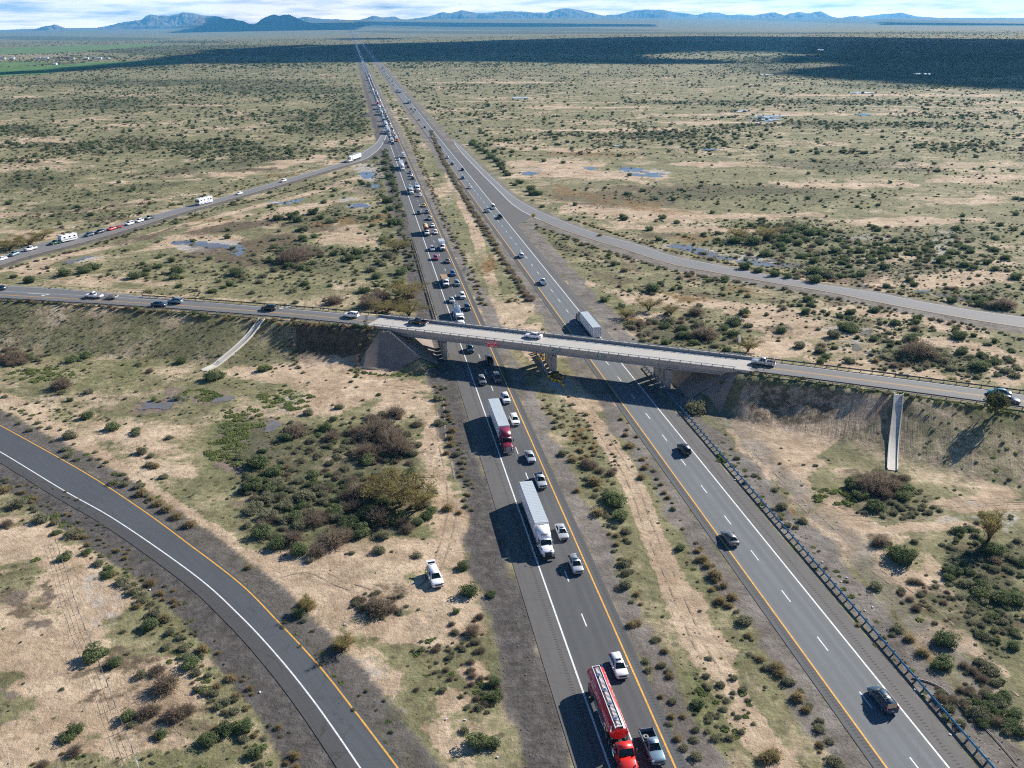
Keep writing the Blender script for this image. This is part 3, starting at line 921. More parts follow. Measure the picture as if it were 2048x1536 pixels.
# paved gore between carriageway and slip ramp, and between carriageway and off-ramp
gy = [G(916.6, 303.4), G(962, 360), G(1005.5, 416.7), G(1035, 452)]
gb_ = [G(924.4, 306.4), G(980, 364), G(1034, 415), G(1064, 434)]
strip("road_gore_right", smooth_path([hw(69.5, p.y) for p in gy], 20), smooth_path(gb_, 20), ROAD_Z - 0.008, as_shld)
strip("road_gore_left", smooth_path([hw(23.5, y) for y in (900, 800, 700, 640)], 20), smooth_path([hw(23.0, 900), G(768, 272), G(760, 292), hw(20.5, 640)], 20), ROAD_Z - 0.008, as_shld)

half_far = lambda p: float(np.interp(p.x, [-150, -112, -85, -60], [9.7, 5.6, 4.3, 4.1]))
cl_l = [p for p in P_CL if p.x < DECK_A.x - 2.0] + [DECK_A - DK_DIR * 1.0]
cl_r = [DECK_B + DK_DIR * 1.0] + [p for p in P_CL if p.x > DECK_B.x + 2.0]
for nm, seg in (("road_crossroad_west", cl_l), ("road_crossroad_east", cl_r)):
    nrm = offset_path(seg, 1.0)
    A = [p + (q - p) * 4.6 for p, q in zip(seg, nrm)]
    B = [p - (q - p) * (half_far(p) + 0.7) for p, q in zip(seg, nrm)]
    strip(nm, A, B, EMB + ROAD_Z, as_cross)


def line_strip(name, P, width, z, m, follow=None):
    return strip(name, offset_path(P, -width / 2), offset_path(P, width / 2), z, m, follow=follow)


MZ = ROAD_Z + 0.012
LINE_FOLLOW = lambda x, y: FR(x, y) + max(0.0, (y - 900) * 2e-5)
for x0, m, nm in ((LW, M['white_line'], 'road_marking_white_edge'), (LY, M['yellow_line'], 'road_marking_yellow_edge'), (RY, M['yellow_line'], 'road_marking_yellow_edge'), (RW, M['white_line'], 'road_marking_white_edge')):
    line_strip(nm, sect(x0), 0.26, MZ, m, LINE_FOLLOW)
for e0, ph in (((LW + LY) / 2, 0.0), ((RW + RY) / 2, 0.0)):
    mb = MB()
    base_y = G(1101, 1067.6).y if e0 < 40 else G(1501.2, 1101.3).y
    k = -8
    while True:
        y = base_y + k * 12.24
        k += 1
        if y > 1500: break
        if y < 40: continue
        c0, c1 = hw(e0, y), hw(e0, y - 3.3)
        w = HW_N * 0.10
        mb.quad(tuple(c1 - w + Vector((0, 0, MZ))), tuple(c1 + w + Vector((0, 0, MZ))), tuple(c0 + w + Vector((0, 0, MZ))), tuple(c0 - w + Vector((0, 0, MZ))))
    tag(mb.build('road_marking_lane_dashes', M['white_line']), kind='structure')
line_strip('road_marking_ramp_yellow', P_LLY, 0.24, MZ + 0.004, M['yellow_line'])
line_strip('road_marking_ramp_white', P_LLW, 0.22, MZ + 0.004, M['white_line'])
line_strip('road_marking_off_ramp', [p for p in offset_path(P_ULN, 0.15) if p.y > 640], 0.30, MZ + 0.008, M['white_line'])
line_strip('road_marking_off_ramp', [p for p in offset_path(P_ULN, 0.15) if p.y <= 645], 0.20, MZ + 0.008, M['yellow_line'])
line_strip('road_marking_off_ramp', offset_path(P_ULF, 0.35), 0.22, MZ + 0.008, M['white_line'])
line_strip('road_marking_slip_ramp', [p for p in P_RN if p.y > 432], 0.30, MZ + 0.008, M['white_line'])
line_strip('road_marking_slip_ramp', [p for p in P_RN if p.y <= 434], 0.20, MZ + 0.008, M['yellow_line'])
line_strip('road_marking_slip_ramp', offset_path(P_RF, 0.5), 0.14, MZ + 0.008, M['white_line'])
for seg in (cl_l, cl_r):
    for o in (-0.19, 0.19):
        line_strip('road_marking_double_yellow', offset_path(seg, o), 0.15, EMB + MZ, M['yellow_line'])
    line_strip('road_marking_crossroad_edge', offset_path(seg, 3.75), 0.14, EMB + MZ, M['white_line'])
    nrm = offset_path(seg, 1.0)
    line_strip('road_marking_crossroad_edge', [p - (q - p) * half_far(p) for p, q in zip(seg, nrm)], 0.14, EMB + MZ, M['white_line'])
seg = [p for p in cl_l if p.x < -104]
line_strip('road_marking_turn_lane', offset_path(seg, -3.9), 0.12, EMB + MZ, M['white_line'])
c = G(78, 588, EMB)
mb = MB()
t_ = (CL[2] - CL[1]).normalized(); n_ = Vector((t_.y, -t_.x, 0))
zz = Vector((0, 0, EMB + MZ + 0.004))
c = Vector((c.x, c.y, 0)); P4 = lambda a, b: tuple(c + t_ * a + n_ * b + zz)
mb.quad(P4(-4, -.12), P4(-4, .12), P4(4, .12), P4(4, -.12))
mb.quad(P4(3.6, -.12), P4(4, .12), P4(3.0, 1.6), P4(2.6, 1.4))
mb.add([P4(2.2, 1.9), P4(3.6, 2.1), P4(2.2, 0.7)], [(0, 1, 2)])
tag(mb.build('road_marking_turn_arrow', M['white_line']), kind='structure')
# rumble strips beside the edge lines
for x0 in (35.0, 59.2, 69.0, 24.6):
    mb = MB()
    for i in range(520):
        y = 78 + i * 0.6
        if 219 < y < 222: continue
        p = hw(x0, y, MZ - 0.004)
        mb.quad(*[tuple(p + HW_N * a * 0.22 + HW_DIR * b * 0.09) for a, b in ((-1, -1), (1, -1), (1, 1), (-1, 1))])
    tag(mb.build('road_rumble_strip', plain('rumble strip %d' % int(x0), (0.055, 0.054, 0.054), 0.9)), kind='structure')
# ------------------------------------------------------------------ overpass
LB = (DECK_B - DECK_A).length


def D(u, v, z):
    p = DECK_A + DK_DIR * u + DK_N * v
    return (p.x, p.y, z)


def dbox(mb, u0, u1, v0, v1, z0, z1, mat=0):
    c = [D(u, v, z) for z in (z0, z1) for u, v in ((u0, v1), (u1, v1), (u1, v0), (u0, v0))]
    return mb.add(c, [(3, 2, 1, 0), (4, 5, 6, 7), (0, 1, 5, 4), (1, 2, 6, 5), (2, 3, 7, 6), (3, 0, 4, 7)], mat)


DTOP = EMB + ROAD_Z
bridge = empty('highway_overpass', DECK_A.lerp(DECK_B, 0.5), 0, 'long pale concrete overpass carrying the crossroad above both carriageways', 'bridge')
bridge_inv = Matrix.Translation(-bridge.location)


def bpart(mb, name, m, parent=None):
    """a mesh built in world coordinates made a child of the bridge"""
    o = mb.build(name, m, parent or bridge)
    o.matrix_parent_inverse = bridge_inv if parent is None else Matrix()
    return o


mb = MB()
for i in range(20):                                   # deck cast in panels with open joints between them
    dbox(mb, LB * i / 20 + 0.012, LB * (i + 1) / 20 - 0.012, -4.74, 4.74, 6.78, DTOP + 0.003)
dbox(mb, -3.2, -0.012, -4.74, 4.74, 6.78, DTOP + 0.004)
dbox(mb, LB + 0.012, LB + 3.6, -4.74, 4.74, 6.78, DTOP + 0.004)
bpart(mb, 'deck', M['deckcon'])
for s in (1, -1):
    mb = MB()
    for i in range(13):
        dbox(mb, LB * i / 13 + 0.01, LB * (i + 1) / 13 - 0.01, *sorted((s * 4.75, s * 5.22)), 6.66, 7.72)
    for u0, u1 in ((-4.2, -0.01), (LB + 0.01, LB + 4.6)):
        dbox(mb, u0, u1, *sorted((s * 4.75, s * 5.22)), 5.9, 7.66)
    bpart(mb, 'parapet', M['concrete'])
    mb = MB()
    k = 0
    while k * 2.62 < LB:
        dbox(mb, k * 2.62 + 0.02, k * 2.62 + 0.22, s * 4.99 - 0.12, s * 4.99 + 0.12, 7.72, 8.02)
        k += 1
    dbox(mb, -0.5, LB + 0.5, s * 4.99 - 0.06 - s * 0.14, s * 4.99 + 0.06 - s * 0.14, 8.02, 8.12)
    bpart(mb, 'railing', M['steel'])
for v in (-4.2, -2.1, 0.0, 2.1, 4.2):
    mb = MB()
    for i, (u0, u1) in enumerate(((0.3, 19.0), (19.05, 50.7), (50.75, 81.0), (81.05, LB - 0.3))):
        dbox(mb, u0, u1, v - 0.42, v + 0.42, 5.42, 5.72)
        dbox(mb, u0, u1, v - 0.26, v + 0.26, 5.72, 6.78)
    bpart(mb, 'girder', M['girdercon'])
for u in (9.5, 35, 66, 90):
    bpart(dbox(MB(), u - 0.15, u + 0.15, -3.9, 3.9, 5.75, 6.7), 'diaphragm', M['girdercon'])
ANG_H = math.atan2(HW_DIR.y, HW_DIR.x)
for a, u in ((20.2, 18.9), (47.8, 50.75), (74.3, 81.1)):
    c0 = DECK_A + DK_DIR * u
    mb = MB()
    for k in (-1.5, -0.5, 0.5, 1.5):
        p = c0 + HW_DIR * k * 3.1
        mb.box(p.x, p.y, 2.35, 1.75, 1.05, 5.3, ANG_H)
        mb.box(p.x, p.y, 5.24, 0.5, 0.5, 0.36, ANG_H)
    mb.box(c0.x, c0.y, 4.78, 10.9, 1.2, 0.56, ANG_H)
    bpart(mb, 'pier', M['concrete'])
for u0, u1, w0, w1 in ((-0.6, 0.25, -4.2, -0.6), (LB - 0.25, LB + 0.6, LB + 0.6, LB + 4.4)):
    mb = MB()
    dbox(mb, u0, u1, -5.2, 5.2, 3.2, 6.76)
    bpart(mb, 'abutment', M['concrete'])
    for s in (1, -1):
        mb = MB()
        v0, v1 = sorted((s * 4.9, s * 5.2))
        lo, hi = (3.2, 5.6) if w0 > 0 else (5.6, 3.2)
        cs = [D(w0, v1, lo), D(w1, v1, hi), D(w1, v0, hi), D(w0, v0, lo), D(w0, v1, 6.62), D(w1, v1, 6.62), D(w1, v0, 6.62), D(w0, v0, 6.62)]
        mb.add(cs, [(3, 2, 1, 0), (4, 5, 6, 7), (0, 1, 5, 4), (1, 2, 6, 5), (2, 3, 7, 6), (3, 0, 4, 7)])
        bpart(mb, 'wing_wall', M['concrete'])


def drape(name, P, step, off, m, label=None, cat=None, kind=None, wob=0.0):
    """a thin sheet of cells that follows the ground inside a closed outline"""
    px = np.array([p.x for p in P]); py = np.array([p.y for p in P])
    x = np.arange(px.min() - step, px.max() + step * 2, step); y = np.arange(py.min() - step, py.max() + step * 2, step)
    X, Y = np.meshgrid(x, y)
    cx, cy = (X[:-1, :-1] + X[1:, 1:]) / 2, (Y[:-1, :-1] + Y[1:, 1:]) / 2
    if wob:
        k = step * 3.2
        cx = cx + (fbm(X[:-1, :-1], Y[:-1, :-1], k * 2.2, 3) - 0.5) * wob
        cy = cy + (fbm(X[:-1, :-1] + 71, Y[:-1, :-1], k * 2.2, 3) - 0.5) * wob
    ins = np.zeros(cx.shape, bool)
    for i in range(len(P)):
        j = (i + 1) % len(P)
        ins ^= ((py[i] > cy) != (py[j] > cy)) & (cx < (px[j] - px[i]) * (cy - py[i]) / (py[j] - py[i] + 1e-12) + px[i])
    Z = ground_z(X.ravel(), Y.ravel()) + off
    n = X.shape[1]
    used, V, F = {}, [], []
    for r, c in zip(*np.nonzero(ins)):
        f = []
        for q in ((r, c), (r, c + 1), (r + 1, c + 1), (r + 1, c)):
            k = q[0] * n + q[1]
            if k not in used:
                used[k] = len(V); V.append((X.ravel()[k], Y.ravel()[k], Z[k]))
            f.append(used[k])
        F.append(f)
    mb = MB(); mb.add(V, F, 0, True)
    o = mb.build(name, m)
    return tag(o, label, cat, kind=kind)


vq = lambda a, v: (lambda u: Vector(D(u, v, 0)))((a - 3.9 - v * (DK_N.x + KX * DK_N.y)) / 0.8647)
def paving(quads, label):
    """concrete laid on the bank: each quad is ruled between its corners and follows the ground"""
    mb = MB()
    for a, b, c, d in quads:
        n = 14
        V = [[(a.lerp(b, i / n)).lerp(d.lerp(c, i / n), j / n) for j in range(n + 1)] for i in range(n + 1)]
        X = np.array([p.x for r in V for p in r]); Y = np.array([p.y for r in V for p in r])
        Z = ground_z(X, Y) + 0.17
        mb.add(list(zip(X, Y, Z)), [(i * (n + 1) + j, i * (n + 1) + j + 1, (i + 1) * (n + 1) + j + 1, (i + 1) * (n + 1) + j) for i in range(n) for j in range(n)], 0, False)
    o = mb.build('slope_paving', M['pavingcon'])
    bm = bmesh.new(); bm.from_mesh(o.data)
    bmesh.ops.remove_doubles(bm, verts=bm.verts, dist=0.01)
    bmesh.ops.recalc_face_normals(bm, faces=bm.faces)
    bm.to_mesh(o.data); bm.free()
    tag(o, label, 'slope paving')


_a, _b = vq(5.8, 5.6), vq(17.9, 9.5)
paving([(G(760, 667, 6.3), G(709, 736, 0.1), G(786, 743.5, 0), _a), (_a, G(786, 743.5, 0), G(835, 738, 0), _a), (_a, G(835, 738, 0), _b, _a), (_a, _b, vq(17.9, -9), vq(5.8, -9))],
       'brown grey slope paving under the left end of the overpass, beside the eroded cut')
_a, _b = vq(87.8, 5.6), vq(76.2, 11)
paving([(G(1479, 748, 6.4), G(1440, 829, 0), _a, _a), (_a, G(1440, 829, 0), G(1398, 800, 0), _a), (_a, G(1398, 800, 0), _b, _a), (_a, _b, vq(76.2, -9), vq(87.8, -9))],
       'brown grey slope paving under the right end of the overpass, behind the big pale bush')


def chute(pa, label, w=0.85):
    P = smooth_path(pa, 60)
    mb = MB()
    zs = ground_z(np.array([p.x for p in P]), np.array([p.y for p in P])) + 0.14
    L, Rr = offset_path(P, -w), offset_path(P, w)
    def run(A, B, h0, h1):
        secs = []
        for i in range(len(P)):
            a, b = A[i], B[i]
            secs.append([(a.x, a.y, zs[i] - 0.3), (a.x, a.y, zs[i] + h0), (b.x, b.y, zs[i] + h1), (b.x, b.y, zs[i] - 0.3)])
        mb.loft(secs, 0, False)
    run(L, Rr, 0.0, 0.0)
    run(offset_path(P, -w - 0.22), L, 0.3, 0.3)
    run(Rr, offset_path(P, w + 0.22), 0.3, 0.3)
    tag(mb.build('drainage_chute', M['chutecon']), label, 'drainage chute')


chute([G(524, 638.5, 7.0), G(498, 661, 5.6), G(455, 700, 2.9), G(408, 742, 0.05)], 'pale concrete drainage chute slanting down the left embankment beside the bare cut')
chute([G(1797, 789, 7.0), G(1796, 812, 5.9), G(1790, 870, 3), G(1784.5, 941, 0.05)], 'straight concrete drainage chute down the right embankment, with kerbs on both sides')
c = G(1806, 752, EMB)
chute([c, c + Vector((4.5, 11, -3)), c + Vector((7.5, 19, -6))], 'short concrete drainage chute on the far side of the crossroad at right', 1.3)
chute([G(560, 619, EMB), G(620, 614.5, 5.5), G(655, 612, 4)], 'thin concrete drainage chute behind the far guardrail of the left approach', 0.8)


# ------------------------------------------------------------------ guardrails
def guardrail(P, zbase, spacing, label, group, rail_m, face=1, post_m=None, blocks=True):
    """W-beam on posts along a path; face: which side the beam is on"""
    L = sum((b - a).length for a, b in zip(P, P[1:]))
    n = int(L / spacing) + 1
    Q = smooth_path([p.copy() for p in P], n)
    zf = zbase if callable(zbase) else (lambda p: zbase)
    t = empty('guardrail', (Q[0].x, Q[0].y, zf(Q[0])), 0, label, 'guardrail', group)
    inv = Matrix.Translation(-t.location)
    prof = [(0.00, 0.46), (0.08, 0.50), (0.08, 0.555), (0.01, 0.60), (0.01, 0.64), (0.08, 0.685), (0.08, 0.74), (0.00, 0.78)]
    fine = smooth_path([p.copy() for p in P], max(2, n))
    secs = []
    for i, p in enumerate(fine):
        tn = (fine[min(i + 1, len(fine) - 1)] - fine[max(i - 1, 0)]).normalized()
        nr = Vector((tn.y, -tn.x, 0)) * face
        z = zf(p)
        ring = [(p + nr * (0.17 + d), z + h) for d, h in prof] + [(p + nr * (0.13 + d), z + h) for d, h in prof[::-1]]
        secs.append([(q.x, q.y, h) for q, h in ring])
    mb = MB(); mb.loft(secs, 0, False)
    o = mb.build('rail', rail_m, t); o.matrix_parent_inverse = inv
    pm = MB(); pm.box(0, 0, 0.33, 0.17, 0.22, 0.98)
    if blocks: pm.box(0, 0.15 * face, 0.62, 0.15, 0.14, 0.36)
    pme = pm.mesh('post', [post_m or M['timber']])
    for i, p in enumerate(Q[:100]):
        tn = (Q[min(i + 1, n - 1)] - Q[max(i - 1, 0)]).normalized()
        o = link('post', pme, t)
        o.location = (p.x - t.location.x, p.y - t.location.y, zf(p) - t.location.z)
        o.rotation_euler = (0, 0, math.atan2(tn.y, tn.x) - (math.pi / 2 * 0))
    return t


skylit_steel = plain('guardrail steel', (0.055, 0.25, 0.42), 0.32, 0.25, 0.15, 0.8)  # blue of the reflected sky painted into the base colour
dark_steel = plain('weathered guardrail steel', (0.10, 0.105, 0.11), 0.55, 0.5, 0.25, 0.8)  # the other rails, in a darker tone
guardrail([hw(72.7, y) for y in range(80, 240, 8)], 0.0, 1.93, 'long steel guardrail with timber posts along the right carriageway shoulder', None, skylit_steel, -1)
gl_p = [hw(20.9, y) for y in range(232, 226, -8)] + [hw(21.0 - 0.0 * y, y) for y in range(246, 395, 8)]
guardrail([hw(20.7, y) for y in range(250, 396, 8)], 0.0, 1.93, 'dark guardrail seen from behind on the left carriageway shoulder beyond the overpass', None, dark_steel, 1)
west = [p for p in P_CL if -172 < p.x < DECK_A.x - 3.5]
east = [p for p in P_CL if DECK_B.x + 3.5 < p.x < 150]
guardrail(offset_path(west, 5.35), EMB - 0.02, 3.0, 'guardrail on the near side of the crossroad, left of the overpass', None, dark_steel, -1)
guardrail(offset_path(east, 5.35), EMB - 0.02, 3.0, 'guardrail on the near side of the crossroad, right of the overpass', None, dark_steel, -1)
guardrail([q for q in offset_path([p for p in west if p.x > -120], -6.1)], EMB - 0.02, 2.6, 'guardrail on the far side of the crossroad, left of the overpass', None, dark_steel, 1)
guardrail(offset_path(east, -5.6), EMB - 0.02, 2.6, 'guardrail on the far side of the crossroad, right of the overpass', None, dark_steel, 1)


# ------------------------------------------------------------------ barriers, crash barrels, signs
def barrier(x0, y0, y1, label, marks):
    t = empty('concrete_barrier', hw(x0, (y0 + y1) / 2), 0, label, 'barrier')
    inv = Matrix.Translation(-t.location)
    secs = []
    for y in np.linspace(y0, y1, 12):
        p = hw(x0, y)
        secs.append([tuple(p + HW_N * d + Vector((0, 0, h))) for d, h in ((-.32, 0), (-.3, .1), (-.14, .4), (-.1, .95), (.1, .95), (.14, .4), (.3, .1), (.32, 0))])
    mb = MB(); mb.loft(secs, 0, False)
    o = mb.build('wall_block', M['girdercon'], t); o.matrix_parent_inverse = inv
    for k in range(marks):
        y = y0 + (y1 - y0) * (k + 0.6) / marks
        p = hw(x0, y)
        mb = MB(); mb.box(p.x, p.y, 0.962, 1.5, 0.17, 0.02, ANG_H)
        o = mb.build('reflector', M['lettering'], t); o.matrix_parent_inverse = inv
    return t


barrier(45.9, 225.5, 242.5, 'concrete barrier with white dashes on top against the middle pier', 4)
barrier(72.7, 240.2, 252.0, 'concrete barrier running along the right pier beneath the overpass', 3)

barrel = empty('crash_barrel', (0, 0, 0), 0)
mb = MB()
mb.loft([[(r * math.cos(2 * math.pi * k / 14), r * math.sin(2 * math.pi * k / 14), z) for k in range(14)] for r, z in ((.40, 0), (.43, .28), (.42, .3), (.46, .62), (.45, .64), (.48, .86))], 0)
mb.build('drum', M['barrel'], barrel)
mb = MB()
mb.loft([[(r * math.cos(2 * math.pi * k / 14), r * math.sin(2 * math.pi * k / 14), z) for k in range(14)] for r, z in ((.51, .86), (.51, .96), (.44, 1.0), (.1, 1.03))], 0)
mb.build('lid', M['barrel_lid'], barrel)
spots_n = pts("1098.4 755 1105 760 1110.8 763.5 1116.6 763 1120.5 766.5 1127 773 1123.8 758 1109.5 752.5 1115 750.5 1119.5 755")
spots_f = pts("1068.5 705.5 1072 708.5 1075 713 1076 718 1080.5 721.5 1082 716.5 1080 711 1085.4 712 1086 719")
for i, (x, y) in enumerate(spots_n + spots_f):
    b = barrel if i == 0 else copy_tree(barrel)
    p = G(x, y)
    b.location = (p.x, p.y, 0.09 if i in (4, 5) else 0.0)
    b.rotation_euler = (0, 0, i * 1.1)
    near = i < len(spots_n)
    lab = 'yellow crash barrel with black lid in the shaded cluster beside the middle pier' if near else 'yellow crash barrel standing in sun beyond the middle pier under the overpass'
    if i == 5: lab = 'yellow crash barrel nearest the camera, alone on the concrete pad by the middle pier'
    tag(b, lab, 'barrel', 'crash barrels at the near end of the middle pier' if near else 'crash barrels beyond the middle pier')
P = [G(1101, 768), G(1117, 778.5), G(1146, 772.5), G(1131, 760)]
mb = MB(); mb.add([(p.x, p.y, 0.0) for p in P] + [(p.x, p.y, 0.085) for p in P], [(4, 5, 6, 7), (0, 1, 5, 4), (1, 2, 6, 5), (2, 3, 7, 6), (3, 0, 4, 7)])
tag(mb.build('concrete_pad', M['concrete']), kind='structure')


def text_mesh(txt, size, m, name='lettering', bold=0.0, parent=None):
    cu = bpy.data.curves.new(name, 'FONT')
    cu.body = txt; cu.size = size; cu.align_x = 'CENTER'; cu.align_y = 'CENTER'; cu.extrude = 0.006; cu.offset = bold
    o = bpy.data.objects.new(name, cu)
    COL.objects.link(o)
    dg = bpy.context.evaluated_depsgraph_get()
    me = bpy.data.meshes.new_from_object(o.evaluated_get(dg))
    bpy.data.objects.remove(o)
    me.materials.clear(); me.materials.append(m)
    return link(name, me, parent)


def panel(w, h, m, parent, border=None, z=0.0, x=0.0, diamond=False):
    """upright sheet facing -Y"""
    mb = MB()
    if diamond:
        r = w / 2
        mb.add([(x + r * a, y, z + r * b) for y in (-0.015, 0.015) for a, b in ((0, -1), (1, 0), (0, 1), (-1, 0))], [(0, 1, 2, 3), (7, 6, 5, 4), (1, 0, 4, 5), (2, 1, 5, 6), (3, 2, 6, 7), (0, 3, 7, 4)])
    else:
        mb.box(x, 0, z, w, 0.03, h)
    o = mb.build('sign_panel', m, parent)
    if border:
        mb = MB(); b = 0.035 * min(w, h) + 0.01
        for cx, cz, sx, sz in ((x, z + h / 2 - b, w - b, b), (x, z - h / 2 + b, w - b, b), (x - w / 2 + b, z, b, h - 3 * b), (x + w / 2 - b, z, b, h - 3 * b)):
            mb.box(cx, -0.018, cz, sx, 0.006, sz)
        mb.build('border', border, o)
    return o


def words(parent, txt, size, m, x, z, bold=0.012, y=-0.022):
    o = text_mesh(txt, size, m, 'lettering', bold, parent)
    o.rotation_euler = (R(90), 0, 0); o.location = (x, y, z)


# WRONG WAY hung from the overpass face over the left carriageway
def on_face(px, py, v):
    """the point sighted at px, py that stands v metres out from the middle of the deck"""
    zs = np.linspace(3, 9, 121)
    return min((G(px, py, z) for z in zs), key=lambda q: abs((Vector((q.x, q.y, 0)) - Vector((DECK_A.x, DECK_A.y, 0))).dot(DK_N) - v))


c = on_face(984.3, 688.5, 6.15)
s = empty('wrong_way_sign', c, math.atan2(HW_DIR.y, HW_DIR.x) - R(90), 'red WRONG WAY sign on the overpass face above the left carriageway', 'sign')
sp = panel(2.75, 1.5, M['sign_red'], s, M['lettering'])
words(sp, 'WRONG', 0.60, M['lettering'], 0, 0.29, 0.008)
words(sp, 'WAY', 0.60, M['lettering'], 0, -0.33, 0.008)
mb = MB(); mb.box(-0.7, 0.55, 0.3, 0.1, 1.1, 0.1); mb.box(0.7, 0.32, 0.3, 0.1, 0.65, 0.1)
mb.build('bracket', M['steel'], s)
rot = math.atan2(DK_DIR.y, DK_DIR.x)
for (x, y), w, lab in (((1112.5, 701), 2.2, 'small green road name sign on the overpass face beside the middle pier'), ((1202, 712), 2.3, 'small green road name sign on the overpass face above the right carriageway')):
    s = empty('road_name_sign', on_face(x, y, 5.32), rot, lab, 'sign')
    sp = panel(w, 0.52, M['sign_green'], s)
    words(sp, 'Riggs Rd', 0.42, M['lettering'], 0, 0.0, 0.004)
    mb = MB(); mb.box(-0.6, 0.09, 0, 0.08, 0.15, 0.3); mb.box(0.6, 0.09, 0, 0.08, 0.15, 0.3)
    mb.build('bracket', M['steel'], s)


def post_sign(name, px, py, w, h, zc, m, label, posts=1, face=0.0, back=False, diamond=False, z0=0.0, txt=None):
    p = G(px, py, z0)
    s = empty(name, (p.x, p.y, z0 if z0 else gz(p.x, p.y)), face, label, 'sign')
    xs_ = [0.0] if posts == 1 else [-w * 0.32, w * 0.32]
    for x in xs_:
        mb = MB(); mb.box(x, 0.05, (zc + h * 0.4) / 2, 0.09, 0.06, zc + h * 0.4)
        mb.build('post', M['steel'], s)
    sp = panel(w, h, M['sign_back'] if back else m, s, None, zc, 0, diamond)
    if txt: words(sp, txt[0], txt[1], txt[2], 0, zc)
    return s


s = post_sign('curve_warning_sign', 1066.5, 442, 2.3, 2.3, 2.6, M['sign_yellow'], 'yellow diamond warning sign with a black arrow in the gore of the right ramp', 1, R(8), diamond=True)
mb = MB(); mb.box(-0.05, -0.02, 2.45, 0.16, 0.01, 0.62); mb.add([(-0.35, -0.024, 2.7), (0.22, -0.024, 2.7), (-0.05, -0.024, 3.15)], [(0, 1, 2)]); mb.box(0.14, -0.022, 2.3, 0.3, 0.01, 0.14)
mb.build('arrow', M['trim'], s)
post_sign('guide_sign', 815, 152, 5.2, 3.6, 4.6, M['sign_green'], 'green guide sign beside the distant right carriageway', 2, R(9))
post_sign('service_sign', 921, 270, 2.6, 1.8, 3.2, PAINTS and M['blue'], 'blue service sign among bushes beside the right carriageway', 2, R(9))
post_sign('plate_sign', 939.5, 286, 1.5, 2.4, 2.6, M['boxwhite'], 'white plate sign at the bush row beside the right carriageway', 1, R(9))
post_sign('exit_sign', 771, 291, 2.8, 2.0, 2.9, M['sign_green'], 'grey backed exit sign in the gore of the left off-ramp', 2, R(9) + math.pi, back=True)
post_sign('guide_sign', 736.5, 240, 4.2, 3.4, 4.2, M['sign_green'], 'grey backed guide sign left of the packed carriageway', 2, R(9) + math.pi, back=True)
post_sign('marker_sign', 734, 657, 0.75, 1.4, 3.0, M['boxwhite'], 'white topped roadside sign on the near guardrail left of the overpass', 1, R(200), z0=EMB, back=True)
post_sign('marker_sign', 1477, 707, 0.7, 2.0, 4.0, M['boxwhite'], 'tall narrow white sign behind the right end of the overpass', 1, R(20), z0=EMB - 0.6)
post_sign('delineator_post', 786.5, 656.5, 0.16, 0.5, 1.6, M['sign_back'], 'thin grey post on the left end of the overpass parapet', 1, 0, z0=EMB)


# ------------------------------------------------------------------ shallow rain puddles
m, n_, l_, b_ = mat_new("puddle water")
tt = NT(m)
l_.new(tt.mix(tt.noise(0.5, 4), (0.10, 0.095, 0.09), (0.20, 0.18, 0.155)), b_.inputs['Base Color'])
b_.inputs['Roughness'].default_value = 0.04
b_.inputs['IOR'].default_value = 1.34
tt.bump(b_, tt.noise(2.0, 3), 0.03, 0.02)
M['water'] = m
for s_ in ("385 487 80 9 4", "420 492 70 9 2", "478 503 36 22 -10", "462 494 40 10", "560 406 40 6 8", "590 402 34 5 -8", "735 350 30 14", "745 372 30 10", "715 412 46 8 4", "158 520 70 5 -15", "1040 196 34 4", "1482 222 38 5", "1527 240 34 9 -20", "1545 234 60 4", "1727 230 24 4", "1262 340 46 8 3", "1290 345 90 6 6", "1290 351 70 5 4", "1180 337 34 6", "1062 347 34 7", "1390 500 110 12 9", "1430 512 90 9 10", "1520 527 100 9 6", "1580 528 60 10 4", "1545 521 60 5 -6", "1500 515 26 5", "1850 583 30 6", "1900 592 60 7 6", "1925 600 60 7", "1720 571 24 7 20", "1740 667 30 12 -10", "1712 694 20 16", "1748 704 34 10", "1768 714 16 9", "310 812 60 18 8", "350 800 40 18", "440 800 50 12 -10", "535 852 44 20 -15", "1240 292 26 4", "1420 300 30 3", "1720 186 60 3", "1850 148 40 3", "1530 150 26 2.4", "1640 100 14 1.6"):
    q = [float(v) for v in s_.split()]
    an = R(q[4]) if len(q) > 4 else 0
    P = [G(q[0] + q[2] / 2 * math.cos(t) * math.cos(an) - q[3] / 2 * math.sin(t) * math.sin(an), q[1] + q[2] / 2 * math.cos(t) * math.sin(an) + q[3] / 2 * math.sin(t) * math.cos(an)) for t in np.linspace(0, 2 * math.pi, 21)[:-1]]
    size = min((P[0] - P[10]).length, (P[5] - P[15]).length)
    drape('water_puddle', P, max(0.45, size / 16), 0.06 if P[0].y < 600 else 0.4, M['water'], kind='structure', wob=size * 0.95)


# ------------------------------------------------------------------ mountains
def rock_mat(name, c0, c1, sc):
    m, n, l, b = mat_new(name)
    t = NT(m)
    f = t.noise(sc, 8, 0.65)
    l.new(t.mix(t.ramp(f, 0.35, 0.65), c0, c1), b.inputs['Base Color'])
    b.inputs['Roughness'].default_value = 0.95
    return m


M['rock'] = rock_mat('mountain rock', (0.10, 0.078, 0.062), (0.20, 0.165, 0.135), 0.004)
M['rock_shaded'] = rock_mat('cloud-shaded hill rock', (0.05, 0.046, 0.036), (0.10, 0.085, 0.065), 0.01)  # darker copy of the rock, cloud shade on the hills put into its colour


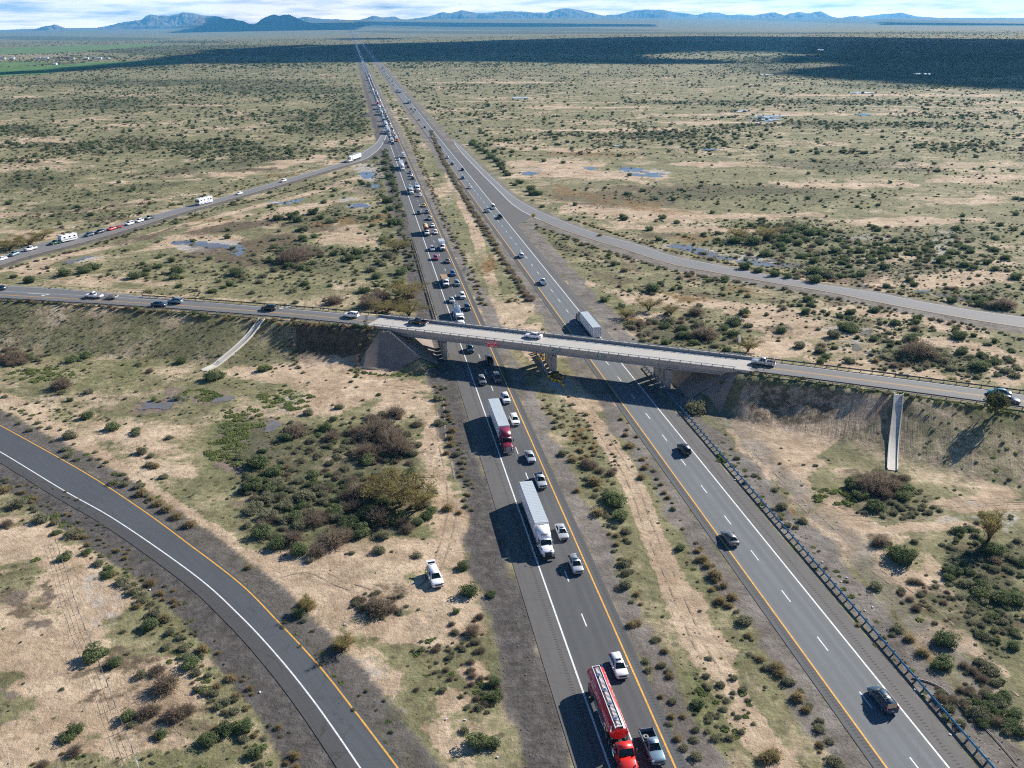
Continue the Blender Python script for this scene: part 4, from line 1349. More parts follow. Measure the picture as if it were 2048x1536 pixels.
def mountain(s, dist, thick, base, m, seed):
    """a ridge whose skyline was sighted at the given distance"""
    P = pts(s)
    px = np.array([p[0] for p in P]); py = np.array([p[1] for p in P])
    n = max(24, int((px[-1] - px[0]) / 1.6))
    X = np.linspace(px[0], px[-1], n)
    H = np.interp(X, px, py) + (fbm(X + seed, X * 0 + seed, 11, 5, 0.65) - 0.5) * 3.0
    rows = 26
    V = np.zeros((rows, n, 3))
    for i in range(n):
        a, b = (X[i] - 1024) / FPX, -(H[i] - 768) / FPX
        d = Vector([CW[k] + a * CR[k] + b * CU[k] for k in range(3)])
        tt_ = dist / d.y
        cx, cy, cz = d.x * tt_, dist, CAM_H + d.z * tt_
        for r in range(rows):
            v = (r / (rows - 1)) * 2 - 1
            V[r, i] = (cx * (1 + v * thick / dist), cy + v * thick, base + (cz - base) * (1 - abs(v) ** 1.15))
    ridge = 1 - 2 * np.abs(fbm(V[..., 0] + seed * 37, V[..., 1], thick * 0.45, 6, 0.6) - 0.5) * 1.6
    prof = 1 - np.abs(np.linspace(-1, 1, rows))[:, None] ** 1.15
    k = np.clip(prof * (1 - prof) * 4, 0, 1)
    V[..., 2] += (ridge - 0.75) * k * (V[rows // 2, :, 2].max() - base) * 0.55
    V[0, :, 2] = V[-1, :, 2] = base - 60
    V[:, 0, 2] = np.minimum(V[:, 0, 2], base - 40); V[:, -1, 2] = np.minimum(V[:, -1, 2], base - 40)
    idx = np.arange(rows * n).reshape(rows, n)
    F = np.stack([idx[:-1, :-1], idx[:-1, 1:], idx[1:, 1:], idx[1:, :-1]], -1).reshape(-1, 4)
    mb = MB(); mb.add(V.reshape(-1, 3).tolist(), F.tolist(), 0, False)
    tag(mb.build('mountain', m), kind='structure')


mountain("60 62 75 56 88 52 100 50 112 49 124 53 137 58 150 62", 22000, 900, 40, M['rock'], 1)
mountain("0 64 20 60 45 61 70 64", 30000, 1000, 40, M['rock'], 11)
mountain("195 60 215 53 240 45 262 41 285 38 292 32 300 28 315 30 335 31 352 29 365 24 376 25 385 25 405 30 430 32 450 36 470 42 500 50 520 55", 24000, 2300, 90, M['rock'], 2)
mountain("374 66 392 58 410 50 420 47 430 43 440 39 450 37 465 37 475 40 485 41 497 46 505 49 512 54 518 60", 15500, 700, 5, M['rock_shaded'], 3)
mountain("500 60 508 50 518 42 530 34 540 30 548 28 555 30 560 31 570 29 578 28 588 32 600 38 615 44 630 48 645 51 660 55 680 57 700 60", 15000, 760, 5, M['rock_shaded'], 4)
mountain("560 46 590 37 610 33 625 35 640 37 660 38 680 39 700 40 720 39 735 35 748 31 757 33 765 35 778 34 790 33 800 37 815 41", 33000, 1900, 200, M['rock'], 5)
mountain("800 44 830 37 850 34 865 31 875 27 885 24 900 25 912 23 925 19 940 23 952 25 965 26 985 25 1000 23 1020 22 1040 23 1060 24 1075 25 1090 26 1100 23 1110 20 1122 17 1135 16 1150 19 1162 21 1175 24 1190 27 1215 33 1230 37", 32000, 2100, 190, M['rock'], 6)
mountain("1190 37 1215 30 1240 28 1255 24 1268 21 1280 20 1300 18 1315 19 1330 20 1350 24 1375 26 1392 30 1400 28 1420 24 1435 25 1450 29 1465 30 1480 28 1500 31 1520 36", 33000, 2000, 150, M['rock'], 7)
mountain("1480 38 1500 32 1520 28 1535 26 1550 24 1560 27 1570 31 1580 26 1600 23 1612 25 1622 26 1632 23 1642 22 1652 27 1664 34 1680 37", 27000, 1100, 120, M['rock'], 8)
mountain("1655 38 1680 36 1700 32 1712 31 1722 34 1740 38", 25000, 500, 100, M['rock'], 9)
mountain("1690 38 1730 33 1750 30 1770 28 1785 27 1800 25 1815 28 1830 32 1860 35 1900 37", 36000, 1500, 90, M['rock'], 10)
mountain("1940 39 1980 35.5 2010 36 2048 36.5 2110 36 2150 39", 36000, 1500, 60, M['rock'], 12)


# ------------------------------------------------------------------ a hamlet and farm buildings far off on the left
def house(px, py, w, dpt, h, wall, roof, label):
    p = G(px, py)
    z = gz(p.x, p.y)
    t = empty('farm_house', (p.x, p.y, z), random.uniform(-0.25, 0.25), label, 'house', 'houses by the green fields')
    mb = MB(); mb.box(0, 0, h / 2 - 0.2, w, dpt, h + 0.4); mb.build('wall', wall, t)
    mb = MB(); o = 0.5
    mb.add([(-w / 2 - o, -dpt / 2 - o, h - .15), (w / 2 + o, -dpt / 2 - o, h - .15), (w / 2 + o, dpt / 2 + o, h - .15), (-w / 2 - o, dpt / 2 + o, h - .15), (-w / 2 - o, 0, h + dpt * 0.28), (w / 2 + o, 0, h + dpt * 0.28)],
           [(0, 1, 5, 4), (2, 3, 4, 5), (1, 2, 5), (3, 0, 4), (3, 2, 1, 0)])
    mb.build('roof', roof, t)
    mb = MB(); mb.box(w * 0.2, -dpt / 2 - 0.02, 1.05, 1.2, 0.06, 2.1); mb.build('door', M['trim'], t)


for px, w, wl_, rf, lab in ((5, 24, 'boxwhite', 'boxgrey', 'pale house at the left edge beyond the green field'), (25, 18, 'boxwhite', 'boxwhite', 'white house second from the left beyond the green field'), (77, 16, 'boxwhite', 'boxgrey', 'white house standing alone left of the far trees'), (93, 18, 'boxwhite', 'boxwhite', 'bright white house left of the reddish barn'),
                            (118, 14, 'brown', 'dark red', 'dark reddish house among the hamlet trees'), (134, 18, 'brown', 'dark red', 'dark red barn beside the tan house'), (144, 22, 'beige', 'beige', 'tan house in the middle of the hamlet'), (173, 18, 'boxwhite', 'boxwhite', 'white house right of the tan house'),
                            (188, 12, 'grey', 'grey', 'low grey shed beside the white house'), (199, 18, 'boxwhite', 'boxwhite', 'white house near the right end of the hamlet'), (215, 16, 'boxwhite', 'boxgrey', 'white house at the right end of the hamlet'), (111, 10, 'boxwhite', 'boxwhite', 'small white shed by the track between the fields')):
    house(px, 118.5 if px != 111 else 130, w * .8, 8, 3.6, M['boxgrey' if wl_ == 'boxwhite' else wl_], M[rf], lab)


# ------------------------------------------------------------------ clouds overhead whose shadows lie across the plain
m, n_, l_, b_ = mat_new("cloud")
b_.inputs['Base Color'].default_value = (0.85, 0.86, 0.88, 1)
b_.inputs['Roughness'].default_value = 1.0
b_.inputs['Specular IOR Level'].default_value = 0.0
M['cloud'] = m
CLOUD_Z = 1800.0
SH = Vector((SUN.x, SUN.y, 0)) * (CLOUD_Z / SUN.z)


def cloud(s, step, ragged):
    """s: outline of the shadow sighted on the ground; the cloud hangs up the sun's beam from there"""
    P = [p + SH for p in path(s)]
    px = np.array([p.x for p in P]); py = np.array([p.y for p in P])
    x = np.arange(px.min() - step * 3, px.max() + step * 3, step); y = np.arange(py.min() - step * 3, py.max() + step * 3, step)
    X, Y = np.meshgrid(x, y)
    x1, y1 = X.ravel(), Y.ravel()
    ins = np.zeros(x1.shape, bool)
    for i in range(len(P)):
        j = (i + 1) % len(P)
        ins ^= ((py[i] > y1) != (py[j] > y1)) & (x1 < (px[j] - px[i]) * (y1 - py[i]) / (py[j] - py[i] + 1e-12) + px[i])
    d, _ = seg_dist(x1, y1, P + [P[0]])
    sd = np.where(ins, d, -d) + (fbm(x1, y1, ragged * 4.0, 6, 0.66) - 0.5) * ragged * 3.4
    top = np.sqrt(np.clip(sd, 0, 600) / 600) * 160 * (0.6 + 0.8 * fbm(x1 + 900, y1, 260, 4))
    bot = -np.sqrt(np.clip(sd, 0, 600) / 600) * 30
    n = X.shape[1]
    ok = (sd > 0).reshape(X.shape)
    cell = ok[:-1, :-1] | ok[1:, 1:] | ok[:-1, 1:] | ok[1:, :-1]
    cell &= (ok[:-1, :-1].astype(int) + ok[1:, 1:] + ok[:-1, 1:] + ok[1:, :-1]) >= 2
    used, V, F = {}, [], []
    def vid(k, lvl):
        if (k, lvl) not in used:
            used[(k, lvl)] = len(V)
            V.append((x1[k], y1[k], CLOUD_Z + (top[k] if lvl else bot[k])))
        return used[(k, lvl)]
    for r, c in zip(*np.nonzero(cell)):
        k = [r * n + c, r * n + c + 1, (r + 1) * n + c + 1, (r + 1) * n + c]
        F.append([vid(q, 1) for q in k]); F.append([vid(q, 0) for q in k[::-1]])
    mb = MB(); mb.add(V, F, 0, True)
    tag(mb.build('cloud', M['cloud']), kind='structure')


cloud("-60 147 20 144.6 90 140 150 134.5 200 130 250 125.5 330 115 420 106 520 102 620 94 700 88.5 800 86 900 84 1000 80 1100 77.5 1250 74 1400 72.5 1700 74 2048 79 2300 84 2300 186 2048 173 1900 170 1800 164 1700 158 1640 150 1600 143 1640 136 1720 130 1660 122 1590 125 1560 114 1640 109 1560 104 1450 101 1340 106 1230 111 1280 117 1400 119 1460 126 1330 127 1150 124 1000 121 870 122 760 123 660 124 560 126 440 127 340 128 270 133 200 139 130 143.5 60 146.8 0 148.2 -60 149.4", 45, 60)
cloud("400 101 480 97 560 92 660 88 560 99 470 105", 40, 60)
cloud("640 78 700 76.6 770 76.4 820 77.4 760 79 690 79.2", 40, 30)
cloud("690 59.8 900 58.6 1150 57 1300 56 1300 57.6 1100 59.6 900 61.2 700 61.6", 60, 120)
cloud("340 68.5 500 66.8 700 64.8 730 60.5 560 61.2 380 63.2", 90, 150)
cloud("1750 50 2100 49 2100 51.5 1760 52.5", 90, 150)
# ------------------------------------------------------------------ vehicles: +Y is forward, origin on the road under the middle
def sec(y, w, z0, z1, crown=0.03, tuck=0.94):
    """cross-section of a body shell"""
    h = z1 - z0
    r = [(-w * tuck, z0), (-w, z0 + h * 0.30), (-w, z1 - h * 0.24), (-w * 0.95, z1 - h * 0.06), (-w * 0.82, z1), (0, z1 + crown), (w * 0.82, z1), (w * 0.95, z1 - h * 0.06), (w, z1 - h * 0.24), (w, z0 + h * 0.30), (w * tuck, z0)]
    return [(x, y, z) for x, z in r]


def frustum(b, t, bev=0.07):
    """b, t: (y0, y1, halfwidth, z). Returns a bevelled solid and its four side quads (front, rear, left, right)"""
    v = [(-b[2], b[0], b[3]), (b[2], b[0], b[3]), (b[2] * 0.97, b[1], b[3]), (-b[2] * 0.97, b[1], b[3]),
         (-t[2], t[0], t[3]), (t[2], t[0], t[3]), (t[2] * 0.95, t[1], t[3]), (-t[2] * 0.95, t[1], t[3])]
    bm = bmesh.new()
    vs = [bm.verts.new(p) for p in v]
    for f in ((3, 2, 1, 0), (4, 5, 6, 7), (0, 1, 5, 4), (1, 2, 6, 5), (2, 3, 7, 6), (3, 0, 4, 7)):
        bm.faces.new([vs[i] for i in f])
    bmesh.ops.bevel(bm, geom=[e for e in bm.edges if max(e.verts[0].co.z, e.verts[1].co.z) > b[3] + 0.01], offset=bev, segments=2, affect='EDGES')
    bm.verts.index_update()
    mb = MB()
    mb.add([tuple(q.co) for q in bm.verts], [[q.index for q in f.verts] for f in bm.faces], 0, True)
    bm.free()
    V = [Vector(p) for p in v]
    return mb, {'front': (V[2], V[3], V[7], V[6]), 'rear': (V[0], V[1], V[5], V[4]), 'left': (V[3], V[0], V[4], V[7]), 'right': (V[1], V[2], V[6], V[5])}


def pane(mb, q, u0, u1, v0, v1, off=0.012, thick=0.0):
    """a panel lying on the quad q (bottom a-b, top d-c), slightly proud"""
    a, b, c, d = q
    n = (b - a).cross(d - a).normalized()
    f = lambda u, v: tuple((a.lerp(b, u)).lerp(d.lerp(c, u), v) + n * off)
    mb.quad(f(u0, v0), f(u1, v0), f(u1, v1), f(u0, v1))


def wheel_mb(r, w):
    t, q = MB(), MB()
    n = 16
    t.loft([[(x, r * k * math.cos(2 * math.pi * j / n), r * k * math.sin(2 * math.pi * j / n)) for j in range(n)] for x, k in ((-w / 2, .86), (-w / 2 * .9, 1), (w / 2 * .9, 1), (w / 2, .86))], 0, True)
    for sx in (-1, 1):
        q.loft([[(sx * w / 2 * e, r * k * math.cos(2 * math.pi * j / n), r * k * math.sin(2 * math.pi * j / n)) for j in range(n)] for e, k in ((1.02, .60), (1.06, .52), (1.0, .15))], 0, True)
    return t, q


class Model:
    """named parts of one kind of vehicle; each part: (name, mesh builder, material key, location, sub-parts)"""
    def __init__(s, cat, nm):
        s.cat, s.nm, s.parts, s.cache = cat, nm, [], {}

    def part(s, name, mb, mat, loc=(0, 0, 0), subs=()):
        s.parts.append((name, mb, mat, loc, list(subs)))
        return s

    def wheels(s, spec, r, w, rim='rim'):
        t, q = wheel_mb(r, w)
        for x, y in spec:
            s.part('wheel', t, 'rubber', (x, y, r), [('rim', q, rim)])
        return s

    def proto(s):
        if 'full' not in s.cache:
            out, share = [], {}
            for name, mb, mat, loc, subs in s.parts:
                k = id(mb)
                if k not in share: share[k] = mb.mesh(name, [M.get(mat) or M['white']])
                ss = []
                for n2, m2, mt2 in subs:
                    if id(m2) not in share: share[id(m2)] = m2.mesh(n2, [M[mt2]])
                    ss.append((n2, share[id(m2)]))
                out.append((name, share[k], mat, loc, ss))
            s.cache['full'] = out
        return s.cache['full']

    def lod(s):
        if 'lod' not in s.cache:
            mb, mats = MB(), []
            def put(b, mat, loc):
                if mat not in mats: mats.append(mat)
                c = MB(); c.v = [(x + loc[0], y + loc[1], z + loc[2]) for x, y, z in b.v]; c.f, c.m, c.sm = b.f, b.m, b.sm
                mb.merge(c, mats.index(mat))
            for name, b, mat, loc, subs in s.parts:
                if name in ('mirror', 'number_plate', 'exhaust_stack', 'roof_rail'): continue
                put(b, mat, loc)
                for n2, m2, mt2 in subs:
                    if n2 in ('wheel', 'roof', 'walkway', 'band'): put(m2, mt2, loc)
            s.cache['lod'] = (mb.mesh(s.nm, [M.get(m) or M['white'] for m in mats]), mats)
        return s.cache['lod']


def spawn(model, loc, rz, colours, label, group=None, full=True):
    """colours: what stands for the paint keys 'BODY', 'BODY2', 'CARGO'"""
    pick = lambda k: M[colours.get(k, 'white')] if k in ('BODY', 'BODY2', 'CARGO') else M[k]
    if full:
        t = empty(model.nm, loc, rz, label, model.cat, group)
        for name, me, mat, l, subs in model.proto():
            o = link(name, me, t)
            o.location = l
            if mat in ('BODY', 'BODY2', 'CARGO'):
                o.material_slots[0].link = 'OBJECT'; o.material_slots[0].material = pick(mat)
            for n2, m2 in subs:
                link(n2, m2, o)
        return t
    me, mats = model.lod()
    o = link(model.nm, me)
    o.location, o.rotation_euler = loc, (0, 0, rz)
    for i, mk in enumerate(mats):
        if mk in ('BODY', 'BODY2', 'CARGO'):
            o.material_slots[i].link = 'OBJECT'; o.material_slots[i].material = pick(mk)
    return tag(o, label, model.cat, group)


def lamps(md, yf, yr, w, zf, zr, tall=0.0):
    for s in (-1, 1):
        mb = MB(); mb.box(0, 0, 0, 0.36, 0.16, 0.17, s * 0.35); md.part('headlight', mb, 'lamp', (s * (w - 0.22), yf, zf))
        mb = MB(); mb.box(0, 0, 0, 0.16 if tall else 0.34, 0.10, tall or 0.17, -s * 0.3); md.part('taillight', mb, 'tail', (s * (w - 0.14 if tall else w - 0.2), yr, zr))


def mirrors(md, w, y, z, m='BODY', sz=0.2):
    for s in (-1, 1):
        mb = MB(); mb.box(s * (w + 0.10), y, z, 0.22, 0.11, sz * 0.8, s * 0.2); md.part('mirror', mb, m)


def car(kind, sunroof=False, rails=False, hatch_open=False):
    md = Model({'sedan': 'car', 'suv': 'SUV', 'minivan': 'minivan', 'pickup': 'pickup', 'van': 'van'}[kind], {'sedan': 'sedan_car', 'suv': 'suv_car', 'minivan': 'minivan_car', 'pickup': 'pickup_truck', 'van': 'cargo_van'}[kind])
    if kind == 'sedan':
        body = [sec(-2.42, .74, .34, .86), sec(-2.30, .86, .24, .98), sec(-1.75, .91, .20, 1.0), sec(-1.0, .92, .19, .96, .0), sec(.9, .92, .19, .95, .0), sec(1.15, .92, .19, .96, .03), sec(1.9, .90, .20, .86, .035), sec(2.25, .84, .22, .76), sec(2.42, .68, .30, .64)]
        fr, q = frustum((-1.92, 1.22, .83, .94), (-1.05, .28, .62, 1.45), .08)
        side = [(.10, .34), (.38, .62), (.66, .90)]; wy, r, L, w = (-1.42, 1.45), .33, 2.42, .9
        lz = (.66, .84)
    elif kind == 'suv':
        body = [sec(-2.30, .80, .42, 1.02), sec(-2.22, .90, .30, 1.08), sec(-1.5, .94, .26, 1.08, 0), sec(1.0, .94, .25, 1.06, 0), sec(1.2, .94, .25, 1.07, .03), sec(1.9, .92, .26, .99, .04), sec(2.22, .86, .28, .88), sec(2.36, .72, .36, .74)]
        fr, q = frustum((-2.20, 1.22, .86, 1.05), (-1.90, .38, .69, 1.70), .08)
        side = [(.06, .30), (.34, .60), (.64, .93)]; wy, r, L, w = (-1.38, 1.42), .37, 2.34, .92
        lz = (.80, 1.0)
    elif kind == 'minivan':
        body = [sec(-2.52, .82, .36, .98), sec(-2.44, .92, .26, 1.02), sec(-1.5, .97, .22, 1.02, 0), sec(1.3, .97, .22, 1.0, 0), sec(1.5, .97, .22, 1.0, .03), sec(2.1, .93, .23, .88, .04), sec(2.40, .85, .26, .78), sec(2.54, .68, .34, .66)]
        fr, q = frustum((-2.42, 1.75, .90, .99), (-2.12, .55, .72, 1.74), .08)
        side = [(.05, .34), (.38, .64), (.68, .92)]; wy, r, L, w = (-1.5, 1.55), .34, 2.54, .95
        lz = (.70, 1.15)
    elif kind == 'van':
        body = [sec(-2.85, .92, .36, 1.15), sec(-2.75, .98, .30, 1.2, 0), sec(1.4, .98, .30, 1.2, 0), sec(1.7, .97, .30, 1.16, .03), sec(2.4, .92, .32, 1.02), sec(2.75, .80, .38, .84)]
        fr, q = frustum((-2.82, 2.0, .96, 1.15), (-2.72, .95, .84, 2.45), .12)
        side = [(.70, .92)]; wy, r, L, w = (-1.8, 1.75), .36, 2.8, .96
        lz = (.9, 1.2)
    else:
        body = [sec(-.62, .96, .36, 1.08, 0), sec(1.0, .96, .34, 1.08, 0), sec(1.2, .96, .34, 1.12, .04), sec(2.2, .95, .35, 1.08, .05), sec(2.68, .90, .38, 1.0, .03), sec(2.84, .80, .44, .86)]
        fr, q = frustum((-.62, 1.30, .88, 1.07), (-.45, .52, .70, 1.84), .07)
        side = [(.08, .46), (.52, .90)]; wy, r, L, w = (-1.75, 1.85), .41, 2.84, .95
        lz = (.92, 1.05)
    b = MB(); b.loft(body, 0, True); b.merge(fr)
    md.part('body', b, 'BODY')
    g = MB(); pane(g, q['front'], .07, .93, .10, .90, .014); md.part('windshield', g, 'glass')
    if not hatch_open:
        g = MB(); pane(g, q['rear'], .10, .90, .15, .88, .014); md.part('rear_window', g, 'glass')
    for k in ('left', 'right'):
        if k == 'left': pass
        for u0, u1 in side:
            a, c = (1 - u1, 1 - u0) if k == 'left' else (u0, u1)
            g = MB(); pane(g, q[k], a, c, .14, .90, .014); md.part('side_window', g, 'glass')
    if kind == 'pickup':
        for nm, bx in (('bed_side', (-.93, -1.72, .82, .10, 2.2, .56)), ('bed_side', (.93, -1.72, .82, .10, 2.2, .56)), ('tailgate', (0, -2.80, .84, 1.9, .08, .54)), ('bed_front', (0, -.66, .84, 1.76, .06, .50))):
            mb = MB(); mb.box(*bx); md.part(nm, mb, 'BODY')
        mb = MB(); mb.box(0, -1.72, .58, 1.76, 2.12, .06); md.part('bed_floor', mb, 'trim')
        mb = MB(); mb.box(0, -2.92, .55, 1.8, .16, .16); md.part('bumper', mb, 'chrome')
        mb = MB(); mb.box(0, -1.2, .48, 1.2, 3.0, .2); md.part('chassis', mb, 'trim')
    mb = MB(); mb.box(0, L - .01, lz[0] - .10, w * 1.15, .09, .24); md.part('grille', mb, 'trim')
    mb = MB(); mb.box(0, L + .0, .30, w * 1.3, .06, .14); md.part('air_intake', mb, 'trim')
    mb = MB(); mb.box(0, L - .13, .36, w * 1.7, .22, .18); md.part('bumper', mb, 'trim' if kind in ('suv', 'pickup') else 'BODY')
    mb = MB(); mb.box(0, L + .015, .42, .30, .02, .15); md.part('number_plate', mb, 'plate')
    mb = MB(); mb.box(0, -L - (.10 if kind == 'pickup' else .012), .70, .30, .02, .15); md.part('number_plate', mb, 'plate')
    lamps(md, L - .12, -L + .05 if kind != 'pickup' else -2.78, w, lz[0], lz[1], .42 if kind in ('suv', 'pickup', 'minivan', 'van') else 0)
    mirrors(md, w * .98, .92 if kind != 'minivan' else 1.2, lz[0] + .38)
    md.wheels([(s * (w - .10), y) for y in wy for s in (-1, 1)], r, .23)
    zt = fr.v and max(v[2] for v in fr.v)
    if sunroof:
        y0 = {'sedan': -.12, 'suv': -.10, 'minivan': 0}.get(kind, 0)
        mb = MB(); mb.box(0, y0, zt + .008, .80, .46, .02); md.part('sunroof', mb, 'glass')
    if rails:
        for s in (-1, 1):
            mb = MB(); mb.box(s * .60, -.8, zt + .06, .05, 2.0, .05); md.part('roof_rail', mb, 'trim')
        for y in (-1.3, -.6):
            mb = MB(); mb.box(0, y, zt + .075, 1.2, .06, .04); md.part('roof_rail', mb, 'trim')
    if hatch_open:
        mb = MB(); mb.box(0, -2.12, 1.38, 1.30, .04, .54); md.part('load_space', mb, 'trim')
        a, c = Vector((0, -1.90, 1.70)), Vector((0, -2.72, 1.98))
        mb = MB()
        v = [(-.62, a.y, a.z), (.62, a.y, a.z), (.72, c.y, c.z), (-.72, c.y, c.z)]
        mb.add(v + [(x, y, z + .06) for x, y, z in v], [(3, 2, 1, 0), (4, 5, 6, 7), (0, 1, 5, 4), (1, 2, 6, 5), (2, 3, 7, 6), (3, 0, 4, 7)])
        gl = MB(); gl.add([(-.52, -2.0, 1.80), (.52, -2.0, 1.80), (.56, -2.34, 1.92), (-.56, -2.34, 1.92)], [(0, 1, 2, 3)])
        md.part('tailgate', mb, 'BODY', (0, 0, 0), [('tailgate_window', gl, 'glass')])
    return md


MODELS = {'sedan': car('sedan'), 'sedan_s': car('sedan', True), 'suv': car('suv'), 'suv_s': car('suv', True), 'suv_r': car('suv', True, True), 'suv_rails': car('suv', False, True),
          'suv_open': car('suv', False, False, True), 'minivan': car('minivan'), 'minivan_r': car('minivan', False, True), 'pickup': car('pickup'), 'van': car('van')}


def tractor(md, y0, sleeper=True, fairing=True, grille='chrome', txt=None):
    """conventional tractor, front bumper at y0, reaching back about 7.6 m"""
    Y = lambda d: y0 - d
    hood = [sec(Y(.10), .80, .75, 1.45, .02, 1), sec(Y(.35), .93, .70, 1.60, .04, 1), sec(Y(1.2), 1.02, .75, 1.80, .06, 1), sec(Y(2.15), 1.08, .80, 1.92, .04, 1)]
    md.part('hood', MB().loft(hood, 0, True), 'BODY')
    fr, q = frustum((Y(3.75), Y(2.0), 1.16, 1.80), (Y(3.75), Y(2.55), 1.05, 2.72), .08)
    b = MB(); b.box(0, Y(2.95), 1.35, 2.30, 1.6, 1.0); b.merge(fr)
    if sleeper:
        b.loft([[(x, y, z) for x, z in ((-1.2, .9), (-1.22, 2.9), (-1.05, top), (1.05, top), (1.22, 2.9), (1.2, .9))] for y, top in ((Y(3.7), 3.0), (Y(5.4), 3.15))], 0, False)
    md.part('cab', b, 'BODY')
    if fairing:
        f = MB(); f.loft([[(-1.0, Y(2.75), 2.68), (-.95, Y(2.75), 2.74), (.95, Y(2.75), 2.74), (1.0, Y(2.75), 2.68)], [(-1.16, Y(3.6), 2.80), (-1.06, Y(3.6), 3.35), (1.06, Y(3.6), 3.35), (1.16, Y(3.6), 2.80)], [(-1.22, Y(5.35), 2.95), (-1.12, Y(5.35), 3.95), (1.12, Y(5.35), 3.95), (1.22, Y(5.35), 2.95)]], 0, True)
        md.part('roof_fairing', f, 'BODY')
    g = MB(); pane(g, q['front'], .05, .95, .10, .88, .02); md.part('windshield', g, 'glass')
    for k in ('left', 'right'):
        a, c = (.08, .62) if k == 'left' else (.38, .92)
        g = MB(); pane(g, q[k], a, c, .12, .86, .02); md.part('side_window', g, 'glass')
    md.part('grille', MB().box(0, Y(.06), 1.15, 1.15, .10, .80), grille)
    md.part('bumper', MB().box(0, Y(-.02), .55, 2.30, .30, .42), grille if grille == 'chrome' else 'trim')
    for s in (-1, 1):
        md.part('headlight', MB().box(s * .86, Y(.16), 1.08, .30, .16, .28), 'lamp')
        md.part('mirror', MB().box(s * 1.42, Y(2.35), 2.15, .16, .24, .62), 'trim')
        md.part('mirror', MB().box(s * 1.05, Y(.75), 1.95, .12, .16, .2), 'trim')
        md.part('fender', MB().box(s * 1.0, Y(1.35), 1.12, .42, 1.15, .10, 0), 'BODY')
        md.part('fuel_tank', MB().tube([(s * .98, Y(3.3), .72), (s * .98, Y(4.9), .72)], .32, 12), 'chrome')
        md.part('exhaust_stack', MB().tube([(s * 1.08, Y(5.55), 1.0), (s * 1.08, Y(5.55), 3.55)], .08, 8), 'chrome')
    md.part('chassis', MB().box(0, Y(4.6), .78, .95, 6.6, .30), 'trim')
    md.part('fifth_wheel', MB().box(0, Y(6.7), 1.06, .9, 1.3, .14), 'trim')
    md.wheels([(s * 1.02, Y(1.35)) for s in (-1, 1)] + [(s * .95, Y(d)) for d in (6.1, 7.35) for s in (-1, 1)], .50, .42)


def trailer_parts(md, yf, length, skirt=True, plain_front=True):
    """dry van, front wall at yf: everything hangs on one trailer part"""
    t, q = wheel_mb(.50, .50)
    body = MB()
    body.box(0, yf - length / 2, 2.58, 2.58, length, 2.82)
    subs = []
    rf = MB(); rf.box(0, yf - length / 2, 4.02, 2.50, length - .1, .05)
    for k in range(int(length / 0.6)):
        rf.box(0, yf - .4 - k * .6, 4.052, 2.46, .05, .016)
    subs.append(('roof', rf, 'boxgrey'))
    rails = MB()
    for s in (-1, 1):
        rails.box(s * 1.296, yf - length / 2, 1.26, .02, length, .22)
        rails.box(s * 1.296, yf - length / 2, 3.94, .02, length, .12)
    rails.box(0, yf - length - .01, 2.6, .06, .03, 2.6)
    for s in (-1, 1):
        rails.box(s * 1.22, yf - length - .01, 2.58, .12, .03, 2.78)
        rails.box(s * .55, yf - length - .025, 2.6, .05, .03, 2.6)
    subs.append(('frame_rail', rails, 'steel'))
    un = MB(); un.box(0, yf - length / 2, 1.05, .9, length - 2.0, .16); un.box(0, yf - length + .1, .6, 2.3, .1, .14)
    for s in (-1, 1):
        un.box(s * .9, yf - 3.2, .62, .14, .14, 1.0)
        un.box(s * .9, yf - length + .12, .85, .1, .1, .5)
        if skirt: un.box(s * 1.24, yf - length * .52, .75, .04, length * .44, .75)
    subs.append(('undercarriage', un, 'trim'))
    for k, y in enumerate((yf - length + 2.2, yf - length + 3.5)):
        for s in (-1, 1):
            w = MB(); w.v = [(x + s * 1.0, yy + y, z + .5) for x, yy, z in t.v]; w.f, w.m, w.sm = t.f, t.m, t.sm
            subs.append(('wheel', w, 'rubber'))
    for s in (-1, 1):
        subs.append(('taillight', MB().box(s * 1.0, yf - length - .03, 1.05, .3, .04, .12), 'tail'))
    md.part('trailer', body, 'CARGO', (0, 0, 0), subs)


def semi(fairing=True, grille='chrome', sleeper=True):
    md = Model('semi truck', 'semi_truck')
    tractor(md, 10.9, sleeper, fairing, grille)
    trailer_parts(md, 4.9, 16.1)
    return md


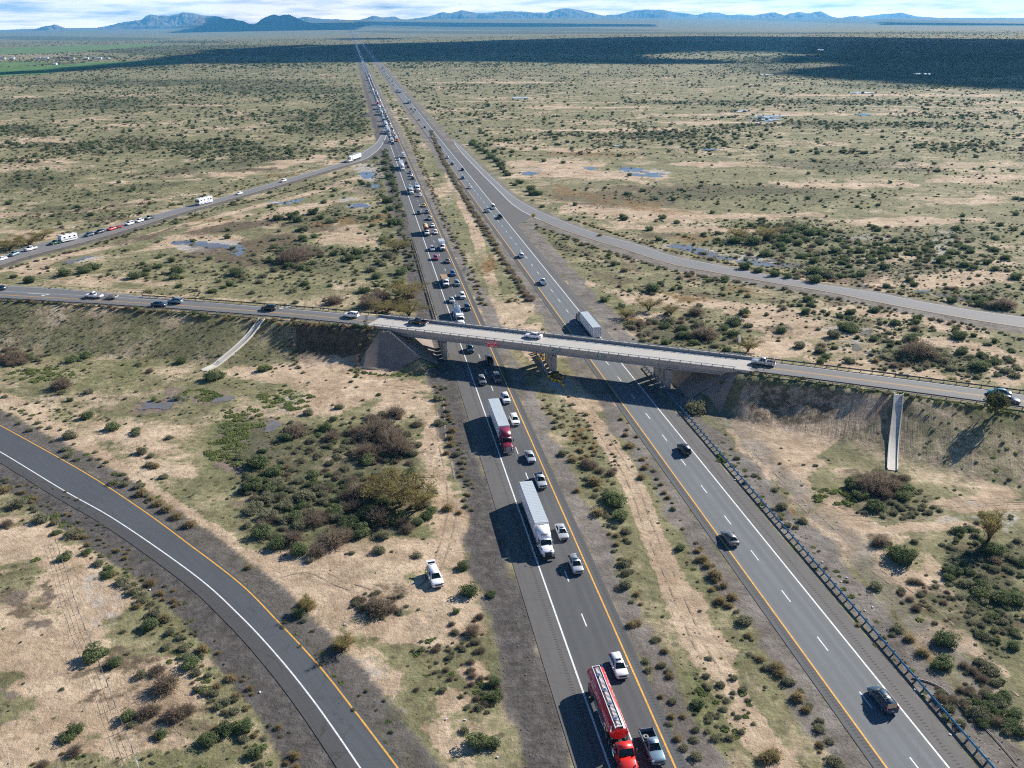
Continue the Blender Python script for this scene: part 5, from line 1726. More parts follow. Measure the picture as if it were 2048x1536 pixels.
def tank_trailer(md, yf, length, rx, rz, zc, mat, ladder=True, bands=False):
    t, q = wheel_mb(.50, .50)
    n = 28
    ring = lambda y, k: [(rx * k * math.sin(2 * math.pi * j / n), y, zc + rz * k * math.cos(2 * math.pi * j / n)) for j in range(n)]
    b = MB(); b.loft([ring(yf, .80), ring(yf - .05, .90), ring(yf - .22, 1), ring(yf - length + .22, 1), ring(yf - length + .05, .9), ring(yf - length, .8)], 0, True)
    subs = []
    if bands:
        for k in range(8):
            y = yf - .8 - k * (length - 1.6) / 7
            r_ = MB(); r_.loft([ring(y + .08, 1.03), ring(y - .08, 1.03)], 0, True, False); subs.append(('band', r_, 'steel'))
    top = zc + rz
    if ladder:
        pl = MB(); pl.box(0, yf - length / 2 + .1, top - .06, .95, length - .5, .10)
        subs.append(('walkway_tray', pl, 'trim'))
        ra = MB()
        for s in (-1, 1): ra.box(s * .52, yf - length / 2 + .1, top + .05, .07, length - .4, .20)
        ra.box(0, yf - .35, top + .05, 1.0, .07, .20); ra.box(0, yf - length + .35, top + .05, 1.0, .07, .20)
        y = yf - .6
        while y > yf - length + .5:
            ra.box(-.12, y, top + .02, .56, .10, .06); y -= .24
        subs.append(('walkway', ra, 'boxwhite'))
        mh = MB()
        for k in (.14, .36, .58, .82):
            y = yf - length * k
            mh.loft([[(.12 + .30 * math.cos(2 * math.pi * j / 12), y + .30 * math.sin(2 * math.pi * j / 12), z) for j in range(12)] for z in (top, top + .17)], 0, False)
            mh.box(.12, y, top + .2, .42, .08, .06)
        subs.append(('manhole', mh, 'chrome'))
    else:
        mh = MB()
        for k in (.25, .5, .75):
            y = yf - length * k
            mh.loft([[(.32 * math.cos(2 * math.pi * j / 12), y + .32 * math.sin(2 * math.pi * j / 12), z) for j in range(12)] for z in (top - .05, top + .2)], 0, False)
        mh.box(.35, yf - length / 2, top + .06, .3, length - 1.5, .05)
        subs.append(('manhole', mh, 'steel'))
    un = MB(); un.box(0, yf - length / 2, zc - rz - .12, 1.0, length - .8, .22)
    for s in (-1, 1):
        un.box(s * 1.0, yf - 2.9, .62, .14, .14, 1.0)
        un.box(s * 1.05, yf - length * .48, zc - rz + .05, .30, length * .40, .35)
        un.tube([(s * 1.12, yf - 3.4, .85), (s * 1.12, yf - length + 4.2, .85)], .13, 8)
    subs.append(('undercarriage', un, 'steel'))
    fd = MB()
    for s in (-1, 1): fd.box(s * 1.05, yf - length + 2.2, 1.12, .5, 2.6, .05)
    subs.append(('fender', fd, 'chrome'))
    for y in (yf - length + 1.55, yf - length + 2.85):
        for s in (-1, 1):
            w = MB(); w.v = [(x + s * 1.0, yy + y, z + .5) for x, yy, z in t.v]; w.f, w.m, w.sm = t.f, t.m, t.sm
            subs.append(('wheel', w, 'rubber'))
    md.part('tank', b, mat, (0, 0, 0), subs)


def tanker(mat, ladder, bands, fairing, rx=1.25, rz=.88, zc=2.35, length=12.6):
    md = Model('tanker truck', 'tanker_truck')
    tractor(md, 9.6, False if ladder else True, fairing, 'trim' if ladder else 'chrome')
    tank_trailer(md, 4.3, length, rx, rz, zc, mat, ladder, bands)
    return md


def rigid(kind):
    """box truck, flatbed with planks, high-sided load truck"""
    md = Model('truck', {'box': 'box_truck', 'flat': 'flatbed_truck', 'load': 'load_truck'}[kind])
    yf, L = {'box': (4.0, 5.6), 'flat': (5.6, 8.0), 'load': (6.0, 8.6)}[kind]
    Y = lambda d: yf - d
    md.part('hood', MB().loft([sec(Y(.08), .80, .6, 1.25, .02, 1), sec(Y(.3), .95, .55, 1.38, .04, 1), sec(Y(1.5), 1.05, .6, 1.62, .05, 1)], 0, True), 'BODY')
    fr, q = frustum((Y(3.1), Y(1.35), 1.08, 1.45), (Y(3.1), Y(1.85), .95, 2.35), .08)
    b = MB(); b.box(0, Y(2.25), 1.1, 2.14, 1.7, .9); b.merge(fr); md.part('cab', b, 'BODY')
    g = MB(); pane(g, q['front'], .06, .94, .1, .88, .02); md.part('windshield', g, 'glass')
    for k in ('left', 'right'):
        a, c = (.08, .66) if k == 'left' else (.34, .92)
        g = MB(); pane(g, q[k], a, c, .14, .86, .02); md.part('side_window', g, 'glass')
    md.part('grille', MB().box(0, Y(.05), .95, 1.1, .08, .5), 'trim')
    md.part('bumper', MB().box(0, Y(0), .5, 2.1, .22, .3), 'trim')
    for s in (-1, 1):
        md.part('headlight', MB().box(s * .82, Y(.1), .95, .26, .12, .24), 'lamp')
        md.part('mirror', MB().box(s * 1.3, Y(1.75), 1.85, .14, .2, .5), 'trim')
    md.part('chassis', MB().box(0, Y(3.3 + L / 2 - 1), .75, .9, L + 2.2, .28), 'trim')
    c0 = Y(3.35)
    if kind == 'box':
        md.part('cargo_box', MB().box(0, c0 - L / 2, 2.2, 2.4, L, 2.35), 'CARGO', (0, 0, 0), [('roof', MB().box(0, c0 - L / 2, 3.39, 2.34, L - .06, .03), 'boxgrey'), ('door', MB().box(0, c0 - L - .02, 2.2, 2.2, .03, 2.2), 'boxgrey')])
    elif kind == 'flat':
        pl = MB()
        for k in range(9): pl.box(-1.04 + k * .26, c0 - L / 2, 1.78, .24, L - .2, .75 - .04 * (k % 2))
        md.part('bed', MB().box(0, c0 - L / 2, 1.2, 2.45, L, .22), 'trim', (0, 0, 0), [])
        md.part('bulkhead', MB().box(0, c0 - .06, 1.9, 2.3, .1, 1.3), 'steel')
        md.part('plank_stack', pl, 'wood')
    else:
        bx = MB()
        for x, y, sx, sy in ((-1.2, c0 - L / 2, .08, L), (1.2, c0 - L / 2, .08, L), (0, c0 - .04, 2.4, .08), (0, c0 - L + .04, 2.4, .08), (0, c0 - L * .5, 2.36, .08)):
            bx.box(x, y, 2.3, sx, sy, 2.1)
        bx.box(0, c0 - L / 2, 1.2, 2.4, L, .2)
        md.part('high_side_box', bx, 'BODY2')
        for k in (.25, .75):
            n = 12
            md.part('straw_load', MB().loft([[(1.1 * s * math.cos(2 * math.pi * j / n) * (1 if abs(math.cos(2 * math.pi * j / n)) > .3 else .8), c0 - L * k + L * .23 * s * math.sin(2 * math.pi * j / n), z) for j in range(n)] for s, z in ((1, 2.9), (1, 3.2), (.75, 3.55), (.3, 3.75))], 0, True), 'straw')
    for s in (-1, 1): md.part('taillight', MB().box(s * .95, c0 - L - .04, 1.05, .25, .05, .14), 'tail')
    md.wheels([(s * .95, Y(1.05)) for s in (-1, 1)] + [(s * .92, c0 - L * .72) for s in (-1, 1)] + ([(s * .92, c0 - L * .72 - 1.25) for s in (-1, 1)] if kind != 'box' else []), .46, .38)
    return md


def motorhome():
    md = Model('motorhome', 'motorhome')
    b = MB(); b.loft([[(x, y, z) for x, z in ((-1.25, .55), (-1.27, 3.2), (-1.1, 3.4), (1.1, 3.4), (1.27, 3.2), (1.25, .55))] for y in (-5.2, 4.6)] + [[(x * .97, 5.2, z) for x, z in ((-1.2, .7), (-1.2, 3.0), (-1.0, 3.2), (1.0, 3.2), (1.2, 3.0), (1.2, .7))]], 0, False)
    md.part('body', b, 'BODY')
    md.part('windshield', MB().box(0, 5.21, 2.1, 2.2, .04, 1.1), 'glass')
    for s in (-1, 1):
        for y in (3.6, 1.2, -1.8, -3.8):
            md.part('side_window', MB().box(s * 1.275, y, 2.35, .02, .9, .6), 'glass')
        sw = MB(); sw.add([(s * 1.285, 4.6, 1.0), (s * 1.285, -1.0, 1.2), (s * 1.285, -5.0, 2.6), (s * 1.285, -5.0, 2.2), (s * 1.285, -1.0, .95), (s * 1.285, 4.6, .85)], [(0, 1, 4, 5), (1, 2, 3, 4)])
        md.part('side_stripe', sw, 'blue')
        md.part('headlight', MB().box(s * .9, 5.2, .95, .35, .06, .2), 'lamp')
        md.part('mirror', MB().box(s * 1.45, 5.1, 2.2, .16, .16, .5), 'trim')
    for y in (2.5, 0, -3): md.part('roof_vent', MB().box(0, y, 3.5, .8, .9, .24), 'boxgrey')
    md.wheels([(s * 1.1, y) for y in (3.4, -2.6) for s in (-1, 1)], .45, .32)
    return md


def caravan():
    md = Model('travel trailer', 'travel_trailer')
    b = MB(); b.loft([[(x, y, z) for x, z in ((-1.2, lo), (-1.22, hi - .2), (-1.05, hi), (1.05, hi), (1.22, hi - .2), (1.2, lo))] for y, lo, hi in ((-4.0, .9, 2.9), (-3.7, .6, 3.15), (3.4, .6, 3.15), (4.0, 1.1, 2.7))], 0, False)
    md.part('body', b, 'BODY')
    for s in (-1, 1):
        for y in (2.4, -.2, -2.6): md.part('side_window', MB().box(s * 1.23, y, 2.15, .02, .9, .55), 'glass')
        md.part('side_stripe', MB().box(s * 1.232, 0, 1.25, .02, 7.0, .25), 'grey')
    md.part('front_window', MB().box(0, 3.88, 2.2, 1.6, .05, .5), 'glass')
    for y in (1.5, -1.8): md.part('roof_vent', MB().box(0, y, 3.24, .7, .8, .2), 'trim')
    md.part('drawbar', MB().box(0, 4.5, .55, .14, 1.4, .12), 'trim')
    md.wheels([(s * 1.05, y) for y in (-.5, -1.35) for s in (-1, 1)], .36, .24)
    return md


def utility_trailer(kind='flat'):
    md = Model('trailer', 'utility_trailer')
    md.part('deck', MB().box(0, 0, .55, 1.9, 3.4, .14), 'trim')
    for s in (-1, 1): md.part('side_rail', MB().box(s * .93, 0, .80, .06, 3.4, .36), 'BODY')
    md.part('tailgate', MB().box(0, -1.7, .82, 1.9, .06, .40), 'BODY')
    md.part('drawbar', MB().box(0, 2.3, .5, .12, 1.3, .1), 'trim')
    md.part('cargo', MB().box(-.2, -.3, .9, .9, 1.3, .55), 'timber')
    md.part('cargo', MB().box(.3, .8, .82, .7, .7, .4), 'steel')
    md.wheels([(s * 1.0, -.2) for s in (-1, 1)], .33, .2)
    return md


MODELS.update(semi=semi(True), semi_dark=semi(True, 'trim'), semi_flat=semi(False), tanker_red=tanker('tank_red', True, False, False), tanker_steel=tanker('tank_steel', False, True, False, 1.0, 1.0, 2.3, 12.0),
              box=rigid('box'), flat=rigid('flat'), load=rigid('load'), rv=motorhome(), caravan=caravan(), utility=utility_trailer())

HEAD_IN = math.atan2(-HW_DIR.y, -HW_DIR.x) - R(90)      # left carriageway: towards the camera
HEAD_OUT = math.atan2(HW_DIR.y, HW_DIR.x) - R(90)       # right carriageway: away
LANE = {'L1': 27.9, 'L2': 32.0, 'R1': 61.85, 'R2': 65.55}
USED = {k: [] for k in LANE}
NEAR_FULL = 345.0


def on_lane(kind, lane, px, py, colours, label, group=None, zc=0.8, nudge=0.0):
    y = G(px, py, zc).y
    p = hw(LANE[lane] + nudge, y, ROAD_Z)
    USED[lane].append(y)
    if isinstance(colours, str): colours = {'BODY': colours}
    return spawn(MODELS[kind], p, HEAD_IN if lane[0] == 'L' else HEAD_OUT, colours, label, group, y < NEAR_FULL)


# left carriageway, from the camera outwards
t = on_lane('tanker_red', 'L1', 1204, 1425, 'red', 'red tanker semi truck with white walkway on its tank, in the near slow lane', zc=2.2)
TANKER = t
on_lane('suv_s', 'L2', 1240, 1331, 'white', 'white SUV with sunroof beside the red tanker')
PK = on_lane('pickup', 'L2', 1309, 1492, {'BODY': 'pale blue'}, 'pale blue grey pickup with a spare tyre in its bed, near the red tanker')
WS = on_lane('semi_dark', 'L1', 1067, 1035, {'BODY': 'white', 'CARGO': 'boxwhite'}, 'all white semi truck with a dark grille and pale trailer', zc=2.4)
on_lane('suv_r', 'L2', 1153, 1128, 'silver', 'silver SUV with roof rack bars, ahead of the white semi truck')
on_lane('sedan_s', 'L2', 1127, 1062, 'silver', 'silver sedan with sunroof alongside the white semi truck')
on_lane('pickup', 'L2', 1084, 960, 'silver', 'silver pickup with a dark empty bed behind the silver sedan')
on_lane('sedan', 'L2', 1061, 912, 'silver', 'plain silver sedan beside the cab of the maroon semi truck')
MS = on_lane('semi', 'L1', 1000, 848, {'BODY': 'maroon', 'CARGO': 'boxwhite'}, 'maroon semi truck pulling a pale grey ribbed trailer', zc=2.4)
on_lane('suv', 'L2', 1032, 839, 'white', 'plain white SUV alongside the trailer of the maroon semi truck')
on_lane('suv_s', 'L2', 1018, 796, 'white', 'white SUV with sunroof, first car clear of the bridge shadow behind the white SUV')
on_lane('minivan', 'L2', 1000, 755, 'brown', 'brown grey minivan at the edge of the bridge shadow')
on_lane('suv', 'L1', 963, 760, 'grey', 'dark grey SUV in the slow lane at the edge of the bridge shadow')
on_lane('minivan', 'L2', 986, 720, 'black', 'black minivan in the deep shadow of the overpass')
on_lane('suv', 'L1', 942, 697, 'dark blue', 'dark blue SUV just emerging under the overpass')
on_lane('tanker_steel', 'L1', 918, 624, {'BODY': 'white'}, 'white cab truck with a polished steel tank right behind the overpass', zc=2.2)
on_lane('suv', 'L2', 939, 614, 'dark blue', 'dark blue SUV beside the polished steel tank')
on_lane('sedan', 'L1', 907, 599, 'silver', 'silver sedan behind the polished steel tank truck')
on_lane('suv', 'L2', 935, 591, 'white', 'white SUV behind the dark blue SUV near the steel tank')
on_lane('flat', 'L1', 892, 560, 'white', 'white flatbed truck loaded with a stack of brown planks', zc=1.5)
on_lane('suv', 'L2', 919, 566, 'pale blue', 'pale blue grey SUV alongside the cab of the plank truck')
on_lane('suv', 'L2', 916, 546, 'blue', 'blue SUV alongside the plank load of the flatbed truck')
on_lane('sedan', 'L2', 904, 521, 'brown', 'brown grey car behind the blue SUV')
on_lane('suv', 'L1', 879, 515, 'magenta', 'magenta red SUV, the only one of its colour')
on_lane('suv_rails', 'L1', 873, 497, 'white', 'white SUV right behind the magenta SUV')
on_lane('box', 'L2', 891, 491, {'BODY': 'white', 'CARGO': 'boxwhite'}, 'white box truck beside the white SUV that follows the magenta one', zc=1.6)
on_lane('load', 'L1', 859, 459, {'BODY': 'white', 'BODY2': 'dark red'}, 'white cab truck with a dark red high sided box of straw', zc=1.9)
on_lane('suv', 'L2', 880, 464, 'white', 'white SUV beside the cab of the straw truck')
on_lane('sedan', 'L2', 875, 450, 'white', 'white sedan beside the load of the straw truck')
on_lane('pickup', 'L2', 868, 436, 'silver', 'silver pickup just behind the straw truck')
on_lane('suv', 'L2', 863, 423, 'grey', 'grey SUV behind the silver pickup and the straw truck')
on_lane('suv', 'L1', 843, 425, 'dark blue', 'dark blue SUV in the slow lane behind the straw truck')
on_lane('sedan', 'L2', 856.5, 410, 'yellow', 'yellow sedan in the left carriageway, the only yellow car')
on_lane('suv', 'L2', 848, 390, 'white', 'white SUV behind the yellow sedan')
on_lane('tanker_steel', 'L2', 841, 372, 'white', 'white cab steel tank truck in the fast lane beside another tank truck', zc=2)
on_lane('tanker_steel', 'L1', 828, 377, 'white', 'white cab steel tank truck in the slow lane beside another tank truck', zc=2)
on_lane('suv', 'L2', 838, 355.5, 'dark blue', 'dark blue SUV directly behind the fast lane tank truck')
on_lane('sedan', 'L2', 833, 350, 'white', 'white sedan behind the dark blue SUV, two places from the fast lane tank truck')
on_lane('sedan', 'L2', 830, 344, 'blue', 'blue sedan behind the white sedan that follows the tank trucks')
on_lane('suv', 'L2', 826, 333, 'black', 'black SUV alongside the big white semi trailer')
on_lane('suv', 'L2', 822, 325.5, 'black', 'black SUV close behind another black SUV beside the semi trailer')
on_lane('semi', 'L1', 811.5, 330, {'BODY': 'white', 'CARGO': 'boxwhite'}, 'big white semi truck casting a long shadow over the shoulder', zc=2.4)
on_lane('box', 'L2', 817, 310, {'BODY': 'white', 'CARGO': 'boxwhite'}, 'white box truck in the fast lane ahead of the yellow truck', zc=1.8)
on_lane('sedan', 'L1', 807, 318, 'white', 'white sedan right behind the big white semi truck')
on_lane('box', 'L2', 804, 279, {'BODY': 'orange', 'CARGO': 'boxwhite'}, 'truck with a yellow orange cab and white box', zc=1.6)
on_lane('semi', 'L1', 779.5, 247, {'BODY': 'white', 'CARGO': 'boxwhite'}, 'white semi truck at the tip of the off-ramp gore', zc=2.4)
on_lane('box', 'L2', 780.5, 222.5, {'BODY': 'white', 'CARGO': 'boxwhite'}, 'white truck in the fast lane behind the off-ramp split', zc=1.8)
on_lane('tanker_steel', 'L1', 771, 220, {'BODY': 'silver'}, 'pale tank truck in the slow lane behind the off-ramp split', zc=1.8)

# right carriageway
on_lane('minivan_r', 'R2', 1752, 1397, 'dark blue', 'dark blue minivan with roof bars nearest the camera in the right carriageway')
on_lane('sedan', 'R1', 1459, 1074, 'grey', 'grey sedan next to the yellow line in the right carriageway', nudge=-0.6)
on_lane('suv', 'R2', 1370, 897, 'black', 'black SUV in the right lane below the right end of the overpass')
on_lane('semi', 'R2', 1184, 643, {'BODY': 'dark blue', 'CARGO': 'boxwhite'}, 'dark blue semi truck with a white trailer driving away beyond the overpass', zc=2.4)
on_lane('pickup', 'R1', 1096, 563, 'white', 'white pickup driving away beyond the overpass', nudge=0.6)
on_lane('suv', 'R1', 1055, 510, 'white', 'white SUV driving away, next ahead of the white pickup')
on_lane('pickup', 'R2', 1011, 433, 'black', 'black pickup behind the white van near the right ramp')
on_lane('sedan', 'R1', 986, 421, 'silver', 'silver sedan beside the white van near the right ramp')
on_lane('van', 'R2', 1000, 414, 'white', 'tall white van near the right ramp')
on_lane('sedan', 'R1', 952.5, 374, 'white', 'white sedan ahead of the silver sedan, left lane of the right carriageway')
on_lane('suv', 'R1', 939, 355, 'blue', 'blue SUV ahead of the white sedan, driving away')
on_lane('suv', 'R2', 940.5, 338.5, 'black', 'black SUV beside the start of the right ramp')
on_lane('suv', 'R1', 918.5, 327, 'grey', 'grey SUV driving away in the left lane near the ramp tip')
on_lane('sedan', 'R1', 909, 314, 'silver', 'silver car driving away just short of the ramp tip')
on_lane('suv', 'R1', 905.5, 294.5, 'black', 'black SUV driving away past the ramp tip')
for kind, lane, x, y, c, lab in (('sedan', 'R1', 879, 273, 'white', 'small distant white sedan driving away alone'), ('suv', 'R1', 866, 254, 'black', 'distant black SUV driving away behind the dark red car'), ('sedan', 'R1', 855, 239, 'dark red', 'distant dark red car driving away'),
                                 ('van', 'R1', 845, 224, 'silver', 'distant silver van driving away'), ('suv', 'R2', 850, 219, 'dark blue', 'distant dark blue SUV in the right lane beside the silver van'), ('pickup', 'R1', 838, 218, 'grey', 'distant grey pickup ahead of the silver van')):
    on_lane(kind, lane, x, y, c, lab)
on_lane('semi', 'R2', 835, 202, {'BODY': 'pale blue', 'CARGO': 'boxgrey'}, 'distant pale semi truck alone in the right lane, driving away', zc=2.4)
on_lane('semi', 'R2', 819, 181, {'BODY': 'white', 'CARGO': 'boxwhite'}, 'distant white semi truck overtaken by a pale box truck', zc=2.4)
on_lane('box', 'R1', 813.5, 180, {'BODY': 'white', 'CARGO': 'boxgrey'}, 'distant pale box truck beside the white semi truck', zc=1.8)
on_lane('semi', 'R2', 787, 141, {'BODY': 'white', 'CARGO': 'boxwhite'}, 'far white semi truck behind the dark one, driving away', zc=2.4)
on_lane('semi', 'R2', 782.5, 135.5, {'BODY': 'black', 'CARGO': 'grey'}, 'far dark semi truck ahead of the white one, driving away', zc=2.4)
for k, (x, y, ln) in enumerate(((803, 170, 'R1'), (803.5, 162, 'R2'), (797, 163, 'R1'), (794, 157, 'R1'), (791, 153, 'R1'), (799, 155, 'R2'), (788, 149, 'R1'), (776, 132.5, 'R1'), (772, 128, 'R1'), (773, 123.5, 'R2'))):
    on_lane('suv' if k % 2 else 'sedan', ln, x, y, ('dark blue', 'black', 'grey')[k % 3], 'tiny dark car driving away in the distant right carriageway', 'tiny dark cars driving away')

# the packed queue of the left carriageway, out to the cloud shadow
qrng = random.Random(5)
far_stuff = []
for lane in ('L1', 'L2'):
    y = 728.0 if lane == 'L1' else 742.0
    while y < 5200:
        y += qrng.uniform(6.6, 10.5) if y < 1900 else qrng.uniform(9, 24)
        if any(abs(y - q) < 12 for q in USED[lane]): continue
        kind = qrng.choices(['sedan', 'suv', 'suv_rails', 'pickup', 'minivan', 'box', 'semi'], [30, 30, 8, 16, 8, 5, 3 if lane == 'L2' else 6])[0]
        if kind == 'semi': y += 9
        c = qrng.choices(['white', 'silver', 'grey', 'black', 'dark blue', 'pale blue', 'blue', 'red', 'beige'], [42, 20, 8, 10, 8, 6, 3, 2, 3])[0]
        if kind in ('semi', 'box') and c not in ('white', 'silver', 'blue', 'red'): c = 'white'
        cols = {'BODY': c, 'CARGO': 'boxwhite'}
        p = hw(LANE[lane] + qrng.uniform(-.25, .25), y, ROAD_Z + float(FR(0, y)))
        if y < 1950:
            what = MODELS[kind].cat
            spawn(MODELS[kind], p, HEAD_IN, cols, '%s %s far back in the packed left carriageway, beyond the off-ramp split' % (c, what), '%s %ss in the packed queue' % (c, what), False)
        else:
            far_stuff.append((kind, p, HEAD_IN, c))
        if kind == 'semi': y += 10
y = 2450.0
while y < 5200:
    y += qrng.uniform(30, 110)
    far_stuff.append((qrng.choice(['suv', 'sedan', 'box']), hw(LANE[qrng.choice(('R1', 'R2'))], y, ROAD_Z + 0.1), HEAD_OUT, qrng.choice(['white', 'grey', 'black'])))
mb = MB()
keys = ['white', 'silver', 'grey', 'black', 'dark blue', 'pale blue', 'blue', 'red', 'beige', 'glass', 'boxwhite', 'rubber']
for kind, p, rz, c in far_stuff:
    sx, sy, sz = {'sedan': (1.8, 4.8, 1.0), 'semi': (2.5, 17, 3.6), 'box': (2.4, 6.5, 3.0)}.get(kind, (1.9, 4.8, 1.3))
    mb.box(p.x, p.y, p.z + sz / 2 + .2, sx, sy, sz, rz, keys.index(c), 0.94)
    mb.box(p.x, p.y, p.z + sz + .38, sx * .82, sy * .5, .42, rz, keys.index('boxwhite' if kind in ('semi', 'box') else c), .85)
    mb.box(p.x, p.y, p.z + sz * .88 + .2, sx * .9, sy * .62, .34, rz, keys.index('glass'), 1)
tag(mb.build('distant_traffic', [M[k] for k in keys]), kind='stuff')

# off-ramp on the left
P_UM = [a.lerp(b, 0.5) for a, b in zip(P_ULN, P_ULF)]


def on_path(kind, P, px, py, colours, label, z=ROAD_Z, away=False, zc=0.8, off=0.0, full=None):
    g = G(px, py, z + zc)
    i = min(range(len(P)), key=lambda k: (P[k].x - g.x) ** 2 + (P[k].y - g.y) ** 2)
    i = min(max(i, 1), len(P) - 2)
    t = (P[i + 1] - P[i - 1]).normalized()
    d = (Vector((g.x, g.y, 0)) - Vector((P[i].x, P[i].y, 0))).dot(Vector((t.x, t.y, 0)))
    pos = Vector((P[i].x, P[i].y, z + 0.008)) + Vector((t.x, t.y, 0)) * d + Vector((t.y, -t.x, 0)) * off
    if away: t = -t
    if isinstance(colours, str): colours = {'BODY': colours}
    return spawn(MODELS[kind], pos, math.atan2(t.y, t.x) - R(90), colours, label, None, pos.y < 420 if full is None else full)


L_ = dict(away=True)         # the ramp path runs from left to right; its traffic heads left
on_path('semi', P_UM, 706, 314, {'BODY': 'white', 'CARGO': 'boxwhite'}, 'white semi truck turning down the left off-ramp', zc=2.4, full=True, **L_)
on_path('suv', P_UM, 573, 361, 'white', 'white SUV alone on the off-ramp, behind another white car', full=True, **L_)
on_path('sedan', P_UM, 484, 386, 'white', 'white sedan on the off-ramp behind the motorhome', full=True, **L_)
on_path('rv', P_UM, 411, 401, 'white', 'white motorhome with a blue side swoosh on the off-ramp', zc=1.8, full=True, **L_)
on_path('pickup', P_UM, 310, 435.5, {'BODY': 'grey'}, 'grey pickup last in the queue at the bottom of the off-ramp', **L_)
on_path('suv', P_UM, 284, 441, 'white', 'white SUV behind another white SUV in the off-ramp queue', **L_)
on_path('suv', P_UM, 262, 446.5, 'white', 'white SUV behind the small red trailer in the off-ramp queue', **L_)
on_path('utility', P_UM, 249, 454, 'red', 'small red trailer towed by the red car on the off-ramp', zc=0.6, **L_)
on_path('sedan', P_UM, 232, 457, 'red', 'red car towing a small red trailer on the off-ramp', **L_)
on_path('suv', P_UM, 206, 463.5, 'black', 'black SUV ahead of the red car on the off-ramp', **L_)
on_path('suv', P_UM, 188, 469.5, 'dark blue', 'dark blue SUV behind the travel trailer on the off-ramp', **L_)
on_path('caravan', P_UM, 150.5, 476.5, 'white', 'white travel trailer with side windows on the off-ramp', zc=1.8, **L_)
on_path('pickup', P_UM, 122, 486, 'green', 'dark green pickup towing the travel trailer on the off-ramp', **L_)
on_path('pickup', P_UM, 78, 498, 'white', 'white pickup ahead of the dark green one on the off-ramp', **L_)
on_path('suv', P_UM, 44.5, 507.5, 'pale blue', 'pale blue SUV second from the left edge on the off-ramp', **L_)
on_path('sedan', P_UM, 14.5, 517.5, 'white', 'white sedan at the left edge of the off-ramp', **L_)

# crossroad and overpass
Z7 = EMB + ROAD_Z
on_path('pickup', P_CL, 196, 586.5, 'white', 'white pickup towing a low flat trailer on the crossroad', Z7, True, off=-2.4)
on_path('utility', P_CL, 230, 591, 'silver', 'low flat trailer with cargo behind the white pickup on the crossroad', Z7, True, 0.6, -2.4)
on_path('sedan', P_CL, 317, 607.5, 'dark blue', 'dark blue car heading right on the left approach to the overpass', Z7, False, off=2.0)
on_path('suv', P_CL, 354, 599.5, 'pale blue', 'pale blue SUV passing the dark blue car on the crossroad', Z7, True, off=-2.0)
on_path('suv', P_CL, 536, 616, 'black', 'black SUV on the left approach to the overpass', Z7, True, off=-2.0)
on_path('suv', P_CL, 699, 631, 'white', 'white SUV approaching from the left end of the overpass', Z7, True, off=-2.0)
on_path('pickup', P_CL, 835, 643.5, 'black', 'black pickup on the left end of the overpass', Z7, True, off=-2.2)
on_path('sedan', P_CL, 1067, 669.5, 'white', 'white sedan in the middle of the overpass', Z7, True, off=-1.8)
t = on_path('pickup', P_CL, 1526, 725.5, 'silver', 'silver pickup with a ladder rack just right of the overpass', Z7, True, off=-2.0)
for y in (-2.5, -.9, 1.0):
    mb = MB(); mb.box(-.8, y, 1.75, .06, .06, .9); mb.box(.8, y, 1.75, .06, .06, .9); mb.box(0, y, 2.2, 1.66, .06, .06); mb.build('ladder_rack', M['boxwhite'], t)
on_path('sedan', P_CL, 1999, 782, 'teal', 'teal car by the far guardrail at the right edge of the crossroad', Z7, True, off=-2.0)
on_path('sedan', P_CL, 2017, 801, 'grey', 'dark grey sedan half hidden by the roadside tree', Z7, False, off=1.9)
on_path('sedan', P_CL, -1, 574, 'dark blue', 'dark blue car cut off by the left edge of the crossroad', Z7, True, off=-5.5)

# parked car on the sand and the person at its door
pp = G(869.5, 1153, 0.8)
zp = gz(pp.x, pp.y)
PSUV = spawn(MODELS['suv_open'], (pp.x, pp.y, zp - 0.04), R(197), {'BODY': 'white'}, 'white SUV parked on the sand with its tailgate raised')
PSUV.scale = (1.10, 1.12, 1.06)

# the spare tyre in the near pickup bed: lies loose there, so it is a thing of its own
tp = PK.matrix_basis @ Vector((-.30, -1.55, .66)) if PK.type == 'EMPTY' else PK.location
mb = MB()
n = 20
for i in range(n):
    a = 2 * math.pi * i / n
secs = [[((.27 + .12 * math.cos(2 * math.pi * j / 8)) * math.cos(2 * math.pi * i / n), (.27 + .12 * math.cos(2 * math.pi * j / 8)) * math.sin(2 * math.pi * i / n), .10 * math.sin(2 * math.pi * j / 8)) for j in range(8)] for i in range(n + 1)]
mb.loft(secs, 0, True, False)
o = tag(mb.build('spare_tyre', plain('dusty tyre', (.30, .28, .25), .9)), 'dusty spare tyre lying in the bed of the pale blue grey pickup', 'tyre')
o.location = Matrix.Rotation(PK.rotation_euler.z, 4, 'Z') @ Vector((.34, -1.75, 0)) + Vector(PK.location) + Vector((0, 0, .72))


# ------------------------------------------------------------------ writing and marks on the trucks
def mark(parent, txt, size, m, loc, rot, bold=0.01, sx=1.0):
    o = text_mesh(txt, size, m, 'lettering', bold, parent)
    o.location, o.rotation_euler, o.scale = loc, rot, (sx, 1, 1)
    return o


tank = [c for c in TANKER.children if c.name.startswith('tank')][0]
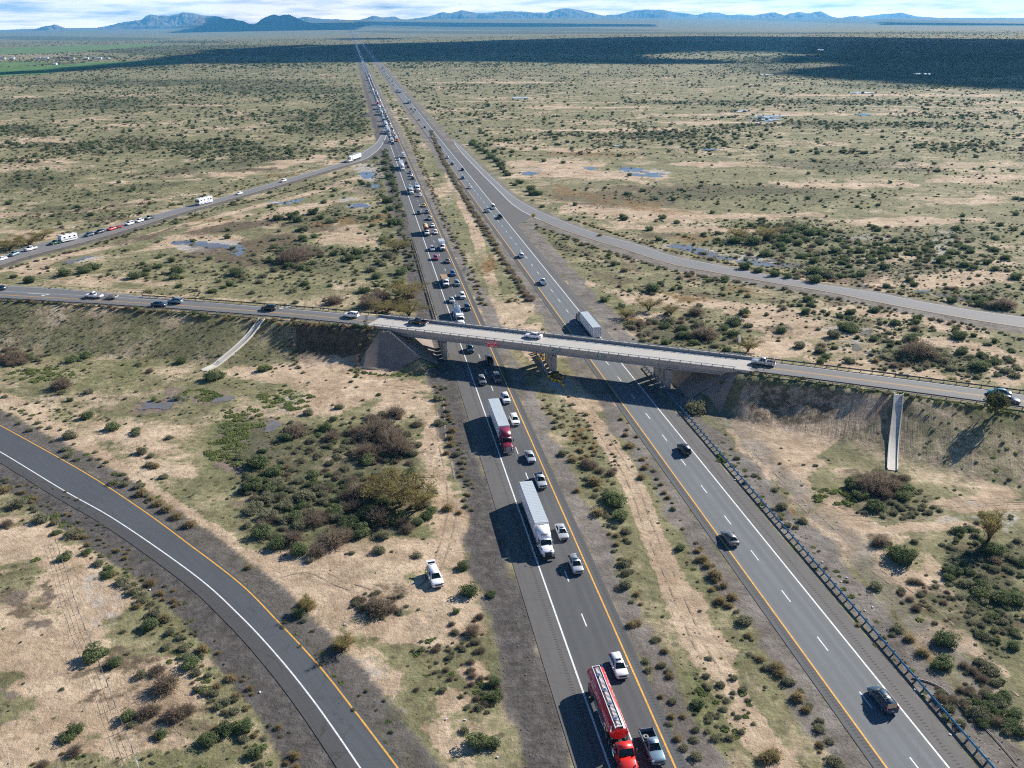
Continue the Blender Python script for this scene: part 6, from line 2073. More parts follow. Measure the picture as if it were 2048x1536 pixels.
# white lettering and round emblem along the tank flank, too small in the photograph to be read: letter-sized strokes
for sd in (1, -1):
    mb = MB()
    lr = random.Random(3)
    y = 3.2
    th = R(64)
    def onside(y, h):
        a_ = th + h / 1.05
        return (sd * 1.262 * math.sin(a_), y, 2.35 + .892 * math.cos(a_))
    while y > -7.4:
        if -1.2 < y < -.3: y -= .35; continue
        wv = lr.uniform(.14, .26); hv = .20 if lr.random() < .7 else .30
        for q in ((y, y - .06), (y - wv, y - wv - .06)):
            mb.quad(onside(q[0], hv), onside(q[1], hv), onside(q[1], -hv), onside(q[0], -hv))
        k = lr.uniform(-.12, .12)
        mb.quad(onside(y, k + .05), onside(y - wv, k + .05), onside(y - wv, k - .05), onside(y, k - .05))
        y -= wv + .20 if lr.random() < .86 else .75
    mb.build('lettering', M['lettering'], tank)
    mb = MB()
    c = [onside(-4.35 + .42 * math.cos(2 * math.pi * k / 18), .36 * math.sin(2 * math.pi * k / 18)) for k in range(18)]
    mb.add([(x * 1.004, yy, z) for x, yy, z in c], [list(range(18))])
    mb.build('emblem', M['boxgrey'], tank)
tr = [c for c in WS.children if c.name.startswith('trailer')][0]
mb = MB()
mb.add([(x, 4.912, z) for x, z in ((-.35, 3.72), (-.12, 3.72), (.10, 3.45), (.32, 3.72), (.55, 3.72), (.2, 3.32), (.42, 2.98), (.18, 2.98), (.06, 3.16))], [(0, 1, 2, 8), (2, 3, 4, 5), (2, 5, 6, 7, 8)])
mb.build('emblem', M['ink'], tr)
rot = math.atan2(3.35 - 2.74, .85)
mark(WS, 'SWIFT', .42, M['ink'], (0, 10.9 - 3.28, 3.165), (rot, 0, math.pi), .014)
tr = [c for c in MS.children if c.name.startswith('trailer')][0]
mark(tr, 'TRAILER', .26, M['ink'], (0, 4.912, 3.62), (R(90), 0, math.pi), .01)


# ------------------------------------------------------------------ person in a lime vest at the parked car
def skin_body(name, joints, edges, parent, mats):
    """one continuous body grown over a skeleton: joints name -> (x, y, z, radius)"""
    me = bpy.data.meshes.new(name)
    names = list(joints)
    me.from_pydata([joints[k][:3] for k in names], [(names.index(a), names.index(b)) for a, b in edges], [])
    o = bpy.data.objects.new(name, me)
    COL.objects.link(o)
    sk = o.modifiers.new('skin', 'SKIN')
    for i, k in enumerate(names):
        v = me.skin_vertices[0].data[i]
        v.radius = (joints[k][3], joints[k][3] * (joints[k][4] if len(joints[k]) > 4 else 1)); v.use_root = k == 'pelvis'
    sk.use_smooth_shade = True
    ss = o.modifiers.new('sub', 'SUBSURF'); ss.levels = ss.render_levels = 1
    me2 = bpy.data.meshes.new_from_object(o.evaluated_get(bpy.context.evaluated_depsgraph_get()))
    bpy.data.objects.remove(o)
    me2.name = name
    me2.materials.clear()
    for m in mats: me2.materials.append(m)
    return link(name, me2, parent)


pg = G(851.5, 1159)
person = empty('person', (pg.x, pg.y, gz(pg.x, pg.y)), R(-75), 'person in a lime safety vest standing beside the parked white SUV', 'person')
J = {'pelvis': (0, 0, .95, .15, .8), 'waist': (0, .0, 1.1, .135, .8), 'chest': (0, .02, 1.34, .165, .75), 'neck': (0, .03, 1.50, .065), 'head': (0, .06, 1.60, .085), 'crown': (0, .05, 1.74, .075)}
E_ = [('pelvis', 'waist'), ('waist', 'chest'), ('chest', 'neck'), ('neck', 'head'), ('head', 'crown')]
for s, n_ in ((-1, 'l'), (1, 'r')):
    J.update({n_ + 'sh': (s * .19, .02, 1.43, .065), n_ + 'el': (s * .25, .10, 1.15, .048), n_ + 'wr': (s * .22, .32, 1.08, .034), n_ + 'pa': (s * .21, .40, 1.08, .032),
              n_ + 'hip': (s * .10, 0, .88, .095), n_ + 'kn': (s * .11, .03 * s, .50, .065), n_ + 'an': (s * .11, -.02 + .03 * s, .09, .045), n_ + 'to': (s * .12, .14, .045, .038)})
    E_ += [('chest', n_ + 'sh'), (n_ + 'sh', n_ + 'el'), (n_ + 'el', n_ + 'wr'), (n_ + 'wr', n_ + 'pa'), ('pelvis', n_ + 'hip'), (n_ + 'hip', n_ + 'kn'), (n_ + 'kn', n_ + 'an'), (n_ + 'an', n_ + 'to')]
    for f in range(5):
        dx = (-.026, -.012, .002, .016)[f] if f < 4 else -s * .035
        ln = (.055, .068, .072, .062)[f] if f < 4 else .03
        a_ = '%sf%d' % (n_, f)
        J.update({a_ + 'a': (s * .21 + dx, .43 + ln * .4 * (f < 4), 1.075, .009), a_ + 'b': (s * .21 + dx * 1.1, .43 + ln, 1.06 - .012 * (f < 4), .0075)})
        E_ += [(n_ + 'pa', a_ + 'a'), (a_ + 'a', a_ + 'b')]
body = skin_body('body', J, E_, person, [M['skin'], M['cloth'], M['ink']])
for p in body.data.polygons:
    z = p.center.z
    p.material_index = 1 if z < 1.02 else (2 if z < 1.46 and abs(p.center.x) < .27 and p.center.y < .28 else 0)
mb = MB()
mb.loft([[(a_ * math.cos(2 * math.pi * k / 16), .02 + b_ * math.sin(2 * math.pi * k / 16), z) for k in range(16)] for z, a_, b_ in ((1.0, .19, .15), (1.15, .185, .15), (1.35, .215, .165), (1.47, .19, .13), (1.50, .11, .10))], 0, True, False)
mb.build('vest', M['hivis'], person)
mb = MB()
mb.loft([[(.095 * k_ * math.cos(2 * math.pi * k / 12), .04 + .105 * k_ * math.sin(2 * math.pi * k / 12), z) for k in range(12)] for z, k_ in ((1.66, 1.0), (1.74, 1.02), (1.80, .75), (1.825, .2))], 0, True)
mb.build('hair', M['hair'], person)
mb = MB()
for s in (-1, 1): mb.box(s * .032, .145, 1.645, .018, .01, .012)
mb.build('eye', M['ink'], person)
mb = MB(); mb.box(0, .152, 1.61, .022, .03, .04); mb.box(0, .146, 1.57, .045, .008, .01)
mb.build('face', M['skin'], person)
# ------------------------------------------------------------------ desert plants
def leaf_mat(name, c0, c1, rough=0.8):
    m, n, l, b = mat_new(name)
    t = NT(m)
    at = n.new('ShaderNodeAttribute'); at.attribute_name = 'tint'
    oi = n.new('ShaderNodeObjectInfo')
    f = t.math('ADD', t.math('MULTIPLY', at.outputs['Fac'], 0.65), t.math('MULTIPLY', oi.outputs['Random'], 0.45), True)
    l.new(t.mix(f, c0, c1), b.inputs['Base Color'])
    b.inputs['Roughness'].default_value = rough
    b.inputs['Specular IOR Level'].default_value = 0.2
    tl = n.new('ShaderNodeBsdfTranslucent'); mx = n.new('ShaderNodeMixShader'); mx.inputs[0].default_value = 0.45     # thin leaves let light through
    l.new(b.inputs['Base Color'].links[0].from_socket, tl.inputs['Color'])
    l.new(b.outputs[0], mx.inputs[1]); l.new(tl.outputs[0], mx.inputs[2])
    l.new(mx.outputs[0], next(q for q in n if q.type == 'OUTPUT_MATERIAL').inputs['Surface'])
    return m


M['leaf_green'] = leaf_mat('creosote leaves', (0.075, 0.105, 0.045), (0.205, 0.245, 0.110))
M['leaf_sage'] = leaf_mat('sagebrush leaves', (0.130, 0.138, 0.080), (0.30, 0.29, 0.185))
M['twig_dry'] = leaf_mat('dry twigs', (0.120, 0.094, 0.072), (0.290, 0.232, 0.170))
M['twig_tan'] = leaf_mat('tan dry stems', (0.17, 0.135, 0.068), (0.40, 0.325, 0.18))
M['leaf_olive'] = leaf_mat('mesquite leaves', (0.15, 0.128, 0.048), (0.35, 0.295, 0.125))
M['leaf_weed'] = leaf_mat('low green weeds', (0.115, 0.150, 0.045), (0.29, 0.33, 0.125))
M['bark'] = plain('mesquite bark', (0.075, 0.055, 0.04), 0.95, 0, 0.25, 5)


class Leafy:
    def __init__(s, seed):
        s.r = np.random.default_rng(seed); s.v, s.f, s.t = [], [], []

    def card(s, p, nrm, size, tint):
        nrm = Vector(nrm).normalized()
        a = nrm.cross(Vector(s.r.normal(size=3))).normalized(); b = nrm.cross(a)
        a *= size; b *= size * float(s.r.uniform(.5, .9))
        p = Vector(p); o = len(s.v)
        s.v += [tuple(p - a), tuple(p + b * .9), tuple(p + a), tuple(p - b)]
        s.f.append((o, o + 1, o + 2, o + 3)); s.t += [tint] * 4

    def blade(s, p0, p1, w, tint, bend=0.0):
        p0, p1 = Vector(p0), Vector(p1)
        d = (p1 - p0)
        sd = d.cross(Vector(s.r.normal(size=3))).normalized() * w
        mid = p0.lerp(p1, .55) + Vector((0, 0, bend))
        o = len(s.v)
        s.v += [tuple(p0 - sd), tuple(p0 + sd), tuple(mid + sd * .8), tuple(mid - sd * .8), tuple(p1)]
        s.f += [(o, o + 1, o + 2, o + 3), (o + 3, o + 2, o + 4)]; s.t += [tint] * 5

    def core(s, r, zc, squash, lump=.25, tint=.1):
        n, m = 10, 6
        o = len(s.v)
        for i in range(m):
            th = math.pi * (i + .15) / (m - .7) * .62
            for j in range(n):
                a = 2 * math.pi * j / n
                k = r * (1 + lump * (float(s.r.random()) - .5) * 2)
                s.v.append((k * math.sin(th) * math.cos(a), k * math.sin(th) * math.sin(a), zc + k * squash * math.cos(th))); s.t.append(tint)
        for i in range(m - 1):
            for j in range(n):
                s.f.append((o + i * n + j, o + i * n + (j + 1) % n, o + (i + 1) * n + (j + 1) % n, o + (i + 1) * n + j))

    def mesh(s, name, m):
        me = bpy.data.meshes.new(name)
        me.from_pydata(s.v, [], s.f)
        at = me.attributes.new('tint', 'FLOAT', 'POINT')
        at.data.foreach_set('value', np.clip(np.array(s.t, np.float32), 0, 1))
        me.materials.append(m)
        me.update()
        return me


def dome(L, n, size, squash=.78, lo=.55, clumps=9, tint0=.5):
    """leaf cards over several overlapping clumps, so that the outline is uneven"""
    cs = [(Vector((0, 0, .25)), .62)]
    for k in range(clumps):
        a = 2 * math.pi * k / clumps + L.r.uniform(-.3, .3)
        rr = L.r.uniform(.30, .62)
        cs.append((Vector((rr * math.cos(a), rr * math.sin(a), L.r.uniform(.12, .52))), L.r.uniform(.30, .46)))
    for i in range(n):
        c, r = cs[int(L.r.integers(len(cs)))]
        d = Vector(L.r.normal(size=3)); d.z = abs(d.z) * .9 + .05 if L.r.random() < .8 else d.z
        d.normalize()
        rad = r * (lo + (1 - lo) * L.r.random() ** .5) * (1.12 if L.r.random() < .1 else 1)
        p = c + d * rad
        p.z = max(.02, p.z * squash / .78)
        L.card(p, d + Vector(L.r.normal(size=3)) * .5, size * L.r.uniform(.7, 1.4), tint0 + L.r.normal() * .25 + (p.z - .4) * .15)


def radial(L, n, w, zmin=.15, length=1.0, tint0=.5, twigs=2, spread=1.0):
    for i in range(n):
        a = L.r.uniform(0, 2 * math.pi); el = math.asin(L.r.uniform(zmin, .98))
        d = Vector((math.cos(a) * math.cos(el) * spread, math.sin(a) * math.cos(el) * spread, math.sin(el)))
        ln = length * L.r.uniform(.65, 1.05)
        p0 = Vector((L.r.normal() * .08, L.r.normal() * .08, .02)); p1 = p0 + d * ln
        ti = tint0 + L.r.normal() * .22
        L.blade(p0, p1, w, ti, .06)
        for k in range(twigs):
            q = p0.lerp(p1, L.r.uniform(.45, .9))
            L.blade(q, q + (d + Vector(L.r.normal(size=3)) * .6).normalized() * ln * L.r.uniform(.2, .4), w * .7, ti + .1)


PLANT = {}
for v in range(4):
    L = Leafy(100 + v); L.core(.56, .16, .72); dome(L, 1500, .052, .80, .45, 9 + v); PLANT.setdefault('green', []).append(L.mesh('creosote_bush', M['leaf_green']))
    L = Leafy(200 + v); L.core(.60, .08, .55, .2, .15); dome(L, 900, .055, .62, .5, 8); radial(L, 70, .014, .3, .9, .7, 2); PLANT.setdefault('sage', []).append(L.mesh('sagebrush', M['leaf_sage']))
    L = Leafy(300 + v); L.core(.36, .05, .6, .3, .05); radial(L, 300, .012, .12, 1.0, .45, 4); dome(L, 260, .04, .7, .4, 6, .55); PLANT.setdefault('dry', []).append(L.mesh('dry_bush', M['twig_dry']))
    L = Leafy(400 + v); L.core(.55, .05, .65, .2, .3); radial(L, 320, .022, .08, .95, .6, 2); PLANT.setdefault('tan', []).append(L.mesh('tumbleweed_bush', M['twig_tan']))
    L = Leafy(500 + v); dome(L, 160, .16, .22, .3, 10, .5); PLANT.setdefault('weed', []).append(L.mesh('green_weed', M['leaf_weed']))
TREE = []
for v in range(3):
    tr = MB(); L = Leafy(600 + v)
    rr = np.random.default_rng(700 + v)
    tips = []
    for k in range(6):
        a = 2 * math.pi * k / 6 + rr.uniform(-.4, .4); r1, r2 = rr.uniform(.12, .26), rr.uniform(.45, .85)
        p = [(0, 0, 0), (.05 * math.cos(a), .05 * math.sin(a), .18), (r1 * math.cos(a), r1 * math.sin(a), .48), (r2 * math.cos(a + .3), r2 * math.sin(a + .3), rr.uniform(.75, 1.05))]
        tr.tube(p, [.05, .042, .03, .01], 6)
        tips += [Vector(p[2]), Vector(p[3]), Vector(p[2]).lerp(Vector(p[3]), .5), Vector(p[3]) * .9]
        for j in range(3):
            q = Vector(p[2]).lerp(Vector(p[3]), rr.uniform(.1, .9)); e = q + Vector((rr.normal() * .25, rr.normal() * .25, rr.uniform(.05, .3)))
            tr.tube([q, e], [.016, .006], 4); tips.append(e)
    for i in range(1100):
        c = tips[int(rr.integers(len(tips)))]
        d = Vector(rr.normal(size=3)); d.z = abs(d.z) * .6 - .1; d.normalize()
        L.blade(c, c + d * rr.uniform(.18, .46), .0065, rr.uniform(0, .7))
    for i in range(1500):
        c = tips[int(rr.integers(len(tips)))]
        p = c + Vector(rr.normal(size=3)) * .17
        L.card((p.x, p.y, max(.1, p.z)), rr.normal(size=3), rr.uniform(.014, .032), rr.uniform(.2, 1))
    TREE.append((tr.mesh('trunk', [M['bark']]), L.mesh('crown', M['leaf_olive'])))

SHRUBS = {k: [] for k in ('green', 'sage', 'dry', 'tan', 'weed')}   # x, y, radius
prng = random.Random(21)


def hand(kind, s):
    v = [float(q) for q in s.split()]
    for i in range(0, len(v), 3):
        px, py, w = v[i:i + 3]
        p = G(px, py + w * 0.16)
        r = w * depth(p) / FPX / 2
        SHRUBS[kind].append((p.x, p.y, r * 1.06, 0.0))


hand('green', """174 829 32 226 853 35 273 861 22 505 971 45 510 922 40 131 1114 34 174 1103 24 112 1065 20 218 1138 24 216 1148 30 301 1248 38 188 1309 50 208 1303 30 231 1324 35 381 1324 45 256 1428 42 322 1467 32 455 1453 50 488 1450 48 416 1476 45 152 1458 40 135 1472 38 510 1504 34 598 1225 30 940 1179 50 983 1187 25 912 1222 20 990 1362 34 990 1390 42 955 1479 52 985 1484 40 518 1499 26
650 854 34 576 872 32 736 920 36 518 923 48 549 943 44 508 966 38 627 950 26 820 943 28 814 953 24 604 1014 28 670 1019 40 592 1032 38 734 1029 42 745 1020 34 785 1037 45 775 1028 36 856 1029 32 863 1020 26 835 1042 32 701 1042 44 724 1065 42 526 1062 46 556 1088 40 560 1078 30 599 1100 42 663 1065 28 927 1131 32 1228 1000 52 1218 992 36 1241 1031 40
1804 1110 60 1790 1104 40 1397 1406 32 1704 969 40 1814 977 38 1808 992 36 1720 990 36 1750 1011 42 1904 1138 38 1917 1059 30 1986 1101 50 1975 1092 36 1963 1172 42 2002 1193 46 2036 1197 40 1891 1277 58 1880 1282 36 1885 1325 46 2027 1427 46 2038 1462 32 2010 1190 34 1960 1185 40 425 753 40 440 750 30
461 568 22 473 544 36 578 531 25 603 536 22 669 508 20 689 506 16 700 517 26 715 505 26 734 503 16 606 476 24 629 472 18 556 435 28 586 432 30 595 439 28 627 424 25 642 434 22 660 442 20 788 443 38 776 400 28 780 417 24 798 414 16 753 552 26 803 542 32 731 580 30 770 570 16 778 352 22 770 338 20 784 366 20 790 380 18 772 310 16 768 325 18 60 560 30 130 545 34 170 540 30 190 534 26 270 551 30 290 548 22 355 540 34 350 552 28 405 602 16
1299 456 20 1325 434 18 1470 482 30 1507 482 38 1566 476 30 1502 449 20 1408 469 16 1435 467 14 1530 507 26 1560 489 26 1587 473 24 1607 457 26 1621 465 30 1613 479 22 1640 483 26 1490 533 28 1517 540 26 1628 541 36 1628 520 22 1601 512 18 1550 548 24 1576 552 22 1593 555 16 1630 558 34 1650 548 32 1305 576 34 1322 565 16 1468 641 42 1448 656 26 1466 668 28 1488 624 26 1365 670 32 1387 684 24 1453 699 24 1260 647 20 1244 612 18
1722 546 26 1770 532 28 1819 557 24 1829 567 20 1929 529 24 1947 535 22 2031 553 32 1967 600 20 1959 606 26 1751 620 24 1702 624 24 1678 631 16 1698 634 14 1688 655 34 1704 658 34 1823 674 36 1918 669 38 1923 702 28 1966 710 28 1959 731 42 1991 721 26 1540 475 26 1580 465 24 1650 470 22 1670 500 26 1690 520 24 1720 500 26 1745 520 22 1770 500 24 1790 480 20 1850 500 22 1880 520 26 1900 505 22 1930 495 24 1990 500 22 2010 515 26
945 287 20 955 293 18 963 299 18 972 304 18 983 313 26 993 320 22 1002 328 24 1005 336 18 1010 342 18 1016 348 20 1030 368 16 1040 364 18 1062 378 24 1066 386 24 1078 387 18 1085 412 14 1141 438 12 1150 409 14""")
hand('sage', """178 780 26 124 783 20 140 869 36 273 868 22 357 796 26 339 874 20 284 901 30 302 911 18 298 928 24 328 952 24 130 897 24 138 909 24 154 917 20 38 846 14 60 859 18 10 792 16 229 963 26 251 966 26 277 971 24 36 1006 40 86 1034 40 109 1044 22 147 1065 38 198 1126 26 246 1161 36 267 1181 30 287 1197 32 310 1222 34 361 1273 22 368 1293 32 282 1347 30 255 1306 14 416 1349 22 452 1402 28 264 1446 24 340 1262 26 375 1310 26 430 1385 24 470 1420 26 395 1345 20
609 1240 16 626 1260 14 843 1296 18 964 1298 20 929 1458 25 734 1380 14 769 1400 10 678 812 26 617 823 28 625 879 24 698 862 30 612 991 50 571 1009 38 536 996 40 645 986 28 505 1022 32 536 1029 45 632 1022 36 559 1039 26 495 1049 26 767 1070 38 759 1100 32 835 1110 24 620 1120 22 866 981 22 879 844 28 896 821 16 876 795 26 914 907 22 924 922 20 640 905 22 660 925 24 690 935 26 720 945 24 600 960 30 640 975 26 690 960 24 730 955 22 750 945 20 560 960 24 585 940 22 700 880 22 680 900 22 660 890 20 720 870 20 740 890 22 530 945 22
1175 955 22 1253 1060 28 1251 1078 16 1249 1125 30 1253 1144 24 1251 1167 36 1227 1101 14 1124 906 26 1474 915 16 1468 930 16 1511 949 18 1493 951 12 1490 965 14 1550 978 18 1563 1011 28 1548 1017 14 1562 1034 18 1575 1049 20 1592 1053 16 1605 1040 26 1753 1170 34 1489 1237 42 1576 1360 32 1499 1306 16 1639 1455 28 1668 1518 42 1389 1477 22 1431 1474 24 1415 1461 18 1393 1509 32 1507 1446 14 1693 1161 14 1638 1101 10 1795 1256 32 1785 1268 18 1652 1135 12 1600 1380 20 1618 1410 24 1640 1440 24 1660 1480 26 1680 1530 28
1961 1322 40 1983 1336 46 1972 1330 40 1970 1388 26 1850 1305 22 2016 1255 18 1996 1242 16 2030 1284 18 2035 1268 22 1963 1149 30 1929 1163 28 1921 1190 22 1990 1136 24 2021 1115 24 2030 1121 22 2023 1138 22 1785 1004 22 1804 1017 18 1814 1011 20 1858 1023 20 1843 1017 20 1833 1025 16 1787 1025 22 1766 1032 16 1729 1025 16 1829 1082 18 1776 1085 20 1750 1090 16 1880 1020 16 2020 1090 20 2035 1080 22 1940 1055 24 1950 1070 20 1930 1120 18 1945 1210 20 1935 1230 18
505 584 20 549 539 24 608 456 30 776 509 28 742 537 28 766 528 20 586 581 22 566 579 14 521 562 22 527 551 22 300 610 24 1285 668 20 1287 679 20 1480 678 24 1496 649 24 1656 548 40 1979 610 32 1668 668 36 1815 711 42 1340 640 26 1400 650 30 1430 690 24 1300 640 22 1600 690 30 1640 700 30 1700 720 26 1890 720 30 1900 735 26 2010 740 30 2030 750 26""")
hand('dry', """124 768 46 302 911 10 15 1046 26 315 1339 38 333 1367 58 290 1423 46 305 1418 40 350 1425 50 372 1418 46 150 1501 34 86 1530 28 945 1260 38 960 1232 20 872 1296 20 759 1212 62 736 1214 28 782 1217 28 792 821 46 592 860 52 665 872 38 759 855 76 740 865 60 780 868 66 800 893 70 785 880 60 731 900 64 716 983 64 740 975 50 688 994 38 630 1039 50 759 1035 60 710 1010 40 587 1077 48 665 1078 62 690 1072 44 635 1103 42 815 1057 32 1183 929 32 1200 939 24 1222 945 24 1173 925 30 1760 1082 36 1745 966 66 1730 975 50 1779 969 56 1765 985 44 1941 1379 22 1922 1379 20 1996 1443 30 1930 1410 26
588 512 56 600 505 44 575 520 44 668 600 40 742 605 50 760 595 44 1562 461 32 1545 468 30 1392 623 38 1414 666 56 1395 668 40 1279 647 28 2010 608 46 1990 610 36 1839 700 76 1820 705 50 1860 708 44 1990 1120 30 35 710 40 20 720 34 45 722 30""")
hand('tan', """311 931 22 282 985 28 302 996 20 317 1005 28 335 1016 30 354 1030 30 381 1046 32 8 978 32 70 996 20 132 1027 14 236 1100 16 251 1115 16 302 1164 30 321 1184 22 347 1200 16 350 1210 14 330 1235 28 406 1296 32 462 1354 30 434 1372 24 487 1359 14 501 1376 14 505 1387 12 472 1392 24 618 1209 38 608 1205 30 686 1284 44 676 1290 32 589 1509 30 574 1524 18 592 1534 26 556 1453 18 500 1375 20 498 1133 20 896 1014 30 919 1024 16 901 836 16 901 874 22 901 889 20 905 860 20 893 905 18
1197 1023 32 1190 962 32 1173 921 20 1145 917 26 1155 980 18 1253 1060 18 1260 890 24 1285 917 16 1290 934 18 1282 953 22 1323 967 14 1329 984 16 1251 869 16 1407 1116 30 1430 1148 36 1440 1199 30 1464 1192 28 1448 1170 22 1424 1178 16 1554 1332 36 1560 1345 30 1595 1392 36 1545 1506 46 1530 1515 36 1330 1300 22 1320 1330 20 1340 1350 22 1818 1275 26 1845 1303 32 1817 1277 22 1460 1210 20 1395 1100 18 1415 1130 22
1440 800 14 1250 540 20 1200 470 12""")
for c_, n_ in (((466, 876, 30, 56), 60), ((440, 905, 30, 26), 24), ((490, 845, 40, 30), 30), ((568, 800, 60, 20), 50), ((395, 792, 60, 14), 36), ((82, 752, 66, 16), 50), ((1445, 917, 16, 10), 6), ((1680, 995, 60, 16), 16)):
    for i in range(n_):
        a_, q_ = prng.uniform(0, 6.28), prng.random() ** .5
        p = G(c_[0] + c_[2] * q_ * math.cos(a_) - (c_[3] * q_ * math.sin(a_) * .5 if c_[0] == 460 else 0), c_[1] + c_[3] * q_ * math.sin(a_))
        SHRUBS['weed'].append((p.x, p.y, prng.uniform(.5, 1.3), 0.0))
def patch(cx, cy, rx, ry, n, kinds, r0, r1, an=0.0):
    for i in range(n):
        a, q = prng.uniform(0, 6.283), prng.random() ** .5
        ex, ey = rx * q * math.cos(a), ry * q * math.sin(a)
        p = G(cx + ex * math.cos(R(an)) - ey * math.sin(R(an)), cy + ex * math.sin(R(an)) + ey * math.cos(R(an)))
        SHRUBS[prng.choice(kinds)].append((p.x, p.y, r0 + (r1 - r0) * prng.random() ** 1.6, 0.0))


# closed thickets
patch(610, 1030, 110, 70, 70, ['green', 'sage', 'sage', 'dry'], .7, 1.9, 10)
patch(720, 1010, 130, 60, 70, ['green', 'sage', 'sage', 'dry'], .7, 1.9)
patch(690, 930, 150, 50, 90, ['sage', 'sage', 'sage', 'dry'], .4, 1.2)
patch(520, 950, 60, 50, 40, ['sage', 'sage', 'green'], .5, 1.3)
patch(650, 870, 110, 36, 45, ['sage', 'sage', 'dry', 'green'], .5, 1.3)
patch(775, 875, 70, 50, 40, ['dry', 'dry', 'sage'], .8, 1.9)
patch(1975, 1120, 90, 100, 80, ['sage', 'sage', 'green'], .4, 1.2, 20)
patch(2000, 1230, 60, 60, 50, ['sage', 'sage', 'green'], .4, 1.2)
patch(1820, 1010, 70, 30, 45, ['sage', 'sage'], .4, 1.0)
patch(1760, 970, 65, 22, 26, ['dry', 'green', 'sage'], .9, 1.9)
patch(1930, 1390, 60, 70, 50, ['sage', 'sage', 'dry'], .4, 1.1, 40)
patch(1990, 1420, 40, 60, 22, ['green', 'sage'], .6, 1.5)
patch(1850, 1190, 60, 30, 30, ['sage', 'dry'], .4, 1.0)
patch(1330, 660, 100, 34, 70, ['sage', 'sage', 'dry'], .5, 1.4)
patch(1840, 715, 80, 26, 60, ['sage', 'sage', 'dry'], .5, 1.5)
patch(1970, 735, 70, 26, 50, ['sage', 'sage', 'green'], .5, 1.5)
patch(1560, 468, 90, 20, 60, ['green', 'green', 'sage', 'dry'], 1.0, 2.6)
patch(1700, 505, 90, 24, 70, ['green', 'sage'], .9, 2.2)
patch(1900, 510, 120, 24, 80, ['green', 'sage'], .9, 2.2)
patch(1660, 548, 60, 12, 40, ['sage', 'green'], .7, 1.6)
patch(590, 515, 60, 22, 40, ['dry', 'green', 'sage'], .8, 2.0)
patch(780, 600, 50, 30, 40, ['dry', 'sage', 'dry'], .7, 1.8)
patch(640, 555, 120, 26, 60, ['sage', 'sage', 'green'], .5, 1.3)
patch(40, 715, 50, 20, 26, ['green', 'dry', 'sage'], .7, 1.7)
patch(930, 1290, 40, 60, 30, ['sage', 'dry'], .3, .8)
patch(860, 1330, 50, 60, 34, ['sage', 'weed', 'dry'], .3, .8)
patch(960, 1390, 40, 40, 40, ['sage', 'weed', 'dry'], .3, .8)
patch(760, 1212, 60, 26, 34, ['dry', 'sage', 'sage'], .4, 1.0)
patch(1440, 1400, 60, 90, 70, ['sage', 'sage', 'weed'], .3, .8, -20)
patch(1190, 900, 40, 80, 60, ['sage', 'tan', 'tan', 'sage'], .3, .9, -25)
patch(1130, 830, 26, 30, 26, ['sage', 'tan'], .3, .8)
# brush along the road edges, in rows
def row(kind, s, step, r0, r1, wob, z=0):
    P = smooth_path(path(s, z), 60)
    L = sum((b - a).length for a, b in zip(P, P[1:]))
    Q = smooth_path(P, max(2, int(L / step)))
    for p in Q:
        SHRUBS[prng.choice(kind)].append((p.x + prng.uniform(-wob, wob), p.y + prng.uniform(-wob, wob) * 1.5, prng.uniform(r0, r1), 0.0))


row(['tan', 'sage', 'dry', 'sage'], "862 262 880 305 905 355 935 405 960 445 985 485 1010 525 1040 570 1062 604", 1.5, .8, 1.7, 1.1)
row(['sage', 'sage', 'tan'], "812 255 835 310 860 370 885 430 910 480 935 530 955 575 975 610", 2.2, .5, 1.2, 1.6)
row(['green', 'sage', 'sage'], "770 300 780 340 790 380 797 420 805 455 815 500 826 545", 2.6, .7, 1.7, 2.2)
row(['tan', 'tan', 'sage'], "1150 440 1200 458 1260 478 1330 500 1420 520 1500 536 1590 552 1690 567 1800 588 1900 604 2000 620 2060 632", 2.0, .6, 1.2, 0.8)
row(['sage', 'dry', 'sage'], "1075 455 1120 470 1180 492 1240 512 1320 536 1400 552 1480 566 1560 580 1640 594 1720 608 1800 625 1900 648 2000 668 2060 680", 1.7, .6, 1.3, 1.4)
row(['sage', 'dry'], "-20 545 60 527 150 502 220 480 290 458 370 438 440 418 520 400 600 378 680 352", 1.8, .6, 1.2, 1.2)
row(['sage', 'tan'], "-20 506 60 484 150 462 260 434 360 408 430 392 500 374 590 348 660 326", 3.5, .5, 1.0, 1.0)
row(['sage', 'sage', 'weed'], "0 815 60 840 130 880 190 925 250 965 320 1010", 2.2, .5, .95, 1.5)
row(['sage', 'tan', 'sage', 'weed'], "0 968 60 1002 130 1050 190 1110 250 1170 310 1240 370 1310 430 1390 480 1450 520 1510 540 1540", 1.4, .4, 1.0, 1.3)
row(['sage', 'tan', 'weed', 'sage'], "20 962 80 996 150 1044 210 1104 270 1164 332 1236 392 1306 452 1386 502 1446 545 1510", .8, .22, .6, 2.6)
row(['tan', 'sage'], "60 960 140 1010 215 1072 290 1150 350 1225 420 1310 480 1390 540 1480", 2.6, .25, .55, 1.6)
row(['sage', 'weed', 'weed'], "560 1240 620 1300 680 1360 730 1420 780 1490 820 1540", 2.0, .25, .6, 1.4)
row(['sage', 'tan', 'sage'], "880 770 895 830 915 900 930 960 945 1020", 1.2, .4, .9, 1.2)
row(['sage', 'tan'], "1250 840 1290 920 1330 990 1380 1075 1440 1180 1480 1250 1550 1350 1600 1420 1660 1520", 3.2, .3, .9, 1.0)
row(['sage', 'tan', 'sage'], "1090 800 1120 850 1160 920 1190 980 1230 1050 1245 1110 1255 1180 1290 1260 1310 1330 1340 1400 1380 1490", 1.5, .35, 1.0, 1.7)
row(['weed', 'tan', 'weed'], "1440 870 1480 930 1530 990 1580 1050 1640 1120 1700 1200 1760 1270 1820 1340 1900 1420 1960 1480", 2.4, .3, .7, 2.0)
